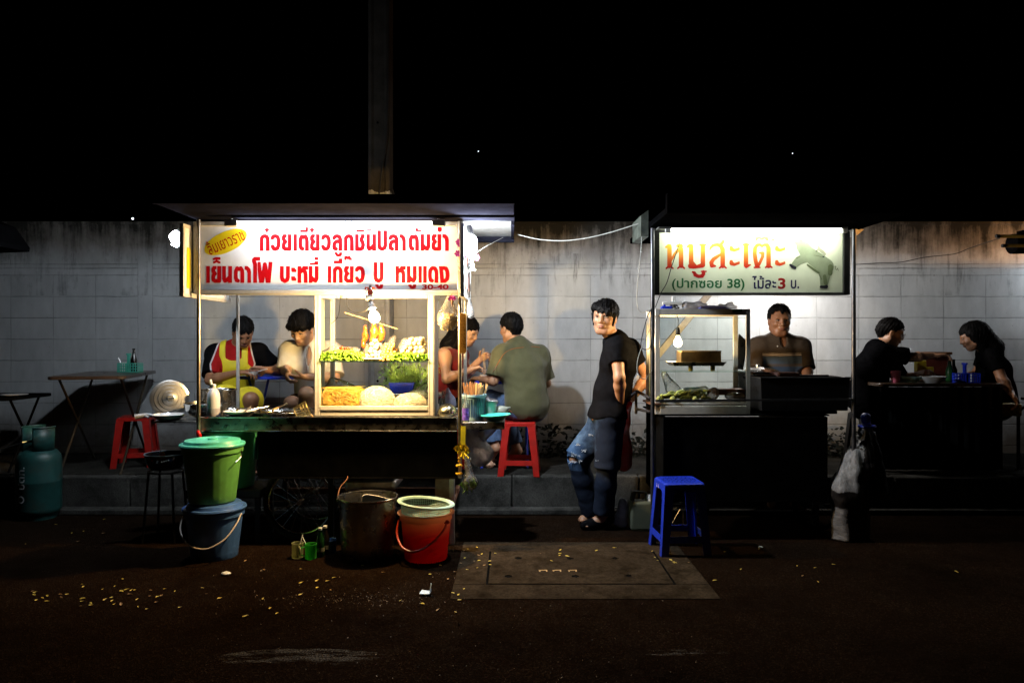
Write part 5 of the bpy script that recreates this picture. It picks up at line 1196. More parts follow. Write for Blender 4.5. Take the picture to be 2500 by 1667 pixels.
for xx in (-.22, .22): 
    for yy in (4.9, 5.17): bl.bb((c.x + xx - .015, yy - .015, 0), (c.x + xx + .015, yy + .015, .2995))
bl.build('leg', M['black_metal'], bpy.data.objects['low_bench'])
# stainless pot
c = V(898, 1300, 4.6); c.z = 0; rp = .178
t = thing('steel_bucket', 'large polished steel bucket pot holding a white scoop, under the cart', 'bucket', c)
b = MB(); b.lathe([(0, .004), (.15, .004), (.155, 0), (.158, .01), (.17, .2), (rp - .003, .355), (rp + .004, .362), (rp + .005, .37), (rp - .002, .37), (rp - .006, .355), (.166, .2), (.152, .014), (0, .012)], c, 72, wob=lambda a, z: .012 * math.sin(a * 9) * max(0, math.sin(a)) if z > .3 else 0); b.build('pot_body', M['steel_dk'], t)
b = MB(); b.tube([c + Vector(((rp + .006) * math.cos(a), (rp + .006) * math.sin(a), .37)) for a in [i * .1047 for i in range(60)]], .004, 6, closed=True)
for sgn in (-1, 1): b.tube(arc(c + Vector((sgn * (rp + .012), 0, .345)), .016, 0, 360, 12, (0, 1, 0), (0, 0, 1))[:-1], .003, 6, closed=True)
b.build('rim', M['steel'], t)
b = MB(); b.tube(curve_pts([c + Vector((-.19, 0, .345)), c + Vector((-.2, .12, .4)), c + Vector((-.17, .2, .45)), c + Vector((-.21, .26, .52))]), .0035, 6); b.build('handle', M['rust'], t)
b = MB(); b.prism([c + Vector(p) for p in ((-.045, .03, .2), (.1, .03, .2), (.14, .02, .345), (.06, .03, .365), (-.02, .04, .375), (-.045, .04, .362))], (0, .006, 0)); b.prism([c + Vector(p) for p in ((-.045, .037, .22), (-.045, .12, .22), (-.045, .11, .36), (-.045, .041, .362))], (.004, 0, 0))
tag(b.build('scoop', M['white_plastic'], bevel=.002), 'white plastic scoop standing in the big steel bucket', 'scoop')
# red bucket with a teal colander on it
def translucent(k, col, f):
    tl = k.n('BsdfTranslucent'); k.inp(tl, 0, col); mx = k.n('MixShader'); mx.inputs[0].default_value = f; k.l(k.p.outputs[0], mx.inputs[1]); k.l(tl.outputs[0], mx.inputs[2]); k.l(mx.outputs[0], k.out.inputs[0])
kk = N('red_translucent_plastic'); g_ = kk.co(); sz = kk.n('SeparateXYZ'); kk.l(g_, sz.inputs[0])
cl = kk.ramp(sz.outputs[2], [(.14, (.55, .02, .008)), (.27, (.8, .45, .28))]); kk.set(Base_Color=cl, Roughness=.4); translucent(kk, cl, .6); M['red_bucket'] = kk.m  # pale upper end of the ramp paints the light on the rim
c = V(1040, 1300, 4.56); c.z = 0
t = bucket('bucket', 'red plastic bucket with a pale rim holding a teal colander', c, .128, .156, .285, M['red_bucket'], 40, .02)
b = MB(); b.tube(curve_pts([c + Vector(p) for p in ((-.158, -.05, .245), (-.165, -.09, .17), (-.12, -.16, .105), (-.04, -.185, .09), (.06, -.17, .14), (.12, -.12, .2), (.135, -.085, .24))]), .007, 8); b.ball(c + Vector((.135, -.09, .24)), (.018, .008, .014)); b.build('handle', mat('red_handle', (.4, .03, .01), .4), t)
Mt = rotm(-1, 5, 0); cc = c + Vector((0, 0, .33))
t = thing('colander', 'pale teal net colander resting tilted on the red bucket', 'colander', cc); b = MB()
b.lathe([(.150, .0), (.172, .002), (.178, .010), (.172, .016), (.154, .014), (.146, .004), (.150, .0)], cc, 64, Mt); b.build('rim', M['teal_pale'], t)
b = MB(); b.lathe([(.150, .004), (.146, -.02), (.138, -.06), (.12, -.1), (.09, -.118), (0, -.122)], cc, 60, Mt); n0 = b
net = MB(); rows = 12
prof = [(.151 - .03 * (i / rows) ** 2 - .02 * (i / rows) ** 6, .004 - .125 * i / rows) for i in range(rows + 1)]
for i, (r_, z) in enumerate(prof): net.tube([cc + Mt @ Vector((r_ * math.cos(a), r_ * math.sin(a), z)) for a in [2 * math.pi * q / 60 for q in range(60)]], .0016, 4, closed=True)
for q in range(76):
    a = 2 * math.pi * q / 76; net.tube([cc + Mt @ Vector((r_ * math.cos(a), r_ * math.sin(a), z)) for r_, z in prof[::2]], .0014, 4)
for q in range(-8, 9):
    w_ = math.sqrt(max(0, .1 ** 2 - (q * .012) ** 2))
    net.tube([cc + Mt @ Vector((q * .012, -w_, -.121)), cc + Mt @ Vector((q * .012, w_, -.121))], .0014, 4); net.tube([cc + Mt @ Vector((-w_, q * .012, -.121)), cc + Mt @ Vector((w_, q * .012, -.121))], .0014, 4)
net.build('net', M['teal_pale'], t, merge=False)
# cups
def mug(label, c, m, r, h, ha):
    t = thing('plastic_mug', label, 'mug', c); b = MB(); b.lathe([(0, .004), (r * .85, 0), (r * .95, .003), (r * .98, h * .9), (r, h * .92), (r, h), (r - .003, h), (r * .93, .01), (0, .01)], c, 32); b.build('mug_body', m, t)
    u = Vector((math.cos(R(ha)), math.sin(R(ha)), 0)); b = MB(); b.tube(curve_pts([c + u * r * .95 + Vector((0, 0, h * .85)), c + u * (r + .028) + Vector((0, 0, h * .75)), c + u * (r + .03) + Vector((0, 0, h * .4)), c + u * r * .95 + Vector((0, 0, h * .2))]), .004, 6); b.build('handle', m, t)
def soft(name, col): k = N(name); k.set(Base_Color=(*col, 1), Roughness=.4); translucent(k, (*col, 1), .6); return k.m
c = V(726.5, 1360, 4.56); c.z = 0; mug('cream plastic mug with a straw on the road beside the wheel', c, soft('cream_plastic', (.5, .52, .33)), .0355, .092, -60)
c_ = V(759, 1360, 4.54); c_.z = 0; mug('bright green plastic mug with a straw beside the cream mug', c_, soft('green_mug', (.12, .6, .14)), .0355, .092, -150)
for cc, tip, lb in ((c, V(739, 1304, 4.6), 'thin drinking straw leaning in the cream mug'), (c_, V(739, 1310, 4.6), 'thin drinking straw leaning in the green mug')): b = MB(); b.tube([cc + Vector((.0, 0, .02)), tip], .0024, 6); tag(b.build('straw', M['white_plastic']), lb, 'straw')
c = V(806, 1356, 4.66); c.z = 0; mug('dark blue plastic cup behind the two glass bottles', c, M['blue_bucket'], .04, .085, 180)
for u, Y, lb, m in ((782, 4.58, 'slim green glass bottle with a white and red cap beside the green mug', M['green_glass']), (794, 4.63, 'slim dark glass bottle with a pale label beside the blue cup', M['soy'])):
    c = Vector((xat(u, Y), Y, 0)); t = thing('glass_bottle', lb, 'bottle', c); b = MB(); b.lathe([(0, 0), (.024, 0), (.0255, .01), (.024, .07), (.0255, .1), (.011, .15), (.011, .172), (0, .172)], c, 22); b.build('bottle_body', m, t)
    b = MB(); b.lathe([(.0125, .165), (.0125, .179), (0, .18)], c, 14); b.build('crown_cap', M['white_paint'], t); b = MB(); b.lathe([(.0257, .035), (.0252, .06)], c, 22); b.build('label_band', mat('bottle_label', (.3, .32, .26), .5, var=.7, scale=70), t)
# ================================================================ PEOPLE
def sd_flat(p, X):
    a, b = p[1], p[2]; d = (b - a) / np.linalg.norm(b - a); return np.maximum(sd(('rc',) + p[1:], X), (X - b) @ d)
_sd0, _bd0 = sd, bound
def sd(p, X): return sd_flat(p, X) if p[0] == 'fc' else _sd0(p, X)
def bound(p): return _bd0(('rc',) + tuple(p[1:])) if p[0] == 'fc' else _bd0(p)
def fc(a, b, ra, rb, k=.02): return ('fc', np.array(a, float), np.array(b, float), ra, rb, k)
def un(v): v = np.array(v, float); return v / np.linalg.norm(v)
def lerp(a, b, t): return np.array(a) + (np.array(b) - np.array(a)) * t
def trace(prims, u, v, post=None, y0=3.5):
    o = np.array((0, 0, CAM_H)); d = un(np.array(V(u, v, 5)) - o); t = y0
    for _ in range(90):
        s = field(prims, (o + d * t)[None], post)[0]
        if s < 5e-4 or t > 9: break
        t += s * .8
    return Vector(o + d * t)
def hand(w, d, n, right, curl=(.35, .5, .4), spread=.0, thumb=.5, s=1.0):
    d = un(d); n = un(np.array(n) - d * np.dot(n, d)); th = np.cross(d, n) if right else np.cross(n, d); w = np.array(w, float); P = []
    off = (.030, .010, -.010, -.027); ln = (.95, 1.05, .98, .78)
    for o in off: P.append(rc(w + d * .012 * s + th * o * .55 * s, w + d * .082 * s + th * o * s, .0125 * s, .0108 * s, .014))
    P.append(el(w + d * .045 * s, np.array((.036, .045, .0135)) * s, np.stack([th, d, n], 1), .012))
    for i, (o, L) in enumerate(zip(off, ln)):
        p = w + d * .082 * s + th * o * s; a = 0; dd = un(d + th * spread * (1.2 - i * .8)); r = .0094 * (1 if i < 3 else .88) * s
        for q, (sl, cu) in enumerate(zip((.043, .027, .021), curl)):
            a += cu * (1 + .12 * i); v = dd * math.cos(a) + n * math.sin(a); e = p + v * sl * L * s; r2 = r * .93; P.append(rc(p, e, r, r2, .004 if q else .007)); p = e; r = r2
    p = w + d * .02 * s + th * .024 * s; v = un(th * .8 + d * .55 + n * .3 * thumb); a = 0
    for q, sl in enumerate((.042, .031, .024)):
        e = p + v * sl * s; P.append(rc(p, e, (.0135, .0105, .0098)[q] * s, (.0108, .0098, .0082)[q] * s, .012 if q == 0 else .004)); p = e; v = un(v + (d * .45 + n * .5 * thumb) * .6)
    return P
class Person:
    def __init__(s, label, J, skin='skin', hs=1.0, female=False, fat=1.0, hands=None):
        s.J = {k: np.array(v, float) for k, v in J.items() if k not in ('hf', 'hu')}; s.skin = M[skin]; s.fat = fat
        j = s.J; s.t = thing('person', label, 'person', (float(j['pel'][0]), float(j['pel'][1]), min(float(j['anL'][2]), float(j['anR'][2])) - .07))
        s.r = un(j['shR'] - j['shL']); s.r3 = s.r; up = un(j['neck'] - j['pel']); s.f = un(np.cross(up, s.r)); s.up = up
        f = un(J['hf']); r = un(np.cross(f, np.array(J['hu'], float))); u = np.cross(r, f); s.H = np.stack([r, f, u], 1); s.hc = j['head']; s.hs = hs; s.fem = female
        prims = s.torso(-.004) + s.head() + s.arm('L', 0, 1, 0) + s.arm('R', 0, 1, 0) + s.leg('L', 0, 1, 0) + s.leg('R', 0, 1, 0)
        hands = hands or {}
        for sd_ in 'LR':
            w = j['wr' + sd_]; d = un(w - j['el' + sd_]); h = hands.get(sd_, {})
            prims += hand(w, h.get('d', d), h.get('n', s.f if abs(np.dot(d, s.f)) < .9 else -s.up), sd_ == 'R', h.get('curl', (.35, .5, .4)), h.get('spread', .05), h.get('thumb', .5), h.get('s', 1.0))
            a = j['an' + sd_]; to = j['to' + sd_]; prims += [rc(a + (0, 0, -.035) - un(to - a) * .03, to, .036, .026, .03), rc(lerp(a, to, .3), to, .036, .03, .03)]
            for q in range(5):
                tv = un((to - a) * (1, 1, 0)); sdv = np.cross(tv, (0, 0, 1)); prims.append(rc(to + sdv * (q - 2) * .014, to + sdv * (q - 2) * .015 + tv * (.034 - .004 * q), .0095, .0085, .006))
        s.prims = prims; sobj('body', prims, .0046, s.skin, s.t, None, smooth_it=1)
        s.face()
    def L(s, p): return s.hc + s.H @ (np.array(p, float) * s.hs)
    def torso(s, o, sleeve=False):
        j = s.J; w = lerp(j['pel'], j['chest'], .45); r = s.r; k = .07; F = s.fat
        sw = np.linalg.norm(j['shR'] - j['shL']) / 2; cw = sw * .46
        hp = un(j['hipR'] - j['hipL'])
        P = [rc(j['pel'] - hp * .075, j['pel'] + hp * .075, .098 * F + o, .098 * F + o, k), rc(w - r * .055, w + r * .055, .092 * F + o, .092 * F + o, k), rc(j['chest'] - r * cw, j['chest'] + r * cw, .10 * F + o, .10 * F + o, k),
             rc(j['pel'], w, .105 * F + o, .1 * F + o, k), rc(w, j['chest'], .1 * F + o, .108 * F + o, k), rc(lerp(j['shL'], j['shR'], .12), lerp(j['shL'], j['shR'], .88), .052 + o, .052 + o, .07),
             rc(j['neck'] - s.up * .02, j['shL'], .05 + o, .046 + o, .06), rc(j['neck'] - s.up * .02, j['shR'], .05 + o, .046 + o, .06), rc(j['chest'], j['neck'] - s.up * .035, .1 + o, .06 + o, .06)]
        if s.fem:
            for q in (-1, 1): P.append(el(j['chest'] + s.f * .075 + r * .07 * q - s.up * .02, (.058 + o,) * 3, k=.05))
        return P
    def arm(s, d, f0, f1, o, flat=False, flare=0):
        j = s.J; a, e, w = j['sh' + d], j['el' + d], j['wr' + d]; P = []; cl = fc if flat else rc
        ra = lambda t: .049 - .012 * t; rf = lambda t: .040 - .0135 * t if t > .15 else .0405
        if f0 < .5:
            t1 = min(1, f1 * 2); P.append(cl(a, lerp(a, e, t1), ra(0) + o, ra(t1) + o + flare, .05))
        if f1 > .5:
            t1 = min(1, f1 * 2 - 1); m_ = lerp(e, w, min(.3, t1)); P.append(rc(e, m_, .0375 + o, .0395 + o, .02)); 
            if t1 > .3: P.append(cl(m_, lerp(e, w, t1), .0395 + o, rf(t1) + o, .02))
        return P
    def leg(s, d, f0, f1, o, flat=False, flare=0):
        j = s.J; a, e, w = j['hip' + d], j['kn' + d], j['an' + d]; P = []; cl = fc if flat else rc
        if f0 < .5:
            t1 = min(1, f1 * 2); P.append(cl(a, lerp(a, e, t1), .082 + o, .082 - .026 * t1 + o + flare, .05))
        if f1 > .5:
            t1 = min(1, f1 * 2 - 1); m_ = lerp(e, w, min(.35, t1)); bk = un(np.cross(np.cross(e - a, w - e), w - e) + 1e-6) * .012
            P.append(rc(e, m_, .055 + o, .054 + o, .03))
            if t1 > .35: P.append(cl(m_, lerp(e, w, t1), .054 + o, .054 - .018 * t1 + o + flare, .03))
        return P
    def head(s):
        L, H, h = s.L, s.H, s.hs
        P = [rc(s.J['neck'] - s.up * .03, L((0, -.018, -.06)), .055 if not s.fem else .047, .052 if not s.fem else .045, .03)]
        P += [el(L((0, -.012, .035)), np.array((.074, .092, .083)) * h, H, .03), el(L((0, .018, -.022)), np.array((.064, .068, .078)) * h, H, .04),
              rc(L((-.02, .048, -.088)), L((.02, .048, -.088)), .023 * h, .023 * h, .03), rc(L((-.052, -.005, -.06)), L((-.02, .045, -.088)), .022 * h, .02 * h, .03), rc(L((.052, -.005, -.06)), L((.02, .045, -.088)), .022 * h, .02 * h, .03),
              el(L((-.038, .058, -.022)), np.array((.024, .022, .02)) * h, H, .02), el(L((.038, .058, -.022)), np.array((.024, .022, .02)) * h, H, .02), rc(L((-.035, .074, .026)), L((.035, .074, .026)), .011 * h, .011 * h, .02)]
        for q in (-1, 1): P.append(minus(el(L((q * .031, .092, .006)), np.array((.016, .014, .011)) * h, H, .014)))
        P += [rc(L((0, .084, .012)), L((0, .098, -.024)), .0085 * h, .0120 * h, .012), el(L((-.014, .09, -.028)), np.array((.0095, .010, .008)) * h, H, .008), el(L((.014, .09, -.028)), np.array((.0095, .010, .008)) * h, H, .008), el(L((0, .078, -.054)), np.array((.026, .016, .016)) * h, H, .014)]
        for q in (-1, 1): P += [el(L((q * .076, -.008, -.008)), np.array((.009, .019, .031)) * h, H, .006), minus(el(L((q * .087, -.004, -.006)), np.array((.006, .010, .018)) * h, H, .005))]
        return P
    def face(s):
        L, H, h = s.L, s.H, s.hs; R3 = Matrix(H.tolist())
        for q in (-1, 1):
            b = MB(); b.ball(L((q * .031, .0755, .006)), (.0125 * h, .0095 * h, .0047 * h), R3, 16, 8); e = b.build('eye', M['eye_white'], s.t)
            b = MB(); b.ball(L((q * .030, .0822, .006)), (.0050 * h, .004 * h, .0046 * h), R3, 12, 8); b.build('iris', M['iris'], e)
            b = MB(); b.tube(curve_pts([L((q * .015, .0835, .0215)), L((q * .033, .0825, .027)), L((q * .051, .068, .0225))]), [.0028 * h] * 6 + [.0034 * h] * 6 + [.0016 * h], 6); b.build('eyebrow', M['hair'], s.t)
            b = MB(); b.tube(curve_pts([L((q * .018, .081, .0085)), L((q * .031, .0845, .0112)), L((q * .045, .073, .0080))]), .0021 * h, 5); b.build('eyelid', M['hair'], e)
        b = MB(); b.ball(L((0, .0900, -.0535)), (.021 * h, .0055 * h, .0042 * h), R3, 16, 6); b.ball(L((0, .0890, -.063)), (.018 * h, .0055 * h, .005 * h), R3, 16, 6); b.build('lips', M['lip'], s.t)
    def hl(s, X): return ((X - s.hc) @ s.H) / s.hs          # head-local coordinates
    def hair(s, style='short', seed=1):
        L, H, h = s.L, s.H, s.hs; P = [el(L((0, -.016, .043)), np.array((.084, .104, .091)) * h, H, .02), rc(L((0, -.07, .0)), L((0, -.058, -.04)), .058 * h, .042 * h, .03)]
        fr = {'short': .052, 'fringe': .030, 'long': .05, 'cropped': .070, 'mop': .033}[style]; ear = {'short': -.012, 'fringe': -.055, 'long': -.3, 'cropped': .0, 'mop': -.02}[style]
        if style == 'fringe':
            P += [rc(L((.05, .05, .07)), L((-.045, .074, .04)), .034 * h, .03 * h, .03), el(L((.0, -.055, .045)), np.array((.085, .075, .088)) * h, H, .02), rc(L((0, -.075, -.02)), L((0, -.062, -.085)), .05 * h, .03 * h, .03)]
            for q in (-1, 1): P.append(rc(L((q * .072, .02, .02)), L((q * .068, .028, -.05)), .015 * h, .006 * h, .02))
        if style == 'mop': P += [rc(L((-.05, .062, .06)), L((.05, .062, .06)), .032 * h, .032 * h, .03), el(L((0, -.03, .055)), np.array((.092, .098, .085)) * h, H, .03)]
        if style == 'long':
            dn = np.array((0, 0, -1.0)); b0 = s.J['neck'] - s.f * .055
            P += [rc(L((0, -.06, .02)), b0 + (0, 0, .02), .085 * h, .075, .05), rc(b0 - s.r * .04, b0 - s.f * .055 - s.r * .04 + (0, 0, -.24), .06, .035, .05), rc(b0 + s.r * .04, b0 - s.f * .055 + s.r * .04 + (0, 0, -.24), .06, .035, .05)]
            for q in (-1, 1): P.append(rc(L((q * .074, .0, .03)), s.J['neck'] + s.r * q * .075 + s.f * .0 + (0, 0, -.05), .03 * h, .035, .04))
        rg = np.random.RandomState(seed)
        def post(X, d):
            q = s.hl(X); x, y, z = q.T
            a = np.arctan2(x, y + .02); st = .0022 * np.sin(a * 46 + 5 * np.sin(z * 55 + seed)) + .002 * np.sin(a * 21 + z * 80 + seed) + .0022 * np.sin(x * 150 + y * 90 + seed) * (z > .06)
            d = d + st * (.9 if style == 'short' else .55) + .0012 * np.sin(a * 90 + z * 60)
            line = fr + .012 * np.sin(x * 95 + seed) + .010 * np.sin(x * 210 + 2 * seed)          # ragged hairline
            face = np.minimum(y - .028, line - z)                                               # >0 inside the face opening
            if style == 'fringe': face = np.minimum(y - .034, line + .30 * (x - .0) - z)
            if style == 'long': face = np.minimum(y - .032, line - np.abs(x) * .35 - z)
            d = np.maximum(d, face * .9)
            side = np.minimum(np.minimum(ear - z, y + .045 - .35 * np.maximum(-z, 0)), .2)       # bare skin below hair at the sides
            if style != 'long': d = np.maximum(d, side * .9)
            if style not in ('long',): d = np.maximum(d, ((-.098 if style == 'fringe' else -.062) - z) * .9)
            return d
        o = sobj('hair', P, .0042, M['hair'], s.t, post); me = o.data; n = len(me.vertices); b = MB(); w = wl(o); rr = random.Random(seed); cu = Vector(s.L((0, -.01, .06)))
        for i in range(420 if n else 0):                 # loose strands break the outline
            q = me.vertices[rr.randrange(n)]; p = q.co + w; nr = q.normal
            if nr.dot(p - cu) < 0: continue
            t = Vector((rr.gauss(0, .5), rr.gauss(0, .5), -1)); t = (t - nr * t.dot(nr)).normalized() if rr.random() < .8 else nr.orthogonal()
            l = rr.uniform(.012, .03) * (1.6 if style == 'long' else 1); b.tube([p - nr * .003 - t * l * .5, p + nr * rr.uniform(.0015, .004), p + nr * rr.uniform(.001, .007) + t * l * .6], [.0012, .0011, .0003], 4)
        b.build('loose_strands', M['hair'], o, merge=False); return o
    def cloth(s, name, prims, m, h=.0065, fold=.006, fs=22, seed=1, post=None, sm=1):
        f = lambda X, d: (lambda e: post(X, e) if post else e)(d + wav(X, fs, seed, fold, 6, (1, 1, .6)) + wav(X, fs * 2.6, seed + 9, fold * .35, 4))
        s.last = (prims, f); return sobj(name, prims, h, m, s.t, f, smooth_it=sm)
    def collar(s, m, r=.062, hgt=.035, openf=.5):
        b = MB(); c = s.J['neck'] - s.up * .005; n = 28; v = []
        for i in range(n + 1):
            a = math.pi * 2 * (openf * .12 + (1 - openf * .24) * i / n); d = s.f * math.cos(a) + s.r * math.sin(a)
            v += [c + d * r * .93 + s.up * hgt, c + d * (r * 1.22 + .008) - s.up * .004, c + d * (r * 1.02) + s.up * .0]
        fs = []
        for i in range(n): fs += [(3 * i, 3 * i + 3, 3 * i + 4, 3 * i + 1), (3 * i, 3 * i + 2, 3 * i + 5, 3 * i + 3)]
        b.add(v, fs); o = b.build('collar', m, s.t); o.modifiers.new('thick', 'SOLIDIFY').thickness = .003; return o
def cloth_mat(name, col, var=.15, rough=.85): return mat(name, col, rough, var=var, scale=10, bump=.25, bscale=260, spec=.25, sheen=.15)
A3 = lambda u, v, Y: np.array(V(u, v, Y))
def D_(**k): return k
M['black_tee'] = dull('black_cotton', (.006, .006, .007), .35, 30); M['white_shirt'] = cloth_mat('cream_shirt', (.68, .65, .58), .08); M['olive'] = cloth_mat('olive_polo', (.085, .08, .035), .15)
M['red_cloth'] = cloth_mat('dark_red_cotton', (.2, .012, .012), .15); M['yellow_apron'] = cloth_mat('yellow_apron_cloth', (.72, .58, .02), .08, .5); M['brown_shorts'] = cloth_mat('brown_cotton', (.07, .045, .03), .2)
M['orange_pipe'] = cloth_mat('orange_piping', (.34, .1, .02)); M['black_cloth'] = dull('black_cloth', (.003, .003, .0036), .35, 30)

# ---- young man in black, leaning back with hands behind him
p = Person('young man in a black T-shirt and ripped jeans standing with hands behind his back', D_(pel=A3(1482, 1012, 5.32), chest=A3(1512, 885, 5.33), neck=A3(1504, 824, 5.32), head=A3(1476, 776, 5.27), hf=(-.38, -.92, -.02), hu=(.06, .02, 1),
    shL=A3(1505, 852, 5.17), shR=A3(1538, 852, 5.48), elL=A3(1512, 922, 5.09), elR=A3(1578, 922, 5.52), wrL=A3(1514, 984, 5.22), wrR=A3(1536, 980, 5.42), hipL=A3(1490, 1030, 5.24), hipR=A3(1476, 1030, 5.40), knL=A3(1482, 1142, 5.22), knR=A3(1410, 1118, 5.38), anL=A3(1472, 1262, 5.26), anR=A3(1447, 1264, 5.44), toL=(V(1440, 1283, 5.24).x, 5.24, .03), toR=(V(1424, 1283, 5.40).x, 5.40, .03)),
    'skin', 1.03, hands=dict(L=dict(d=(.12, .35, -1), n=(-.3, .6, .1), curl=(.5, .7, .5)), R=dict(d=(-.45, -.5, -.5), n=(-.5, -.2, .4), curl=(.6, .6, .5))))
p.hair('fringe', 3)
p.cloth('t_shirt', p.torso(.012) + p.arm('L', 0, .25, .016, True, .004) + p.arm('R', 0, .25, .016, True, .004) + [rc(p.J['hipL'] + (0, 0, .01), p.J['hipR'] + (0, 0, .01), .112, .112, .06)], M['black_tee'], fold=.008, seed=4, post=lambda X, d: np.maximum(d, (zat(1016, 5.3) + .012 * np.sin(X[:, 0] * 30) - X[:, 2])))
def rip(X, d):
    d = np.maximum(d, X[:, 2] - zat(1000, 5.3))
    c = p.J['knR'] + np.array((-.05, -.04, -.005)); q = (X - c) / np.array((.055, .06, .021)); return np.maximum(d, (1 - np.linalg.norm(q, axis=1)) * .02)
jeans = p.torso(.014)[:1] + p.leg('L', 0, .96, .020, True, .018) + p.leg('R', 0, .96, .020, True, .018)
k = N('blue_black_denim'); g_ = k.n('NewGeometry').outputs['Position']; sp_ = k.n('SeparateXYZ'); k.l(g_, sp_.inputs[0]); nz = k.noise(g_, 16, 5, .65)
fx = k.math('ADD', k.math('MULTIPLY', k.math('SUBTRACT', xat(1452, 5.35) , sp_.outputs[0]), 5.5), k.math('MULTIPLY', k.math('SUBTRACT', sp_.outputs[2], .62), 1.2)); fx = k.math('ADD', fx, k.math('MULTIPLY', k.math('SUBTRACT', nz, .5), .9)); fx = k.math('MULTIPLY', fx, k.math('GREATER_THAN', sp_.outputs[2], .40))  # bluer at low X and higher up, near-black elsewhere
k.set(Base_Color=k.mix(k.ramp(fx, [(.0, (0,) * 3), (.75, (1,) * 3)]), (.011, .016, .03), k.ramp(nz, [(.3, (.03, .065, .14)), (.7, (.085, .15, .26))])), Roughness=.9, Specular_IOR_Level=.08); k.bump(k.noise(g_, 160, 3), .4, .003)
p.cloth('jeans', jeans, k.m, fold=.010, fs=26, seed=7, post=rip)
b = MB(); rg = random.Random(4); kr = Vector(p.J['knR'])
for sgn in (-1, 1):
    for i in range(26):
        q = trace(*[jeans], 1403 + rg.uniform(-8, 14), 1118 + sgn * 7 + rg.uniform(-2, 2)); b.tube([q, q + Vector((rg.gauss(-.004, .008), rg.uniform(-.012, 0), sgn * -.004 + rg.gauss(0, .007)))], .0014, 4)
for u, v in ((1443, 1062), (1410, 1085), (1424, 1100), (1455, 1123)):
    for i in range(9): q = trace(jeans, u + rg.uniform(-6, 6), v + rg.uniform(-2, 2)); b.tube([q, q + Vector((rg.gauss(0, .01), -.004, rg.gauss(0, .003)))], .0015, 4)
b.build('frayed_thread', mat('white_thread', (.55, .58, .62), .9), p.t)
sh = p.J['anL'] + np.array((0, 0, -.035)); sobj('shoe', [rc(sh - un(p.J['toL'] - p.J['anL']) * .045, p.J['toL'] + (0, 0, .004), .045, .038, .03), rc(p.J['toL'] + (0, 0, .004), p.J['toL'] + un((p.J['toL'] - p.J['anL']) * (1, 1, 0)) * .04, .037, .03, .02)], .005, M['black_tee'], p.t, lambda X, d: np.maximum(d, .002 - X[:, 2]))
# ---- older man behind the satay grill
k = N('striped_polo'); c = k.n('NewGeometry').outputs['Position']; s = k.n('SeparateXYZ'); k.l(c, s.inputs[0])
zc = zat(877, 5.7); zz_ = k.math('ADD', s.outputs[2], k.math('MULTIPLY', k.noise(c, 9, 2), .012))
def band(z0, z1, col, base): return k.mix(k.math('MULTIPLY', k.math('GREATER_THAN', zz_, z0), k.math('LESS_THAN', zz_, z1)), base, col)
bs = k.ramp(k.noise(c, 12, 4), [(.3, (.045, .032, .021)), (.7, (.065, .048, .034))])
xm = k.math('LESS_THAN', k.math('ABSOLUTE', k.math('SUBTRACT', s.outputs[0], xat(1905, 5.75))), .150)
low = band(zat(910, 5.7), zat(893, 5.7), (.045, .075, .14), k.mix(k.math('LESS_THAN', zz_, zat(905, 5.7)), bs, (.36, .3, .25)))
low = band(zat(893, 5.7), zat(884, 5.7), (.09, .08, .08), low); low = band(zat(886, 5.7), zat(868, 5.7), (.06, .09, .14), low); low = band(zat(866, 5.7), zat(864, 5.7), (.55, .48, .42), low); low = band(zat(862, 5.7), zat(860.5, 5.7), (.5, .42, .36), low)
k.set(Base_Color=k.mix(xm, bs, low), Roughness=.85, Specular_IOR_Level=.2); k.bump(k.noise(c, 260, 3), .25, .003); M['polo'] = k.m
p = Person('older man in a striped brown polo shirt standing behind the satay grill', D_(pel=A3(1906, 985, 5.86), chest=A3(1905, 880, 5.83), neck=A3(1903, 824, 5.82), head=A3(1903, 783, 5.77), hf=(-.10, -1, -.06), hu=(0, -.04, 1), shL=A3(1957, 846, 5.82), shR=A3(1848, 846, 5.82), elL=A3(1972, 908, 5.72), elR=A3(1846, 910, 5.70), wrL=A3(1966, 975, 5.56), wrR=A3(1858, 975, 5.54),
    hipL=A3(1925, 1000, 5.86), hipR=A3(1885, 1000, 5.86), knL=(V(1930, 1000, 5.86).x, 5.82, .47), knR=(V(1880, 1000, 5.86).x, 5.82, .47), anL=(V(1930, 1000, 5.86).x, 5.88, .08), anR=(V(1880, 1000, 5.86).x, 5.88, .08), toL=(V(1935, 1000, 5.86).x, 5.74, .03), toR=(V(1875, 1000, 5.86).x, 5.74, .03)), 'skin_dark', 1.02, fat=.98)
p.hair('cropped', 5)
vn = p.J['neck'] + p.f * .09 - p.up * .02
p.cloth('polo_shirt', p.torso(.014) + p.arm('L', 0, .44, .018, True, .008) + p.arm('R', 0, .44, .018, True, .008), M['polo'], fold=.008, seed=12, post=lambda X, d: np.maximum(np.maximum(d, zat(985, 5.8) - X[:, 2]), .02 * (1 - np.linalg.norm((X - vn) / np.array((.026, .07, .05)), axis=1))))
p.collar(M['polo'], .066, .03, 1.0); pr_ = p.last[0]
b = MB(); q = trace(pr_, 1898, 845); b.ball(q + Vector((0, -.003, 0)), (.006, .003, .006)); b.build('button', M['white_plastic'], p.t)
p.cloth('trousers', p.torso(.012)[:1] + p.leg('L', 0, .97, .02, True) + p.leg('R', 0, .97, .02, True), M['brown_shorts'], h=.009, post=lambda X, d: np.maximum(d, X[:, 2] - zat(975, 5.8)))
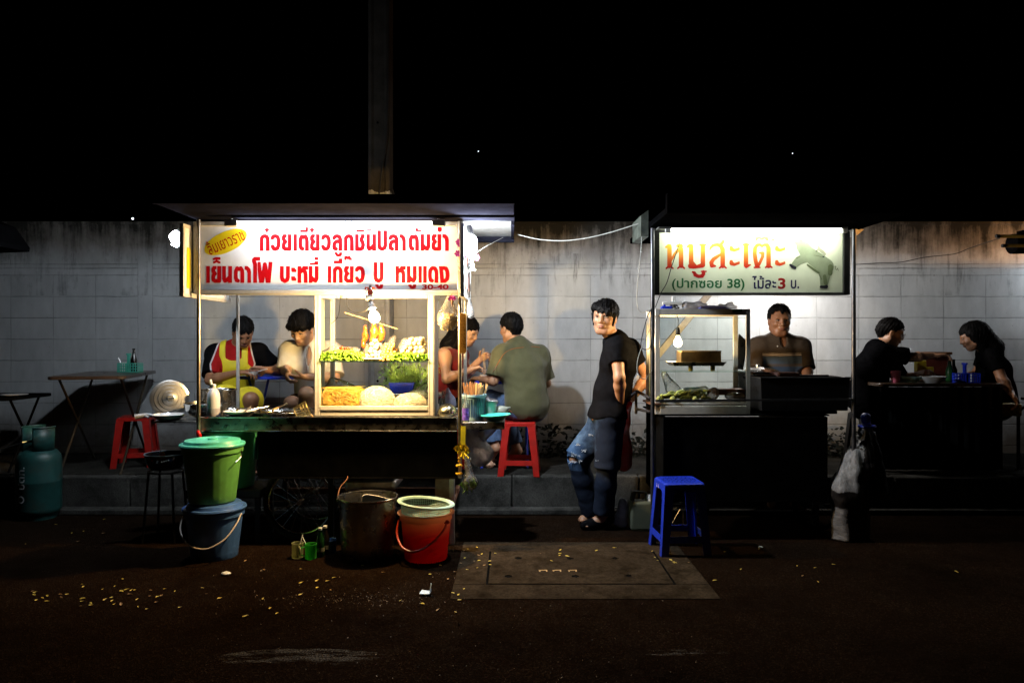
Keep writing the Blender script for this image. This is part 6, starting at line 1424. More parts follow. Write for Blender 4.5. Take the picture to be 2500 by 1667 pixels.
# ---- man in the yellow apron, looking into his bowl
k = N('red_black_jersey'); c = k.n('NewGeometry').outputs['Position']; s = k.n('SeparateXYZ'); k.l(c, s.inputs[0]); M['jersey'] = k.m
TB = 1.05
p = Person('man in a yellow apron and red jersey looking down into a white bowl', D_(pel=A3(558, 982, 6.30), chest=A3(578, 893, 6.24), neck=A3(574, 846, 6.22), head=A3(593, 812, 6.11), hf=(.42, -.70, -.68), hu=(.3, -.55, .78), shL=A3(634, 860, 6.26), shR=A3(523, 862, 6.18), elL=A3(683, 905, 6.08), elR=A3(512, 928, 5.98), wrL=A3(650, 903, 5.95), wrR=A3(580, 910, 5.92),
    hipL=A3(575, 995, 6.26), hipR=A3(540, 995, 6.26), knL=A3(612, 975, 5.88), knR=A3(548, 972, 5.84), anL=A3(605, 1095, 5.95), anR=A3(545, 1095, 5.95), toL=(V(610, 1000, 5.8).x, 5.84, SIDE_Z + .03), toR=(V(545, 1000, 5.8).x, 5.84, SIDE_Z + .03)), 'skin_dark', 1.0,
    hands=dict(L=dict(d=(-1, -.1, .05), n=(-.1, -.75, -.6), curl=(.35, .6, .4), thumb=.3), R=dict(d=(1, -.1, .08), n=(.1, .2, -.9), curl=(.3, .5, .5), thumb=.3)))
p.hair('short', 8)
cN = p.J['neck']; rx, ry, rz_ = [float(q) for q in p.r]
dotr = k.math('ADD', k.math('MULTIPLY', k.math('SUBTRACT', s.outputs[0], float(cN[0])), rx), k.math('MULTIPLY', k.math('SUBTRACT', s.outputs[1], float(cN[1])), ry))
ar = k.math('ADD', k.math('ABSOLUTE', dotr), k.math('MULTIPLY', k.math('ABSOLUTE', k.math('SUBTRACT', s.outputs[2], float(cN[2]) - .14)), .25))
k.set(Base_Color=k.ramp(ar, [(0, (.30, .012, .012)), (.158, (.30, .012, .012)), (.160, (.5, .45, .45)), (.166, (.5, .45, .45)), (.168, (.003, .003, .0035))], 'CONSTANT'), Roughness=.95, Specular_IOR_Level=.03)
sl = p.torso(.012) + p.arm('L', 0, .42, .020, True, .010) + p.arm('R', 0, .42, .020, True, .010)
p.cloth('jersey', sl, M['jersey'], fold=.007, seed=14, post=lambda X, d: np.maximum(d, zat(990, 6.2) - X[:, 2]))
cc_, ff = p.J['chest'], p.f; zb1 = p.J['neck'][2] - .115; zb0 = zat(985, 6.2)
ap = p.torso(.026)
def apf(X, d):
    lr = np.abs((X - cN) @ p.r); w_ = .10 + np.clip((zb1 - X[:, 2]) / .12, 0, 1) ** 1.5 * .12
    bib = np.maximum(lr - w_, X[:, 2] - zb1 - .05 * np.clip(lr / .1, 0, 1) ** 2); strap = np.maximum(np.abs(lr - .088) - .024, zb1 - .03 - X[:, 2])
    return np.maximum.reduce([d, np.minimum(bib, strap), zb0 - X[:, 2], -((X - cc_) @ ff) - .02])
p.cloth('apron', ap, M['yellow_apron'], fold=.005, seed=15, post=apf)
p.cloth('apron_skirt', p.leg('L', .1, .46, .03, True, .03) + p.leg('R', .1, .46, .03, True, .03) + [rc(p.J['hipL'], p.J['knR'], .09, .06, .08), rc(lerp(p.J['hipL'], p.J['knL'], .9), p.J['knL'] + (.0, -.0, -.17), .075, .05, .05)], M['yellow_apron'], fold=.012, seed=16, h=.008)
p.cloth('shorts', p.torso(.014)[:1] + p.leg('L', 0, .46, .018, True) + p.leg('R', 0, .46, .018, True), M['black_cloth'], h=.009)
c = V(617, 912, 5.93); c.z = TB + .002 + .0
t = thing('soup_bowl', 'small white bowl held by the man in the yellow apron', 'bowl', c); b = MB(); b.lathe([(0, 0), (.028, 0), (.03, .006), (.044, .03), (.05, .052), (.052, .053), (.049, .054), (.041, .03), (.026, .008), (0, .008)], c, 36); b.build('bowl', M['ceramic'], t)
b = MB(); b.lathe([(0.0505, .044), (.0512, .05)], c, 36); b.build('painted_band', mat('orange_band', (.5, .12, .03), .3), t)
b = MB(); b.tube([c + Vector((.01, .0, .03)), c + Vector((.13, -.04, .06))], .0035, 6); tag(b.build('spoon', M['ceramic']), 'white spoon in the left hand of the man in the apron', 'spoon')
# ---- man in the white shirt, looking at his hands
p = Person('man in an open white short sleeved shirt looking down at his clasped hands', D_(pel=A3(775, 985, 6.12), chest=A3(765, 893, 6.02), neck=A3(755, 842, 5.98), head=A3(737, 803, 5.87), hf=(-.22, -.80, -.55), hu=(-.08, -.52, .85), shL=A3(812, 858, 6.04), shR=A3(705, 856, 5.98), elL=A3(818, 922, 5.92), elR=A3(698, 905, 5.92), wrL=A3(748, 920, 5.74), wrR=A3(701, 900, 5.74),
    hipL=A3(795, 1000, 6.1), hipR=A3(755, 1000, 6.08), knL=A3(748, 962, 5.66), knR=A3(712, 985, 5.72), anL=A3(748, 1085, 5.75), anR=A3(705, 1095, 5.82), toL=(V(745, 1000, 5.66).x, 5.64, SIDE_Z + .03), toR=(V(700, 1000, 5.7).x, 5.72, SIDE_Z + .03)), 'skin_fair', 1.05,
    hands=dict(L=dict(d=(-1, -.25, .03), n=(-.1, .2, .95), curl=(.3, .5, .4), thumb=.8), R=dict(d=(.15, -.5, -.8), n=(.8, .2, .1), curl=(.5, .7, .5))))
p.hair('mop', 11)
vn2 = p.J['neck'] + p.f * .10 - p.up * .07
ws = p.torso(.018) + p.arm('L', 0, .46, .024, True, .014) + p.arm('R', 0, .46, .024, True, .014)
p.cloth('white_shirt', ws, M['white_shirt'], fold=.014, fs=19, seed=18, post=lambda X, d: np.maximum(np.maximum(d, zat(975, 5.95) - X[:, 2]), .02 * (1 - np.linalg.norm((X - vn2) / np.array((.018, .05, .085)), axis=1))))
p.collar(M['white_shirt'], .070, .03, 1.25)
b = MB()
pts = [trace(ws, 746 + 10 * i / 6, 876 + 50 * i / 6) + Vector((0, -.004, 0)) for i in range(7)]
for a_, b_ in zip(pts, pts[1:]): b.bar(a_, b_, .024, .002, up=(1, .2, .1))
b.build('button_placket', M['white_shirt'], p.t)
b = MB()
for i in (1, 3, 5): b.ball(pts[i] + Vector((0, -.003, 0)), (.005, .002, .005))
b.build('buttons', M['white_plastic'], p.t)
p.cloth('shorts', p.torso(.016)[:1] + p.leg('L', 0, .40, .02, True, .012) + p.leg('R', 0, .40, .02, True, .012), M['brown_shorts'], h=.008)
# ---- long haired woman in red with chopsticks
p = Person('woman with long black hair in a sleeveless red top eating with chopsticks', D_(pel=A3(1092, 985, 6.32), chest=A3(1103, 898, 6.28), neck=A3(1112, 850, 6.26), head=A3(1142, 810, 6.22), hf=(.82, -.42, -.40), hu=(.36, -.16, .92), shR=A3(1086, 866, 6.12), shL=A3(1128, 866, 6.40), elR=A3(1090, 925, 6.04), elL=A3(1140, 915, 6.40), wrR=A3(1150, 902, 6.10), wrL=A3(1172, 878, 6.28),
    hipL=A3(1100, 1000, 6.40), hipR=A3(1090, 1000, 6.24), knL=A3(1185, 985, 6.42), knR=A3(1175, 985, 6.22), anL=A3(1180, 1095, 6.42), anR=A3(1170, 1100, 6.25), toL=(V(1200, 1000, 6.4).x, 6.4, SIDE_Z + .03), toR=(V(1195, 1000, 6.2).x, 6.2, SIDE_Z + .03)), 'skin_fair', .97, female=True, fat=.86,
    hands=dict(R=dict(d=(1, -.05, .25), n=(.1, -.2, -.9), curl=(.5, .7, .5), s=.9), L=dict(d=(.75, -.3, .5), n=(.3, -.8, -.4), curl=(.6, .8, .5), s=.9)))
p.hair('long', 13)
p.cloth('red_top', p.torso(.008), M['red_cloth'], fold=.006, seed=20, post=lambda X, d: np.maximum(np.maximum(d, zat(990, 6.2) - X[:, 2]), X[:, 2] - p.J['neck'][2] + .0 ))
p.cloth('trousers', p.torso(.012)[:1] + p.leg('L', 0, .95, .014, True) + p.leg('R', 0, .95, .014, True), M['black_cloth'], h=.009)
c = V(1184, 914, 6.12); c.z = 1.006
t = thing('soup_bowl', 'white noodle bowl in front of the woman in red', 'bowl', c); b = MB(); b.lathe([(0, 0), (.028, 0), (.03, .008), (.04, .014), (.043, .05), (.046, .052), (.04, .05), (.036, .018), (0, .014)], c, 32); b.build('bowl', M['ceramic'], t)
b = MB(); b.tube([V(1178, 851, 6.14), c + Vector((.0, 0, .02))], .0028, 6); pro = tag(b.build('chopstick', M['bone']), 'bamboo chopstick in the hand of the woman in red', 'chopstick', 'pair of chopsticks over the white bowl'); o = pro.copy(); COL.objects.link(o); o.location = (.008, .004, .002); o.rotation_euler = (0, R(1), 0); o.location.x += -1.03 * math.sin(R(1)) * 1; o['label'] = pro['label']
t = thing('napkin_box', 'brown wooden tissue box on the blue table by the wall', 'box', V(1200, 880, 6.45)); b = MB(); b.bb((xat(1192, 6.45), 6.45, 1.006), (xat(1222, 6.45), 6.6, zat(868, 6.45))); b.build('box', M['wood'], t, bevel=.003); b = MB(); b.bb((xat(1190, 6.45), 6.44, zat(868, 6.45) + .001), (xat(1224, 6.45), 6.61, zat(862, 6.45))); b.build('lid', M['wood'], t, bevel=.003)
# ---- man in the olive polo seen from behind
p = Person('man in an olive polo shirt seen from behind on a red stool', D_(pel=A3(1288, 985, 6.02), chest=A3(1276, 900, 6.05), neck=A3(1262, 840, 6.08), head=A3(1247, 802, 6.10), hf=(-.62, .76, -.15), hu=(-.12, .10, 1), shL=A3(1226, 866, 5.97), shR=A3(1318, 868, 6.16), elL=A3(1205, 930, 5.93), elR=A3(1334, 935, 6.22), wrL=A3(1172, 925, 6.12), wrR=A3(1275, 925, 6.45),
    hipL=A3(1268, 1000, 5.99), hipR=A3(1305, 1000, 6.08), knL=A3(1192, 975, 6.22), knR=A3(1225, 985, 6.5), anL=A3(1208, 1090, 6.15), anR=A3(1262, 1095, 6.4), toL=(V(1185, 1000, 6.2).x, 6.28, SIDE_Z + .03), toR=(V(1245, 1000, 6.2).x, 6.52, SIDE_Z + .03)), 'skin', 1.0, fat=1.08)
p.hair('short', 15)
op = p.torso(.020) + p.arm('L', 0, .42, .026, True, .012) + p.arm('R', 0, .42, .026, True, .012) + [rc(p.J['pel'] + (0, 0, -.03), p.J['pel'] + (0, 0, .08), .14, .125, .06)]
p.cloth('polo_shirt', op, M['olive'], fold=.016, fs=17, seed=22, post=lambda X, d: np.maximum(d, zat(1022, 6.0) - X[:, 2])); p.collar(M['olive'], .068, .038, .6)
b = MB()
for line_ in ([(1222, 876), (1232, 862), (1250, 852), (1275, 848), (1300, 846), (1318, 848)], [(1222, 876), (1212, 893), (1203, 908), (1194, 920)], [(1232, 985), (1240, 998), (1250, 1006)]):
    P_ = [trace(op, *q, p.last[1]) + Vector((0, -.001, 0)) for q in line_]; b.tube(curve_pts(P_, 3), .0028, 5)
b.build('orange_piping', M['orange_pipe'], p.t)
p.cloth('jeans', p.torso(.012)[:1] + p.leg('L', 0, .95, .02, True, .01) + p.leg('R', 0, .95, .02, True, .01), M['denim'], fold=.008, seed=23, h=.008)
# ---- man with glasses reaching across the table, right
p = Person('man in a black shirt and glasses reaching across the dark table', D_(pel=A3(2115, 985, 6.46), chest=A3(2128, 900, 6.42), neck=A3(2140, 846, 6.42), head=A3(2176, 813, 6.40), hf=(.92, -.28, -.28), hu=(.28, -.05, .96), shR=A3(2150, 862, 6.24), shL=A3(2165, 866, 6.56), elR=A3(2225, 872, 6.20), elL=A3(2200, 925, 6.62), wrR=A3(2278, 868, 6.24), wrL=A3(2236, 915, 6.5),
    hipL=A3(2125, 1000, 6.55), hipR=A3(2115, 1000, 6.38), knL=A3(2215, 990, 6.55), knR=A3(2205, 990, 6.36), anL=A3(2210, 1095, 6.5), anR=A3(2200, 1095, 6.34), toL=(V(2232, 1000, 6.4).x, 6.5, SIDE_Z + .03), toR=(V(2225, 1000, 6.4).x, 6.34, SIDE_Z + .03)), 'skin', 1.0, fat=1.1,
    hands=dict(R=dict(d=(1, .0, .08), n=(.05, -.1, -1), curl=(.3, .4, .3))))
p.hair('short', 17)
p.cloth('black_shirt', p.torso(.018) + p.arm('L', 0, .44, .024, True, .01) + p.arm('R', 0, .44, .024, True, .01), M['black_cloth'], fold=.009, seed=24, post=lambda X, d: np.maximum(d, zat(1000, 6.3) - X[:, 2])); p.collar(M['black_cloth'], .066, .035, .6)
p.cloth('trousers', p.torso(.012)[:1] + p.leg('L', 0, .95, .02, True) + p.leg('R', 0, .95, .02, True), M['black_cloth'], h=.009)
b = MB()
for q in (-1, 1):
    cq = Vector(p.L((q * .034, .100, .004))); r_, u_ = Vector(p.H[:, 0]), Vector(p.H[:, 2]); b.tube([cq + r_ * (.022 * math.cos(a)) + u_ * (.017 * math.sin(a)) for a in [i * .314 for i in range(20)]], .0016, 5, closed=True)
    b.tube([cq + r_ * q * .022, Vector(p.L((q * .079, .0, .012)))], .0014, 5)
b.tube([p.L((-.013, .102, .006)), p.L((.013, .102, .006))], .0014, 5); b.build('glasses', M['steel'], p.t)
# ---- long haired woman in dark clothes at far right
p = Person('long haired woman in dark clothes bent over the table at far right', D_(pel=A3(2448, 985, 6.42), chest=A3(2428, 905, 6.40), neck=A3(2408, 855, 6.40), head=A3(2374, 822, 6.38), hf=(-.86, .38, -.34), hu=(-.34, .1, .92), shL=A3(2425, 872, 6.24), shR=A3(2408, 872, 6.56), elL=A3(2446, 925, 6.18), elR=A3(2380, 915, 6.58), wrL=A3(2468, 958, 6.10), wrR=A3(2352, 925, 6.46),
    hipL=A3(2440, 1000, 6.34), hipR=A3(2440, 1000, 6.5), knL=A3(2350, 985, 6.32), knR=A3(2345, 990, 6.52), anL=A3(2355, 1095, 6.32), anR=A3(2350, 1095, 6.5), toL=(V(2330, 1000, 6.3).x, 6.3, SIDE_Z + .03), toR=(V(2325, 1000, 6.4).x, 6.48, SIDE_Z + .03)), 'skin_dark', .98, female=True, fat=.9)
p.hair('long', 19)
p.cloth('dark_top', p.torso(.012) + p.arm('L', 0, .3, .016, True) + p.arm('R', 0, .3, .016, True), M['black_cloth'], fold=.007, seed=26)
p.cloth('jeans', p.torso(.012)[:1] + p.leg('L', 0, .95, .016, True) + p.leg('R', 0, .95, .016, True), M['denim_dk'], h=.009)
# ================================================================ SATAY CART
C2 = 4.95
ct2 = thing('satay_cart', 'dark satay cart with a painted pig signboard, glass cabinet and charcoal grill', 'food cart', (xat(1835, C2), 5.25, 0))
XL2, XR2 = xat(1592, C2), xat(2081, C2)
ZR2 = zat(557, C2)
def pole2(x, Y, z0, m='black_metal', r=.014, z1=ZR2 - .004): b = MB(); b.tube([(x, Y, z0), (x, Y, z1)], r, 14); return b.build('pole', M[m], ct2)
M['dark_pipe'] = mat('dark_pipe', (.10, .10, .11), .35, .8, var=.3)
pole2(XL2, C2 - .02, .0, 'dark_pipe'); pole2(XR2, C2 - .02, .0, 'dark_pipe');
b = MB(); b.bb((XL2 - .02, 4.42, ZR2), (xat(2110, C2), 5.75, ZR2 + .04)); b.bb((1.95, 5.751, ZR2 + .001), (xat(2110, C2), 6.62, ZR2 + .039)); b.bb((XL2 - .02, 4.38, ZR2 - .0), (xat(2110, C2), 4.418, ZR2 + .12)); b.build('roof', M['roof_dk'], ct2, bevel=.004)  # unseen rear strip added to keep the rear lamp's light off the pole
b = MB(); b.prism([V(1565, 526, C2), V(1583, 513, C2), V(1583, 578, C2), V(1565, 576, C2)], (0, .35, 0)); b.build('roof_flap', mat('greenish_tin', (.16, .18, .15), .5, .6, var=.4, dirt=(.04, .03, .02, .8)), ct2, smooth=0)
b = MB(); b.prism([V(2092, 575, C2), V(2110, 560, C2 + .2), V(2088, 558, C2)], (0, .25, 0)); b.build('roof_corner', M['alu_old'], ct2, smooth=0)
# sign
k = N('sign_enamel'); c = k.n('NewGeometry').outputs['Position']; k.set(Base_Color=k.mix(k.ramp(k.noise(c, 7, 6, .7), [(.4, (0,) * 3), (.75, (.5,) * 3)]), (.72, .76, .62), (.56, .6, .47)), Roughness=.35); M['sign2'] = k.m
xa, xb, za, zb = xat(1608, C2), xat(2060, C2), zat(714, C2), zat(568, C2)
b = MB(); b.bb((xa, C2 + .01, za), (xb, C2 + .05, zb)); sg = b.build('sign_board', M['sign2'], ct2)
b = MB(); b.bb((xat(1598, C2), C2 - .01, za - .016), (xa + .004, C2 + .06, zb + .01)); b.bb((xb - .004, C2 - .01, za - .016), (xat(2074, C2), C2 + .06, zb + .01)); b.build('side_border', M['black_metal'], sg, bevel=.002)
b = MB(); b.bb((xa + .005, C2 - .012, za - .018), (xb - .005, C2 + .06, za - .0005)); b.bb((xa + .005, C2 + .0, zb + .0005), (xb - .005, C2 + .06, zb + .008)); b.build('sign_frame', M['dark_pipe'], sg, bevel=.002)
C3 = lambda x, y: (1610 + x / 6.72, 560 + y / 6.72)
k = N('yellow_to_red_paint'); s = k.n('SeparateXYZ'); k.l(k.n('NewGeometry').outputs['Position'], s.inputs[0])
k.set(Base_Color=k.ramp(k.math('DIVIDE', k.math('SUBTRACT', s.outputs[2], zat(670, C2)), zat(585, C2) - zat(670, C2)), [(.0, (.42, .005, .005)), (.22, (.5, .012, .006)), (.45, (.62, .13, .02)), (.75, (.72, .36, .03)), (.95, (.76, .58, .02))]), Roughness=.4); M['grad'] = k.m
r_ = 37
S2 = [
 [(165, 290, r_), (165, 600, r_)], [(112, 640, 13), (140, 615, 16), (190, 615, 16), (222, 640, 13)], [(110, 292, 18), (150, 268, 26), (172, 270, 26)],
 [(355, 330, r_), (355, 600, r_)], [(300, 640, 13), (330, 615, 16), (380, 615, 16), (410, 640, 13)], [(300, 272, 26), (352, 274, 34)], [(190, 520, 14), (240, 420, 22), (300, 345, 26), (350, 320, 26)],
 [(520, 280, r_), (520, 545, r_)], [(462, 285, 16), (500, 262, 26), (525, 265, 26)], [(512, 600, 44), (560, 620, 26), (620, 612, 26), (700, 590, 40)], [(530, 545, 34), (590, 608, 30)], [(712, 270, r_), (712, 585, r_)], [(665, 250, 16), (712, 262, 24), (755, 250, 16)],
 [(545, 700, 16), (575, 712, 24), (585, 745, 28), (640, 772, 28), (700, 765, 30), (722, 730, 30), (722, 695, 26)], [(690, 690, 12), (765, 690, 12)],
 [(828, 335, 10), (840, 300, 18), (880, 262, 24), (950, 250, 26), (1010, 275, 34), (1037, 330, 37), (1037, 600, r_)], [(1010, 250, 24), (1045, 200, 26), (1050, 185, 16)], [(985, 634, 13), (1015, 612, 16), (1065, 612, 16), (1095, 634, 13)], [(1030, 395, 16), (960, 440, 24), (885, 490, 30), (850, 545, 32), (860, 595, 34), (915, 602, 15)],
 [(1420, 255, r_), (1420, 590, r_)], [(1370, 247, 14), (1420, 262, 22), (1470, 247, 14)], [(1425, 605, 32), (1488, 582, 14)],
 [(1600, 600, 32), (1575, 500, 34), (1562, 400, 33), (1568, 310, 32), (1600, 258, 26), (1650, 250, 22), (1682, 278, 20), (1720, 252, 22), (1770, 258, 30), (1790, 310, 37), (1790, 600, r_)], [(1740, 625, 13), (1765, 605, 16), (1815, 605, 16), (1845, 625, 13)], [(1645, 385, 14), (1695, 392, 28), (1692, 450, 26), (1655, 530, 24), (1618, 605, 24)], [(1555, 625, 12), (1650, 625, 12)],
 [(1592, 182, 14), (1595, 150, 24), (1640, 138, 20), (1675, 160, 18), (1720, 135, 22), (1762, 150, 26), (1765, 182, 14)], [(1770, 182, 10), (1850, 180, 14), (1895, 158, 12)],
]
for ox in (0, 748):
    for oy in (0, 232): S2.append([(1178 + ox, 298 + oy, 28), (1182 + ox, 325 + oy, 34), (1225 + ox, 345 + oy, 24), (1300 + ox, 322 + oy, 20)]); S2.append([(1290 + ox, 320 + oy, 22), (1310 + ox, 300 + oy, 8)])
flat('main_lettering', [(p, None) for p in S2], 4.2, C3, C2 + .0093, M['grad'], sg)
pp = lambda x, y: V(*C3(x, -y), C2 + .0093)
M['green_paint'] = mat('green_paint', (.01, .13, .04), .4); M['navy_paint'] = mat('navy_paint', (.008, .01, .07), .4); M['dkred_paint'] = mat('dark_red_paint', (.3, .006, .006), .4)
text('green_lettering', '(ปากซอย 38)', (205, -1008, 1395, -800), M['green_paint'], sg, pp, .018)
text('navy_lettering', 'ไม้ละ', (1520, -975, 1915, -762), M['navy_paint'], sg, pp, .02); text('navy_lettering', 'บ.', (2155, -972, 2292, -830), M['navy_paint'], sg, pp, .02)
text('red_lettering', '3', (1945, -978, 2068, -798), M['dkred_paint'], sg, pp, .03)
# the painted pig, layer over layer
C4 = lambda x, y: (1900 + x / 9.8, 560 + y / 9.8)
pig = mat('pig_paint', (.25, .29, .20), .4, var=.15, scale=16); pig2 = mat('pig_paint_shadow', (.13, .16, .085), .4, var=.2, scale=16); pigl = mat('pig_paint_pale', (.33, .34, .25), .4, var=.12, scale=16); hoof = mat('hoof_paint', (.01, .01, .02), .4)
yy = C2 + .0093
flat('pig_far_leg', [([(960, 420, 26), (985, 480, 36), (1060, 540, 42), (1110, 590, 32), (1095, 650, 20)], None), ([(960, 470, 26), (915, 520, 18)], None)], 7, C4, yy, pigl, sg)
flat('pig_body', [([(1060, 1000, 60), (1050, 1150, 60), (1075, 1330, 70)], None), ([(1200, 1000, 80), (1150, 1200, 70), (1120, 1340, 62)], None), ([(1140, 890, 190), (900, 720, 190), (690, 560, 170), (590, 420, 150), (570, 340, 110)], None), ([(640, 680, 120), (490, 745, 98), (385, 860, 78)], None), ([(570, 330, 105), (470, 300, 78), (410, 275, 52)], None), ([(1110, 1000, 170), (1100, 1150, 110)], None)], 7, C4, yy - .0006, pig, sg)
flat('pig_shade', [([(1250, 900, 60), (1240, 1050, 55)], None), ([(700, 850, 20), (850, 960, 30), (970, 1040, 26)], None), ([(1110, 1120, 40), (1130, 1280, 46)], None), ([(520, 650, 10), (440, 690, 16)], None), ([(990, 1090, 8), (1040, 1200, 10)], None), ([(860, 620, 5), (960, 640, 8), (1050, 665, 6)], None)], 7, C4, yy - .0012, pig2, sg)
flat('pig_face', [([(640, 250, 20), (720, 245, 18)], None), ([(660, 340, 20), (740, 325, 26), (800, 320, 12)], None)], 7, C4, yy - .0018, pigl, sg)
flat('pig_mark', [([(545, 278, 12)], None), ([(385, 215, 5), (350, 295, 5)], None), ([(420, 240, 4), (520, 245, 4)], None), ([(370, 350, 6), (450, 375, 4)], None), ([(665, 345, 5), (740, 312, 4), (800, 318, 4)], None), ([(1340, 890, 7), (1380, 885, 7), (1360, 940, 6), (1400, 970, 6), (1420, 930, 6), (1440, 990, 5)], None)], 4, C4, yy - .0024, pig2, sg)
flat('pig_hoof', [([(290, 850, 26), (340, 890, 38), (400, 915, 34)], None), ([(1020, 1375, 30), (1100, 1375, 34), (1150, 1370, 44)], None), ([(1070, 655, 14), (1095, 662, 12)], None), ([(905, 525, 10), (925, 528, 8)], None)], 7, C4, yy - .0024, hoof, sg)
# tube above the sign, in a tin channel
TY, TZ2 = C2 - .09, zat(562.5, C2 - .09)
b = MB(); b.tube([(xat(1640, TY), TY, TZ2), (xat(2058, TY), TY, TZ2)], .0125, 14); tb = b.build('fluorescent_tube', M['tube2'], ct2)
b = MB(); b.bb((xat(1606, TY), TY - .034, TZ2 + .010), (xat(2064, TY), TY + .085, TZ2 + .019)); b.bb((xat(1606, TY), TY - .036, TZ2 + .006), (xat(2064, TY), TY - .034, TZ2 + .019)); b.build('tin_channel', M['alu_old'], tb)
for u in (1632, 2062): b = MB(); b.bb((xat(u, TY) - .02, TY - .016, TZ2 - .016), (xat(u, TY) + .012, TY + .016, TZ2 + .0095)); b.build('lamp_holder', M['white_plastic'], tb)
# cabinet
D0, D1 = C2 + .06, C2 + .36; q0 = zat(1011, D0); q1 = zat(754, D0)
b = MB(); b.bb((xat(1611.3, D0), D0 - .004, q0), (xat(1822.7, D0), D0 + .02, zat(991, D0))); cb = b.build('cabinet_base', M['alu'], ct2, bevel=.002)
for u0, u1, Y in ((1600, 1611, D0), (1823, 1832, D0), (1578, 1588, D1), (1791, 1802, D1)): b = MB(); b.bb((xat(u0, Y), Y, q0), (xat(u1, Y), Y + .022, q1)); b.build('cabinet_post', M['alu'], cb, bevel=.002)
ux0, ux1 = xat(1611.3, D0), xat(1822.7, D0)
b = MB(); b.bb((ux0, D0 + .001, zat(769, D0)), (ux1, D0 + .02, q1)); b.bb((ux0, D0 + .002, zat(989, D0)), (ux1, D0 + .02, zat(983, D0)))
ry0, ry1 = xat(1588.3, D1), xat(1790.7, D1); b.bb((ry0, D1 + .001, zat(769, D0)), (ry1, D1 + .02, q1)); b.bb((ry0, D1 + .001, q0), (ry1, D1 + .02, zat(985, D0)))
b.bb((ux0 - .02, D0 + .023, zat(980, D0) - .008), (ux1 + .012, D1 - .001, zat(980, D0))); b.bb((ux0 - .022, D0 + .0225, q1 - .012), (ux1 + .02, D1 - .0005, q1 - .006))
b.build('cabinet_rails', M['alu'], cb, bevel=.0015)
b = MB(); b.bb((ux0 - .0, D0 + .02, zat(908.5, D0)), (ux1, D1 - .002, zat(907, D0))); b.build('glass_shelf', pane('shelf_glass_dark', (.8, .9, .84), .7), cb, smooth=0)
b = MB(); b.bb((ux0, D0 + .008, zat(980, D0)), (ux1, D0 + .010, zat(771, D0))); b.build('front_pane', M['glass'], cb, smooth=0)
b = MB(); b.bb((xat(1605, D0), D0 + .024, zat(980, D0)), (xat(1605, D0) + .002, D1 - .002, zat(771, D0))); b.build('side_pane', M['glass'], cb, smooth=0)
FS, SS = zat(980, D0), zat(907, D0)
# green sticker + green label on top rail
b = MB(); b.bb((xat(1788, D0), D0 - .0025, zat(762, D0)), (xat(1812, D0), D0 - .0002, zat(756, D0))); b.build('green_sticker', M['green_paint'], cb, smooth=0)
# rail, body, grill trough
b = MB(); b.bar((XL2 + .015, C2 - .03, zat(977, C2)), (XR2 + .0, C2 - .03, zat(974, C2)), .012, .014); b.build('front_rail', M['dark_pipe'], ct2)
b = MB(); b.bb((xat(1620, C2), C2 - .006, .26), (xat(2020, C2), C2 + .014, zat(1017, C2))); b.bb((xat(1620, C2), C2 + .0145, .26), (xat(1620, C2) + .02, 5.6, zat(1017, C2))); b.bb((xat(2000, C2), C2 + .0145, .26), (xat(2020, C2), 5.6, zat(1017, C2))); b.bb((xat(1612, C2), C2 + .015, zat(1016, C2)), (xat(2028, C2), 5.62, zat(1012.5, C2)))
b.build('cart_body', M['black_soot'], ct2, bevel=.003)
b = MB(); gx0, gx1 = xat(1856, C2), xat(2074, C2); gz = zat(922, C2); b.add([(gx0, C2 - .01, gz), (gx1, C2 - .01, gz), (gx1, C2 + .32, gz), (gx0, C2 + .32, gz), (gx0 + .012, C2 + .0, gz - .22), (gx1 - .012, C2 + .0, gz - .22), (gx1 - .012, C2 + .30, gz - .22), (gx0 + .012, C2 + .30, gz - .22)], [(0, 1, 5, 4), (1, 2, 6, 5), (2, 3, 7, 6), (3, 0, 4, 7), (4, 5, 6, 7)])
g_ = b.build('grill_trough', M['black_metal'], ct2, smooth=0); g_.modifiers.new('thick', 'SOLIDIFY').thickness = .004
b = MB(); b.tube([(gx0, C2 - .012, gz), (gx1, C2 - .012, gz), (gx1, C2 + .322, gz), (gx0, C2 + .322, gz)], .006, 8, closed=True); b.build('trough_rim', M['dark_pipe'], g_)
b = MB(); b.bb((gx0 + .1, C2 + .05, zat(1012, C2)), (gx1 - .06, C2 + .25, gz - .226)); b.build('grill_stand', M['black_soot'], ct2)
for xx in (XL2 + .12, XR2 - .12): b = MB(); b.bb((xx - .02, 5.25, 0), (xx + .02, 5.29, .2595)); b.build('leg', M['black_metal'], ct2)
for xx in (xat(1660, 5.3), xat(1985, 5.3)):
    c = Vector((xx, 5.2, .19)); b = MB(); b.tube(arc(c, .17, 0, 360, 36)[:-1], .018, 8, closed=True); w_ = b.build('wheel', M['black_soot'], ct2); b = MB()
    for i in range(12): a = i * .5236; b.tube([c, c + Vector((math.cos(a) * .16, 0, math.sin(a) * .16))], .0025, 4)
    b.build('spokes', M['steel_dk'], w_)
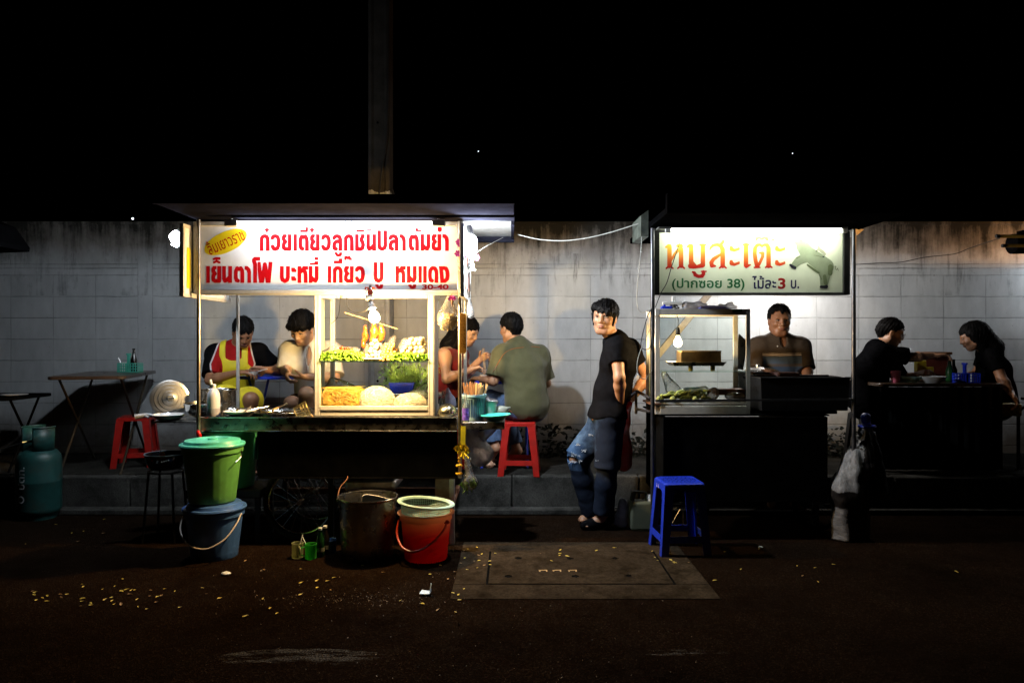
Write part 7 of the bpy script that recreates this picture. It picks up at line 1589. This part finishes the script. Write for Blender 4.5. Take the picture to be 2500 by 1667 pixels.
# push handle frame and parasol brace at the left of the cart
b = MB(); b.bar(V(1745, 700, 5.56), V(1526, 963, 5.72), .05, .035, up=(0, 1, 0)); tag(b.build('timber_prop', mat('grey_timber', (.27, .28, .29), .7, var=.25, dirt=(.15, .1, .05, .5)), bevel=.004), 'long grey timber prop leaning diagonally behind the satay cabinet', 'prop')
b = MB(); b.tube([V(1588, 972, 5.05), V(1555, 955, 5.2), V(1530, 975, 5.25)], .011, 10); b.tube([V(1588, 1005, 5.05), V(1553, 998, 5.2)], .010, 10); b.tube([V(1553, 955, 5.2), V(1553, 1010, 5.2)], .010, 10); b.build('push_handle', M['dark_pipe'], ct2)
b = MB(); b.bb((xat(1575, 5.2), 5.0, zat(985, 5.1)), (xat(1600, 5.2), 5.3, zat(981, 5.1))); b.build('side_tray', M['rust'], ct2)
# unseen lamp added behind the sign to light the wall
c = Vector((2.35, 6.45, 1.93)); t = cfl('added_rear_lamp', 'unseen white lamp added behind the pig sign under the rear of the satay roof', c, rotm(0, 0, 0), E_BACK, C_BACK)
b = MB(); b.tube([c + Vector((0, 0, .075)), Vector((2.35, 6.45, ZR2))], .004, 6); b.build('flex', M['black_cable'], t)
# ---- bulb in the satay cabinet
c = V(1655, 815, D0 + .12); cb_ = V(1655, 832, D0 + .12)
t = thing('hanging_bulb', 'small bare glowing bulb hanging in the satay cabinet', 'lamp', c)
b = MB(); b.lathe([(0, .045), (.010, .045), (.014, .035), (.016, 0), (.016, -.012), (0, -.012)], c, 18); b.build('socket', M['black_metal'], t)
b = MB(); b.lathe([(.011, -.012), (.013, -.022), (.025, -.043), (.029, -.06), (.026, -.077), (.015, -.09), (0, -.093)], c, 20); b.build('glass_bulb', M['bulb2'], t); filament(t, c + Vector((0, 0, -.06)), E_BULB2, C_BULB2, .024)
b = MB(); b.tube(curve_pts([c + Vector((0, 0, .045)), c + Vector((.002, 0, .1)), V(1650, 765, D0 + .1), V(1640, 752, D0 + .1)]), .0025, 6); b.build('flex', M['black_cable'], t)
# ---- things in and on the satay cabinet
def boxthing(name, label, cat, a, bq, m, bev=.003): b = MB(); b.bb(a, bq); return tag(b.build(name, m, bevel=bev), label, cat)
TYc = D0 + .05; tz = SS + .036
t = thing('steel_tray', 'shallow steel tray on two yellow cups in the satay cabinet', 'tray', (xat(1706, TYc), TYc + .1, tz)); b = MB()
t0, t1 = xat(1640, TYc), xat(1774, TYc); b.add([(t0 + .02, TYc + .012, tz), (t1 - .02, TYc + .012, tz), (t1 - .02, TYc + .19, tz), (t0 + .02, TYc + .19, tz), (t0, TYc, tz + .026), (t1, TYc, tz + .026), (t1, TYc + .2, tz + .026), (t0, TYc + .2, tz + .026)], [(0, 1, 2, 3), (0, 1, 5, 4), (1, 2, 6, 5), (2, 3, 7, 6), (3, 0, 4, 7)])
b.build('tray', M['steel_dk'], t, smooth=0).modifiers.new('thick', 'SOLIDIFY').thickness = .002
for i, u in enumerate((1687, 1741)):
    b = MB(); c = Vector((xat(u, TYc + .05), TYc + .06, SS + .001)); b.lathe([(0, 0), (.015, 0), (.017, .034), (0, .034)], c, 16); tag(b.build('small_cup', mat('yellow_cup', (.5, .42, .05), .4)), ('left', 'right')[i] + ' one of two yellow cups propping up the steel tray', 'cup', 'cups under the steel tray')
b = MB(); a0, a1 = xat(1663, TYc + .02), xat(1762, TYc + .02); b.bb((a0, TYc + .03, tz + .003), (a1, TYc + .17, tz + .10)); o = tag(b.build('steel_tin', mat('greasy_tin', (.28, .19, .09), .36, .8, var=.4, dirt=(.1, .05, .02, .7)), bevel=.004), 'greasy rectangular steel tin standing on the tray', 'tin')
b = MB(); b.tube([(a0, TYc + .03, tz + .102), (a1, TYc + .03, tz + .102), (a1, TYc + .17, tz + .102), (a0, TYc + .17, tz + .102)], .003, 6, closed=True); b.build('rim', M['steel'], o)
cuc = mat('cucumber_skin', (.52, .52, .14), .4, var=.4, scale=22, bump=.1); pro = None; rg = random.Random(3)
for i, (u, v, Y, yaw, tilt) in enumerate(((1616, 968, .07, 80, 0), (1632, 966, .06, 20, 8), (1651, 966, .06, 60, 22), (1668, 963, .07, 15, 18), (1684, 961, .07, 55, 25), (1701, 960, .08, 10, 22), (1705, 967, .05, 40, 25), (1722, 963, .07, 70, 10), (1678, 972, .04, 5, 0), (1642, 974, .035, 75, 0), (1724, 974, .035, 20, -4), (1695, 974, .045, 80, 0), (1661, 957, .11, 30, 10), (1640, 960, .1, 50, 0), (1612, 972, .035, 60, 0), (1715, 958, .12, 0, 10))):
    if pro is None:
        prof = [(0, -.05), (.008, -.048), (.0155, -.036), (.018, -.01), (.0175, .015), (.0135, .038), (.006, .048), (0, .05)]; b = MB(); b.lathe(prof, (0, 0, 0), 14, rotm(0, 90, 0)); pro = tag(b.build('cucumber', cuc), 'short pale green cucumber in the heap on the satay cabinet floor', 'cucumber', 'cucumbers heaped in the satay cabinet'); o = pro
    else: o = pro.copy(); COL.objects.link(o)
    p_ = V(u, v, D0 + Y); p_.z = max(p_.z, FS + .019); o.location = p_; o.rotation_euler = (rg.uniform(0, 6), R(-tilt), R(yaw)); f = rg.uniform(.85, 1.12); o.scale = (f, f, f)
bagobj('plastic_bag', 'clear plastic bag slumped in the left of the satay cabinet', 'plastic bag', [rc(P3(1622, 915, D0 + .14), P3(1640, 950, D0 + .16), .022, .045, .03), rc(P3(1640, 945, D0 + .16), P3(1662, 958, D0 + .16), .035, .02, .03)], M['bag'], .006, 81, .01)
c = V(1693, 955, D0 + .2); b = MB(); b.lathe([(.06, -.03), (.075, .008), (.08, .009), (.078, .014), (.07, .01), (.055, -.026), (0, -.03)], c, 32, rotm(-14, 4, 0)); tag(b.build('blue_bowl', mat('steel_blue_plastic', (.06, .16, .22), .35)), 'blue plastic bowl behind the cucumbers', 'bowl')
bagobj('plastic_sheet', 'milky plastic sheet laid over the blue bowl behind the cucumbers', 'plastic sheet', [rc(P3(1672, 955, D0 + .15), P3(1720, 952, D0 + .15), .018, .03, .03)], M['bag_white'], .006, 82, .006)
boxthing('chopping_block', 'thick red brown wooden chopping block in the satay cabinet', 'chopping block', (xat(1746, D0 + .16), D0 + .12, FS + .034), (xat(1815, D0 + .16), D0 + .25, FS + .076), mat('red_brown_wood', (.2, .06, .025), .5, var=.4, bump=.2), .006)
bagobj('plastic_bag', 'shiny clear bag of meat skewers in front of the chopping block', 'plastic bag', [el(P3(1742, 960, D0 + .1), (.04, .03, .045), k=.03), el(P3(1795, 967, D0 + .09), (.075, .03, .03), k=.03)], film('meat_bag', (.42, .24, .15), .35, .1, .4), .006, 83, .012, s=50)
bagobj('plastic_bag', 'white bags with red print lying on top of the satay cabinet', 'plastic bag', [rc(P3(1675, 747, D0 + .1), P3(1722, 747, D0 + .1), .03, .02, .03), rc(P3(1760, 749, D0 + .1), P3(1796, 750, D0 + .12), .022, .012, .02), rc(P3(1700, 742, D0 + .12), P3(1710, 738, D0 + .12), .016, .012, .02), rc(P3(1778, 744, D0 + .12), P3(1786, 742, D0 + .12), .016, .012, .02)], film('printed_bag', (.75, .72, .74), .2), .005, 84, .008, s=55)
b = MB(); b.prism([V(1706, 755, D0 + .05), V(1783, 755, D0 + .05), V(1770, 747, D0 + .05), V(1735, 745, D0 + .05), V(1712, 747, D0 + .05)], (0, .12, 0)); tag(b.build('folded_sheet', mat('violet_blue_plastic', (.2, .22, .62), .35, var=.2), bevel=.003), 'folded violet blue plastic sheet on top of the satay cabinet', 'plastic sheet')
c = V(1644, 752, D0 + .08); t = thing('spring_clamp', 'pale spring clamp with a blue base on top of the satay cabinet', 'clamp', c)
b = MB(); b.prism([V(1637, 747, D0 + .08), V(1652, 747, D0 + .08), V(1648, 736, D0 + .08), V(1647, 723, D0 + .08), V(1642, 722, D0 + .08), V(1641, 736, D0 + .08)], (0, .03, 0)); b.bb(V(1618, 744, D0 + .07), V(1663, 737, D0 + .1)); b.build('jaw', mat('pale_plastic', (.55, .58, .6), .35), t, bevel=.003)
b = MB(); b.bb(V(1615, 754, D0 + .06), V(1640, 748, D0 + .1)); b.bb(V(1620, 748, D0 + .07), V(1624, 742, D0 + .09)); b.build('blue_base', M['blue_plastic'], t, bevel=.004)
b = MB(); rg = random.Random(7)
for i in range(5): b.tube(curve_pts([V(1640 + i * 3, 752, D0 + .06), V(1650 + rg.uniform(-5, 5), 744, D0 + .05), V(1658 + rg.uniform(-4, 4), 752, D0 + .05), V(1645, 755, D0 + .04), V(1652, 760, D0 + .03)]), .003, 5)
b.build('wire_coil', M['black_cable'], t)
# pot and lid beside the grill, leaning steel sheet
c = Vector((xat(1850, 5.5), 5.5, zat(1012, C2) + .0))
t = thing('boiling_pot', 'steel pot with a bright lid beside the charcoal grill', 'pot', c); b = MB(); hp_ = zat(912, 5.36) - c.z
b.lathe([(0, .001), (.15, .001), (.155, .008), (.155, hp_ - .01), (.163, hp_), (.155, hp_ + .004), (.148, hp_ - .01), (.148, .01), (0, .01)], c, 44); b.build('pot_body', M['steel_dk'], t)
b = MB(); b.lathe([(.158, hp_ + .005), (.16, hp_ + .012), (.12, hp_ + .03), (.05, hp_ + .042), (.018, hp_ + .046), (.016, hp_ + .06), (0, hp_ + .062)], c, 44); b.build('lid', M['steel'], t)
boxthing('cleaver_board', 'stack of dark plates and cloth at the right of the boiling pot', 'plates', (xat(1890, 5.3), 5.2, zat(918, 5.3)), (xat(1940, 5.3), 5.36, zat(908, 5.3)), mat('maroon_cloth', (.12, .06, .06), .8), .004)
b = MB(); b.prism([V(1803, 815, 5.36), V(1823, 835, 5.36), V(1812, 903, 5.36), V(1795, 900, 5.36)], (.012, .01, 0)); tag(b.build('steel_sheet', M['steel_dk'], bevel=.002), 'dark steel sheet leaning at the right end of the satay cabinet', 'steel sheet')
# ================================================================ RIGHT SIDE AND ODDS AND ENDS
TR = .986
def plate_bowl(name, label, u, v, Y, r, h, m, z=TR):
    c = Vector((xat(u, Y), Y, z)); b = MB(); b.lathe([(0, 0), (r * .5, 0), (r * .55, .006), (r * .9, h * .8), (r, h), (r * .97, h), (r * .85, h * .75), (r * .5, .008), (0, .006)], c, 36); return tag(b.build(name, m), label, 'bowl')
plate_bowl('teal_bowl', 'teal and white bowl in front of the man in glasses', 2222, 915, 6.22, .10, .05, M['teal_pale'])
plate_bowl('white_bowl', 'white noodle bowl in the middle of the dark table at far right', 2278, 922, 6.14, .105, .055, M['ceramic'])
b = MB(); b.lathe([(0, 0), (.032, 0), (.04, .1), (.037, .1), (.03, .006), (0, .006)], Vector((xat(2187, 6.2), 6.2, TR)), 28); tag(b.build('pink_cup', mat('pink_plastic', (.5, .12, .2), .4, var=.4)), 'pink plastic cup at the left end of the dark table', 'cup')
for u, v0, lb in ((2250, 880, 'yellow packet standing behind the white noodle bowl'), (2268, 896, 'low yellow packet beside the white noodle bowl')):
    b = MB(); b.bb((xat(u - 10, 6.5), 6.5, TR), (xat(u + 12, 6.5), 6.56, zat(v0, 6.5))); tag(b.build('yellow_packet', M['yellow_apron'], bevel=.004), lb, 'packet')
t = thing('wooden_caddy', 'red brown wooden box on the dark table by the wall', 'box', V(2290, 900, 6.6)); b = MB(); b.bb((xat(2254, 6.6), 6.58, TR), (xat(2318, 6.6), 6.72, zat(866, 6.6))); b.build('box', mat('red_wood', (.17, .04, .03), .5, var=.3), t, bevel=.004); b = MB(); b.bb((xat(2252, 6.6), 6.57, zat(866, 6.6) + .001), (xat(2321, 6.6), 6.73, zat(859, 6.6))); b.build('lid', M['wood'], t, bevel=.004)
sauce('green glass sauce bottle next to the blue caddy', Vector((xat(2318, 6.3), 6.3, TR)), M['green_glass'], .2, .03); sauce('dark sauce bottle behind the green one on the dark table', Vector((xat(2328, 6.42), 6.42, TR)), M['soy'], .19, .028)
c = Vector((xat(2358, 6.2), 6.2, TR)); caddy('blue plastic condiment caddy on the dark table', c, M['blue_plastic'], 0)
jar('white jar in the left pocket of the blue caddy', c + Vector((-.055, 0, .003)), .031, .07, M['white_plastic'], False); jar('pale jar in the right pocket of the blue caddy', c + Vector((.05, 0, .003)), .036, .07, M['white_plastic'], False)
# woven chair of the woman at far right
t = thing('woven_chair', 'dark framed chair with a yellow woven seat under the woman at far right', 'chair', (xat(2458, 6.3), 6.3, SIDE_Z)); x0, x1 = xat(2424, 6.15), xat(2490, 6.15)
k = N('woven_cane'); c = k.co(); w1 = k.n('TexChecker'); w1.inputs['Scale'].default_value = 45; k.l(c, w1.inputs[0]); w1.inputs[1].default_value = (.55, .4, .06, 1); w1.inputs[2].default_value = (.28, .18, .03, 1); k.set(Base_Color=w1.outputs[0], Roughness=.6)
b = MB(); b.bb((x0, 6.12, zat(1015, 6.15)), (x1, 6.5, zat(985, 6.15))); b.build('woven_seat', k.m, t, bevel=.01)
for x in (x0 + .02, x1 - .02):
    for y in (6.14, 6.48): b = MB(); b.tube([(x, y, SIDE_Z), (x, y, zat(1015, 6.15))], .014, 10); b.build('leg', M['black_metal'], t)
b = MB(); b.tube(curve_pts([(x1 - .01, 6.13, zat(1000, 6.15)), (x1 + .05, 6.13, zat(985, 6.15)), (x1 + .06, 6.13, zat(975, 6.15)), (x1 - .0, 6.13, zat(972, 6.15))]), .012, 10); b.build('armrest', M['black_metal'], t)
# bundled canopy with bamboo poles at the right border
t = thing('rolled_canopy', 'black rolled canopy with two bamboo poles at the right border', 'canopy', V(2490, 590, 5.8)); b = MB(); b.tube([V(2470, 596, 5.8), V(2560, 594, 5.8)], .078, 18); b.build('black_roll', M['black_cloth'], t)
for u0, u1, v in ((2432, 2560, 577), (2447, 2560, 600)):
    b = MB(); b.tube([V(u0, v, 5.7), V(u1, v, 5.72)], .013, 12); pb_ = b.build('bamboo_pole', mat('bamboo', (.45, .28, .05), .5, var=.3), t); b = MB(); b.tube([V(u0 - .5, v, 5.7), V(u0 + 8, v, 5.7)], .0145, 12); b.build('pole_end', M['black_metal'], pb_)
b = MB(); b.tube([V(2556, 590, 5.8), V(2556, 590, 5.8) - Vector((0, 0, zat(590, 5.8)))], .03, 12); b.build('post', M['black_metal'], t)
# unseen lamps at right: white of the next stall, orange added for street light
def outside_lamp(label, c, col, P):
    r = .05; m = glow('outside_lamp_glow', col, 20)
    t = thing('outside_lamp', label, 'lamp', c); b = MB(); b.lathe([(0, .09), (.02, .09), (.024, .03), (0, .03)], c, 16); b.build('socket', M['white_plastic'], t); b = MB(); b.ball(c, r, None, 16, 10); b.build('glass_bulb', m, t); filament(t, c, P, col, .045); b = MB(); b.tube([c + Vector((0, 0, .09)), c + Vector((0, 0, .6))], .004, 6); b.build('flex', M['black_cable'], t)
outside_lamp('white lamp of the next stall outside the right border', Vector((5.2, 6.72, 2.0)), (.9, .95, 1), E_RIGHT)
outside_lamp('unseen orange lamp added outside the right border for the street light', Vector((5.4, 6.3, 2.47)), (1, .42, .08), E_RIGHTW)
b = MB(); b.bb((4.5, 5.0, 2.28), (8, 6.6, 2.31)); tag(b.build('light_cut_roof', M['roof_dk']), 'unseen next stall roof sized to cut the orange light beyond the right border', 'roof')  # unseen roof sized to keep the orange light off the lower wall
# tied tarpaulin bundle on the right
k = N('tarpaulin_painted_light'); g_ = k.n('NewGeometry').outputs['Position']; q = k.n('SeparateXYZ'); k.l(g_, q.inputs[0]); nz = k.noise(g_, 12, 5, .6)  # light on the left side and foot painted as silver patches
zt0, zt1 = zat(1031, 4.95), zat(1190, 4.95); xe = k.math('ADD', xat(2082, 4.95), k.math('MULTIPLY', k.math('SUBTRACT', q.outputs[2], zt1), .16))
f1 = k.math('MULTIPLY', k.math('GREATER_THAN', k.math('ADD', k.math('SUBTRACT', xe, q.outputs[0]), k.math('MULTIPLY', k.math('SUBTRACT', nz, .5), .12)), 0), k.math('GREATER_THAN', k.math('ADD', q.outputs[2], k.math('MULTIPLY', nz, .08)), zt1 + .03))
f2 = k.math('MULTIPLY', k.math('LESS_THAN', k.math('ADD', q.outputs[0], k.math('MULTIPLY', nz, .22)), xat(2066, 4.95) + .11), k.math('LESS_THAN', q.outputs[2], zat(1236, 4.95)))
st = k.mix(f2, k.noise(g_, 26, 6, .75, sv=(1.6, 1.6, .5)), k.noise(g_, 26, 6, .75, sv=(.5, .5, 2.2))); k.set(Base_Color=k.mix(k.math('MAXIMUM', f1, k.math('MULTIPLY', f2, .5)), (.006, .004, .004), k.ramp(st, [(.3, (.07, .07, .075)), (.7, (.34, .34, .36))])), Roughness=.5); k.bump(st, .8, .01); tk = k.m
t = thing('tarpaulin_bundle', 'tall silver tarpaulin bundle tied at the top, standing on the road at right', 'tarpaulin', (xat(2080, 4.95), 4.95, 0))
def folds(X, d): return d + .006 * np.sin(np.arctan2(X[:, 1] - 5.0, X[:, 0] - xat(2095, 4.95)) * 9 + X[:, 2] * 6) + wav(X, 30, 5, .012, 6, (.6, .6, 1.6)) + wav(X, 75, 6, .005, 5, (.5, .5, 1.5))
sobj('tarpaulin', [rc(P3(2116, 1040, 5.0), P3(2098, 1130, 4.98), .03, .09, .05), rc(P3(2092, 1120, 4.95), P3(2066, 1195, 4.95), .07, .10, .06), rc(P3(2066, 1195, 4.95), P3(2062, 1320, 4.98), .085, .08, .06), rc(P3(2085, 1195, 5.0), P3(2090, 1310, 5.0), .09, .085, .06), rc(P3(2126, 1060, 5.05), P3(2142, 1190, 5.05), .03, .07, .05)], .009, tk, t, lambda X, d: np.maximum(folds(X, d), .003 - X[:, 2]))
b = MB(); b.tube([P3(2116, 1040, 4.99) + np.array((.05 * math.cos(a), .05 * math.sin(a), 0)) for a in [i * .3142 for i in range(20)]], .009, 6, closed=True); b.build('blue_tie', M['blue_plastic'], t)
sobj('top_knot', [rc(P3(2116, 1036, 5.0), P3(2114, 1018, 5.0), .025, .032, .03)], .007, mat('blue_sheet', (.02, .04, .25), .4, bump=.3), t, lambda X, d: d + wav(X, 45, 8, .01))
# jerry can, hanging red bag, crumpled litter bag
c = Vector((xat(1567, 5.25), 5.25, 0)); t = thing('jerry_can', 'grey green plastic jerry can standing under the satay cart', 'jerry can', c)
jc = soft('jerry_plastic', (.24, .27, .2)); w, dp, hh = .088, .06, .205; b = MB(); b.bb((c.x - w, c.y - dp, 0), (c.x + w, c.y + dp, hh)); b.build('can_body', jc, t, bevel=.018)
b = MB(); b.prism([(c.x - w + .004, c.y - .02, hh + .0005), (c.x - w + .016, c.y - .02, hh + .062), (c.x - w + .04, c.y - .02, hh + .068), (c.x + .03, c.y - .02, hh + .062), (c.x + .035, c.y - .02, hh + .03), (c.x + .02, c.y - .02, hh + .048), (c.x - w + .05, c.y - .02, hh + .05), (c.x - w + .032, c.y - .02, hh + .03), (c.x - w + .035, c.y - .02, hh + .0005)], (0, .04, 0)); b.bb((c.x + .022, c.y - .02, hh + .0005), (c.x + .036, c.y + .02, hh + .06)); b.build('handle', jc, t, bevel=.004)
b = MB(); b.lathe([(0, 0), (.028, 0), (.028, .04), (0, .042)], c + Vector((.06, 0, hh)), 18); b.build('screw_cap', M['white_plastic'], t)
bagobj('red_bag', 'red plastic bag hanging from the push handle of the satay cart', 'plastic bag', [rc(P3(1538, 985, 5.22), P3(1525, 1030, 5.24), .018, .028, .03), rc(P3(1525, 1030, 5.24), P3(1522, 1130, 5.26), .03, .06, .05), el(P3(1518, 1095, 5.26), (.06, .05, .08), k=.05)], film('red_film', (.5, .02, .015), .15, .3, .2), .006, 91, .009, s=30)
bagobj('plastic_bag', 'crumpled bag with blue print lying between the jerry can and the young man', 'plastic bag', [el((xat(1520, 5.3), 5.3, .10), (.04, .04, .11), k=.03), el((xat(1513, 5.28), 5.28, .06), (.05, .04, .05), k=.03)], film('blue_white_bag', (.45, .5, .65), .3), .006, 92, .012, s=40)
# ---- cables
def cable(label, pts, r, m, name='cable'): b = MB(); b.tube(curve_pts(pts, 8), r, 6); tag(b.build(name, m), label, 'cable')
cable('white cable sagging from the noodle cart roof to the satay cart roof', [V(1256, 571, 5.4), V(1320, 585, 5.4), V(1390, 587, 5.3), V(1470, 573, 5.2), V(1563, 545, 5.05)], .0035, M['white_cable'])
cable('white cable looping down at the left pole of the satay cart', [V(1568, 560, 5.0), V(1564, 620, 5.0), V(1556, 700, 5.0), V(1556, 745, 5.0), V(1566, 762, 5.0), V(1590, 755, 4.98)], .0032, M['white_cable'])
cable('black cable loop hanging beside the satay cabinet', [V(1590, 754, 4.92), V(1580, 775, 4.92), V(1568, 820, 4.92), V(1565, 845, 4.92), V(1574, 853, 4.92), V(1588, 845, 4.92), V(1592, 800, 4.93)], .0032, M['black_cable'])
cable('long pale cable loop hanging low beside the satay cabinet', [V(1588, 800, 4.9), V(1566, 850, 4.9), V(1556, 885, 4.9), V(1558, 912, 4.9), V(1574, 925, 4.9), V(1592, 905, 4.92)], .003, M['white_cable'])
cable('black cable crossing the front of the pig sign', [V(1669, 566, 4.86), V(1657, 600, 4.88), V(1640, 650, 4.9), V(1628, 690, 4.91), V(1614, 715, 4.9), V(1600, 750, 4.92)], .003, M['black_cable'])
cable('short cable dangling over the pig sign lettering', [V(1749, 563, 4.88), V(1753, 575, 4.9), V(1758, 594, 4.93)], .002, M['black_cable'])
cable('thin dark cable running along the wall to the right border', [V(2085, 646, 5.6), V(2150, 642, 5.9), V(2200, 640, 6.0), V(2260, 628, 6.1), V(2330, 620, 6.1), V(2370, 605, 6.0), V(2440, 582, 5.75)], .0035, M['black_cable'])
cable('thin wire stretched from the garland to the right end of the noodle cart roof', [V(1158, 620, 4.95), V(1190, 600, 5.1), V(1228, 580, 5.4)], .002, M['white_cable'])
# ---- litter on the road: fallen leaves, every one a thing
lm = [mat('yellow_leaf', (.55, .42, .06), .6, var=.35), mat('brown_leaf', (.28, .16, .06), .7, var=.4)]
rg = random.Random(12); protos = []
for q in range(2):
    b = MB(); s_ = .02; b.add([(-s_, 0, .002), (-s_ * .4, s_ * .42, .006), (s_ * .5, s_ * .36, .004), (s_ * 1.1, 0, .003), (s_ * .5, -s_ * .36, .006), (-s_ * .4, -s_ * .42, .003), (0, 0, .001)], [(0, 1, 6), (1, 2, 6), (2, 3, 6), (3, 4, 6), (4, 5, 6), (5, 0, 6)])
    protos.append(b)
used = [None, None]
def leaf(u, v, q, sc, z=.004):
    Y = FPX * CAM_H / (v - 833.5); x = xat(u, Y)
    if -.34 < x < 1.1 and 3.8 < Y < 4.92: z = .0075
    if used[q] is None: used[q] = tag(protos[q].build('fallen_leaf', lm[q], smooth=0), ('yellow', 'brown')[q] + ' fallen leaf lying on the road', 'leaf', ('yellow', 'brown')[q] + ' fallen leaves scattered on the road'); o = used[q]
    else: o = used[q].copy(); COL.objects.link(o)
    o.location = (x, Y, z); o.rotation_euler = (rg.uniform(-.15, .15), rg.uniform(-.15, .15), rg.uniform(0, 6.28)); o.scale = (sc, sc * rg.uniform(.7, 1.1), sc)
for cu, cv, su, sv, n in ((250, 1455, 130, 16, 40), (200, 1280, 60, 25, 8), (1150, 1378, 40, 22, 18), (1100, 1470, 60, 30, 8), (1400, 1350, 160, 5, 12), (1640, 1370, 70, 12, 8), (1900, 1380, 170, 30, 10), (850, 1420, 250, 40, 12), (700, 1400, 120, 20, 6), (560, 1500, 200, 40, 6)):
    for i in range(n):
        v = cv + rg.gauss(0, sv)
        if v > 1262: leaf(cu + rg.gauss(0, su), v, 0 if rg.random() < .75 else 1, rg.uniform(.4, .8))
def scrap(name, label, c, s_, m, seed):
    tag(sobj(name, [el(c, (s_ * 1.3, s_, s_ * .45), k=.02)], .004, m, None, lambda X, d: np.maximum(d + wav(X, 90, seed, .009, 6), .002 - X[:, 2])), label, 'litter')
def gnd(u, v): Y = FPX * CAM_H / (v - 833.5); return np.array((xat(u, Y), Y, .008))
scrap('crumpled_tissue', 'crumpled white tissue on the road in front of the blue bucket', gnd(552, 1403), .022, M['white_plastic'], 3)
b = MB(); g0 = Vector(gnd(1040, 1453)); b.add([g0 + Vector(p) for p in ((-.035, -.01, .004), (.02, -.015, .004), (.025, .03, .004), (-.025, .03, .012), (.03, .005, .05), (.022, .04, .045))], [(0, 1, 2, 3), (1, 4, 5, 2)]); o = b.build('paper_carton', mat('blue_white_card', (.4, .5, .6), .6, var=.4, scale=40), smooth=0); o.modifiers.new('thick', 'SOLIDIFY').thickness = .001; tag(o, 'torn blue and white paper carton on the road left of the access cover', 'litter')
scrap('paper_scrap', 'small white paper scrap on the road right of the blue stool', gnd(1857, 1338), .012, M['white_plastic'], 4)
# gravel crumbs along the crack in the road
b = MB()
for i in range(800):
    u = rg.gauss(860, 110) if i % 2 else rg.uniform(500, 1700); v = rg.gauss(1462, 10) if i % 2 else rg.uniform(1390, 1660); p = Vector(gnd(u, v)); s_ = rg.uniform(.0015, .005); b.add([p + Vector((rg.uniform(-1, 1) * s_, rg.uniform(-1, 1) * s_, -.008 + abs(rg.gauss(0, s_)))) for _ in range(4)], [(0, 1, 2), (0, 2, 3), (0, 3, 1), (1, 3, 2)])
tag(b.build('gravel', mat('gravel_stone', (.22, .17, .13), .8, var=.5), smooth=0, merge=False), 'loose gravel crumbs strewn on the road', 'gravel', kind='stuff')
# far lamps seen over the wall
M['far'] = emit('far_lamp_glow', (.8, .85, 1), 3)
for u, v, r, lb in ((324, 534, .035, 'small white lamp far beyond the left part of the wall'), (1168, 370, .016, 'tiny pale lamp high in the dark above the noodle cart'), (1935, 375, .016, 'tiny pale lamp high in the dark above the satay cart')):
    b = MB(); b.ball(V(u, v, 24), r, None, 10, 6); tag(b.build('far_lamp', M['far']), lb, 'lamp')
